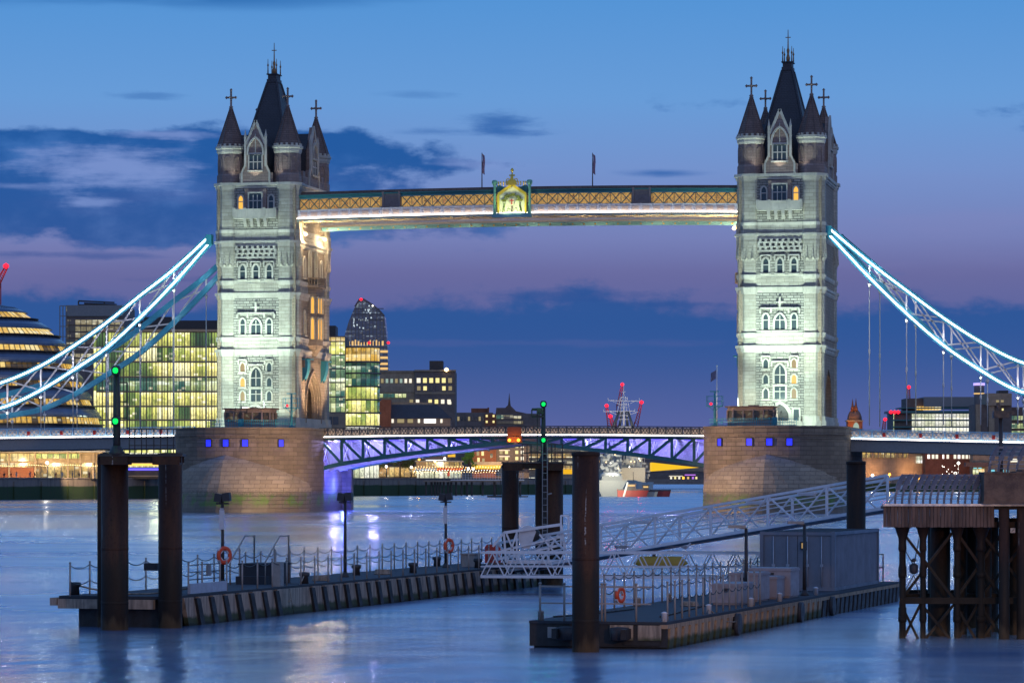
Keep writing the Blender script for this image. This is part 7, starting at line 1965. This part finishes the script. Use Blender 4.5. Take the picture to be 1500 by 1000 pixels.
wg.build('wing', M['gullg'], g); MB().lathe((0,0,0),[(.001,0)],3) if False else MB().bar((.255,0,.335),(.31,0,.325),.018).build('beak', M['amber_dim'] if False else mat('beak_yellow', (.5,.3,.05), .5), g)
bo = o
spots = [((947-968)*k,.95),((949-968)*k,.95),((964-968)*k,.95),((980-968)*k,.95),((986-968)*k,.95)]
first = True
for dx, z in spots:
    q = g if first else copy_tree(g); first = False
    v = Vector((bo.x, bo.y, 0))+RT*dx; q.location = (v.x, v.y, .57); q.rotation_euler.z = random.uniform(0, 6.2)
perch = [(905,150.),(912,149.8),(917,149.6),(1005,147.5)]
for px, dp in perch:
    q = copy_tree(g); v = at(px, 0, dp-.0); 
    f = (px-704)/(1128-704); a_, b_ = at(704,844,148.), at(1128,845.5,146.); v = a_.lerp(b_, f)
    q.location = (v.x, v.y, v.z+1.04+.055); q.rotation_euler.z = random.uniform(0, 6.2); q['label'] = 'small gull perched on the top rail of the low lattice footbridge'; q['group'] = 'gulls on the lattice footbridge'

# ================================================================== JETTY AT THE RIGHT EDGE
jd = 107.; jk = jd/FPX; jo = at(1294, HOR, jd)
J = thing('timber_jetty', 'old timber-faced jetty on cross-braced iron columns', 'jetty', (jo.x, jo.y, -3.), YAW)
JX = lambda px: (px-1294)*jk
JZ = lambda py: CZ+(HOR-py)*jk+3.
bd_n = 31
for i in range(bd_n):
    x0 = JX(1294+i*5.25); x1 = JX(1294+(i+1)*5.25)-.012
    MB().box(x0,x1,-.04-.012*(i*7 % 3),.04,JZ(771.5+(i*5 % 3)*.25),JZ(741)).build('fascia_board', M['timber'], J)
MB().box(JX(1293),JX(1620),-.12,.3,JZ(740.8),JZ(737.5)).build('edge_kerb', M['galv'], J)
MB().box(JX(1295)+1.1,JX(1620),.3,10.,JZ(745),JZ(741)).box(JX(1295),JX(1295)+1.2,.06,1.,JZ(745),JZ(741)).build('deck', M['timber'], J)
MB().box(JX(1457),JX(1620),.1,.5,JZ(772),JZ(764)).box(JX(1457),JX(1620),.0,.5,JZ(746),JZ(740.9)).build('edge_beam', M['rustdark'], J)
SK = lambda px, y: JX(px)+(px-750)*jk*(y/jd)
def column(x, y, r, name='iron_column', m='rustdark', top=771, cap=True):
    mb = MB().tube([(x,y,0),(x,y,JZ(top))], r, 12)
    if cap: mb.lathe((x,y,JZ(top)),[(r,-.8),(r*1.35,-.7),(r*1.1,-.6),(r*1.2,-.4),(r*2.2,-.06),(r*3.2,-.0)],12)
    for z in (3.6, 5.0): mb.lathe((x,y,z),[(r,-.1),(r*1.3,-.08),(r*1.3,.08),(r,.1)],12)
    mb.build(name, M[m], J)
for y in (.5, 4.2, 8.): 
    for px, r in ((1322,.105),(1352,.09),(1402,.10),(1437,.12)): column(SK(px, y), y, r)
for px, y, w in ((1377,2.,.66),(1409,3.,.34),(1441,1.5,.5),(1447,5.,.7),(1487,3.,.7),(1372,7.,.6),(1425,8.,.5)): MB().tube([(SK(px,y),y,0),(SK(px,y),y,JZ(760))],w/2,14).build('timber_pile', M['rustdark'], J)
for px, w in ((1469,.30),(1495,.28)): MB().tube([(JX(px),-.25,0),(JX(px),-.25,JZ(745))],w/2+.02,14).build('fender_pile', M['rust'], J)
bc = MB(); zt, zm, zb_ = JZ(776), JZ(880), JZ(945)
for y in (.5,):
    for a, b in ((1322,1402),(1402,1475),(1437,1520)):
        bc.bar((JX(a),y,zt),(JX(b),y,zm),.085).bar((JX(b),y+.1,zt),(JX(a),y+.1,zm),.085)
    for a, b in ((1322,1352),(1352,1402),(1402,1437),(1437,1480)): bc.bar((JX(a),y,zm-.1),(JX(b),y,zb_),.08).bar((JX(b),y+.1,zm-.1),(JX(a),y+.1,zb_),.08)
for px in (1322, 1352, 1437): bc.bar((SK(px,.5),.5,zt),(SK(px,4.2)+.1,4.2,zm),.04).bar((SK(px,4.2),4.2,zt),(SK(px,.5),.5,zm),.04)
bc.build('diagonal_brace', M['rustdark'], J)
hb = MB()
for y in (.5, 4.2, 8.): hb.bar((SK(1322,y),y,zm),(JX(1620),y,zm),.2)
hb.bar((SK(1322,.4),.4,zm),(SK(1322,8.),8.,zm),.16); hb.bar((SK(1437,.4),.4,zm),(SK(1437,8.),8.,zm),.2)
hb.build('tie_beam', M['rustdark'], J)
rp = MB(); hg = MB()
for dx in (-.2, .18): hg.bar((JX(1325),.5,JZ(800)),(JX(1341),.45,JZ(828)),.03).bar((JX(1349),.5,JZ(790)),(JX(1341),.45,JZ(828)),.03).bar((JX(1341),.45,JZ(842)),(JX(1325),.5,JZ(872)),.03).bar((JX(1341),.45,JZ(842)),(JX(1349),.5,JZ(870)),.03)
hg.lathe((JX(1341),.45,JZ(841)),[(.05,0),(.13,.06),(.14,.28),(.05,.34)],8); hg.lathe((JX(1341),.45,JZ(821)),[(.02,-.06),(.1,0),(.03,.07)],8)
hg.build('rope_stay', M['dark'], J)
sg = MB().box(JX(1480),JX(1487),-.02,.02,JZ(780),JZ(773)); so_ = sg.build('notice_plate', M['white'], J)
MB().bar((JX(1481.5),-.03,JZ(778.5)),(JX(1485.5),-.03,JZ(774.5)),.02).build('notice_mark', M['grey'], so_)
# stone block above the jetty edge
BK = thing('masonry_block', 'weathered brown masonry block standing on the jetty edge', 'masonry', (at(1441, 738, jd-.3).x, at(1441, 738, jd-.3).y, zrow(737.4, jd-.3)), YAW)
def blockfn(k):
    P = k.n('ShaderNodeNewGeometry').outputs['Position']; n = k.noise(P, 2.2, 7, .7); n2 = k.noise(P, 14., 4, .7)
    k.put(k.b.inputs['Base Color'], k.mix(k.mapr(n, .35, .7), k.mix(n2, (.16,.10,.07), (.26,.17,.12)), (.09,.06,.05))); bump(k, k.m('ADD', n, k.m('MULTIPLY', n2, .4)), .08, .8)
M['block'] = nodes('weathered_masonry', blockfn, rough=.9)
mb = MB(); mb.box(0,3.6,-.1,1.2,0,.93); R = random.Random(4)
for i in range(18): x = i*.2; mb.box(x, x+.195, -.12, 1.15, .93, .97+R.uniform(.0,.10))
mb.build('block_body', M['block'], BK); MB().box(-.03,3.6,-.16,1.2,.0,.08).build('base_course', M['block'], BK)
# curved railings
def curved_rail(label, px0, px1, n, ybot, ytop, dep, lean=13):
    o = at(px0, ybot, dep); t = thing('curved_railing', label, 'railing', o, YAW); k = dep/FPX; H = (ybot-ytop)*k
    for i in range(n):
        x = (px1-px0)*k*i/(n-1); mb = MB(); pts = []
        for q in range(7):
            s = q/6; pts.append((x + lean*k*(s**2.2) - lean*k*.0, -.10*math.sin(s*PI*.8)+.10*s, H*s))
        for a, b in zip(pts, pts[1:]): mb.bar(a, b, .055, .15)
        mb.build('post', M['railblue'], t)
    wr = MB()
    for q in range(1, 6):
        s = q/6; wr.tube([(lean*k*(s**2.2),-.1*math.sin(s*PI*.8)+.1*s,H*s),((px1-px0)*k+lean*k*(s**2.2),-.1*math.sin(s*PI*.8)+.1*s,H*s)],.012,5)
    wr.build('wire', M['galv'], t)
    MB().bar((lean*k*.9,.06,H),((px1-px0)*k+lean*k,.06,H),.07).build('handrail', M['railblue'], t)
M['railblue'] = paint('rail_blue_grey', (.12,.14,.20), .45)
curved_rail('longer curved dark blue railing, standing on the timber jetty edge', 1311, 1434, 13, 737, 696, jd+.4)
curved_rail('shorter curved dark blue railing, rising above the masonry block', 1449, 1530, 7, 692, 655, jd+1.5)
o = at(1466, 738, jd+2.2); t = thing('lamp_post', 'dark lamp post with a bulky head behind the masonry block', 'lamp post', o, YAW); k = (jd+2.2)/FPX
MB().tube([(0,0,0),(0,0,(738-606)*k)],.085,8,.06).build('post', M['dark'], t); MB().box(-.25,.25,-.2,.2,(738-612)*k,(738-602)*k).box(-.1,.42,-.15,.15,(738-607)*k,(738-602)*k).bar((0,0,(738-606)*k),(-.1,0,(738-590)*k),.1).build('lamp_head', M['dark'], t)

# street lamp on the viewer's bank, just outside the picture to the right
lo = at(2050, 480, 62)
t = thing('street_lamp', 'tall street lamp on the near bank', 'street lamp', (lo.x, lo.y, 4.), YAW)
MB().tube([(0,0,0),(0,0,lo.z-3.8)],.1,8,.06).build('post', M['dark'], t); MB().lathe((0,0,lo.z-4.),[(.05,-.25),(.3,-.1),(.3,.1),(.1,.3)],10).build('lamp_head', M['warm'], t)
lamp('street_lamp_light', lo+Vector((0,0,-.5)), (1.,.56,.28), 15000, 'POINT', .5)
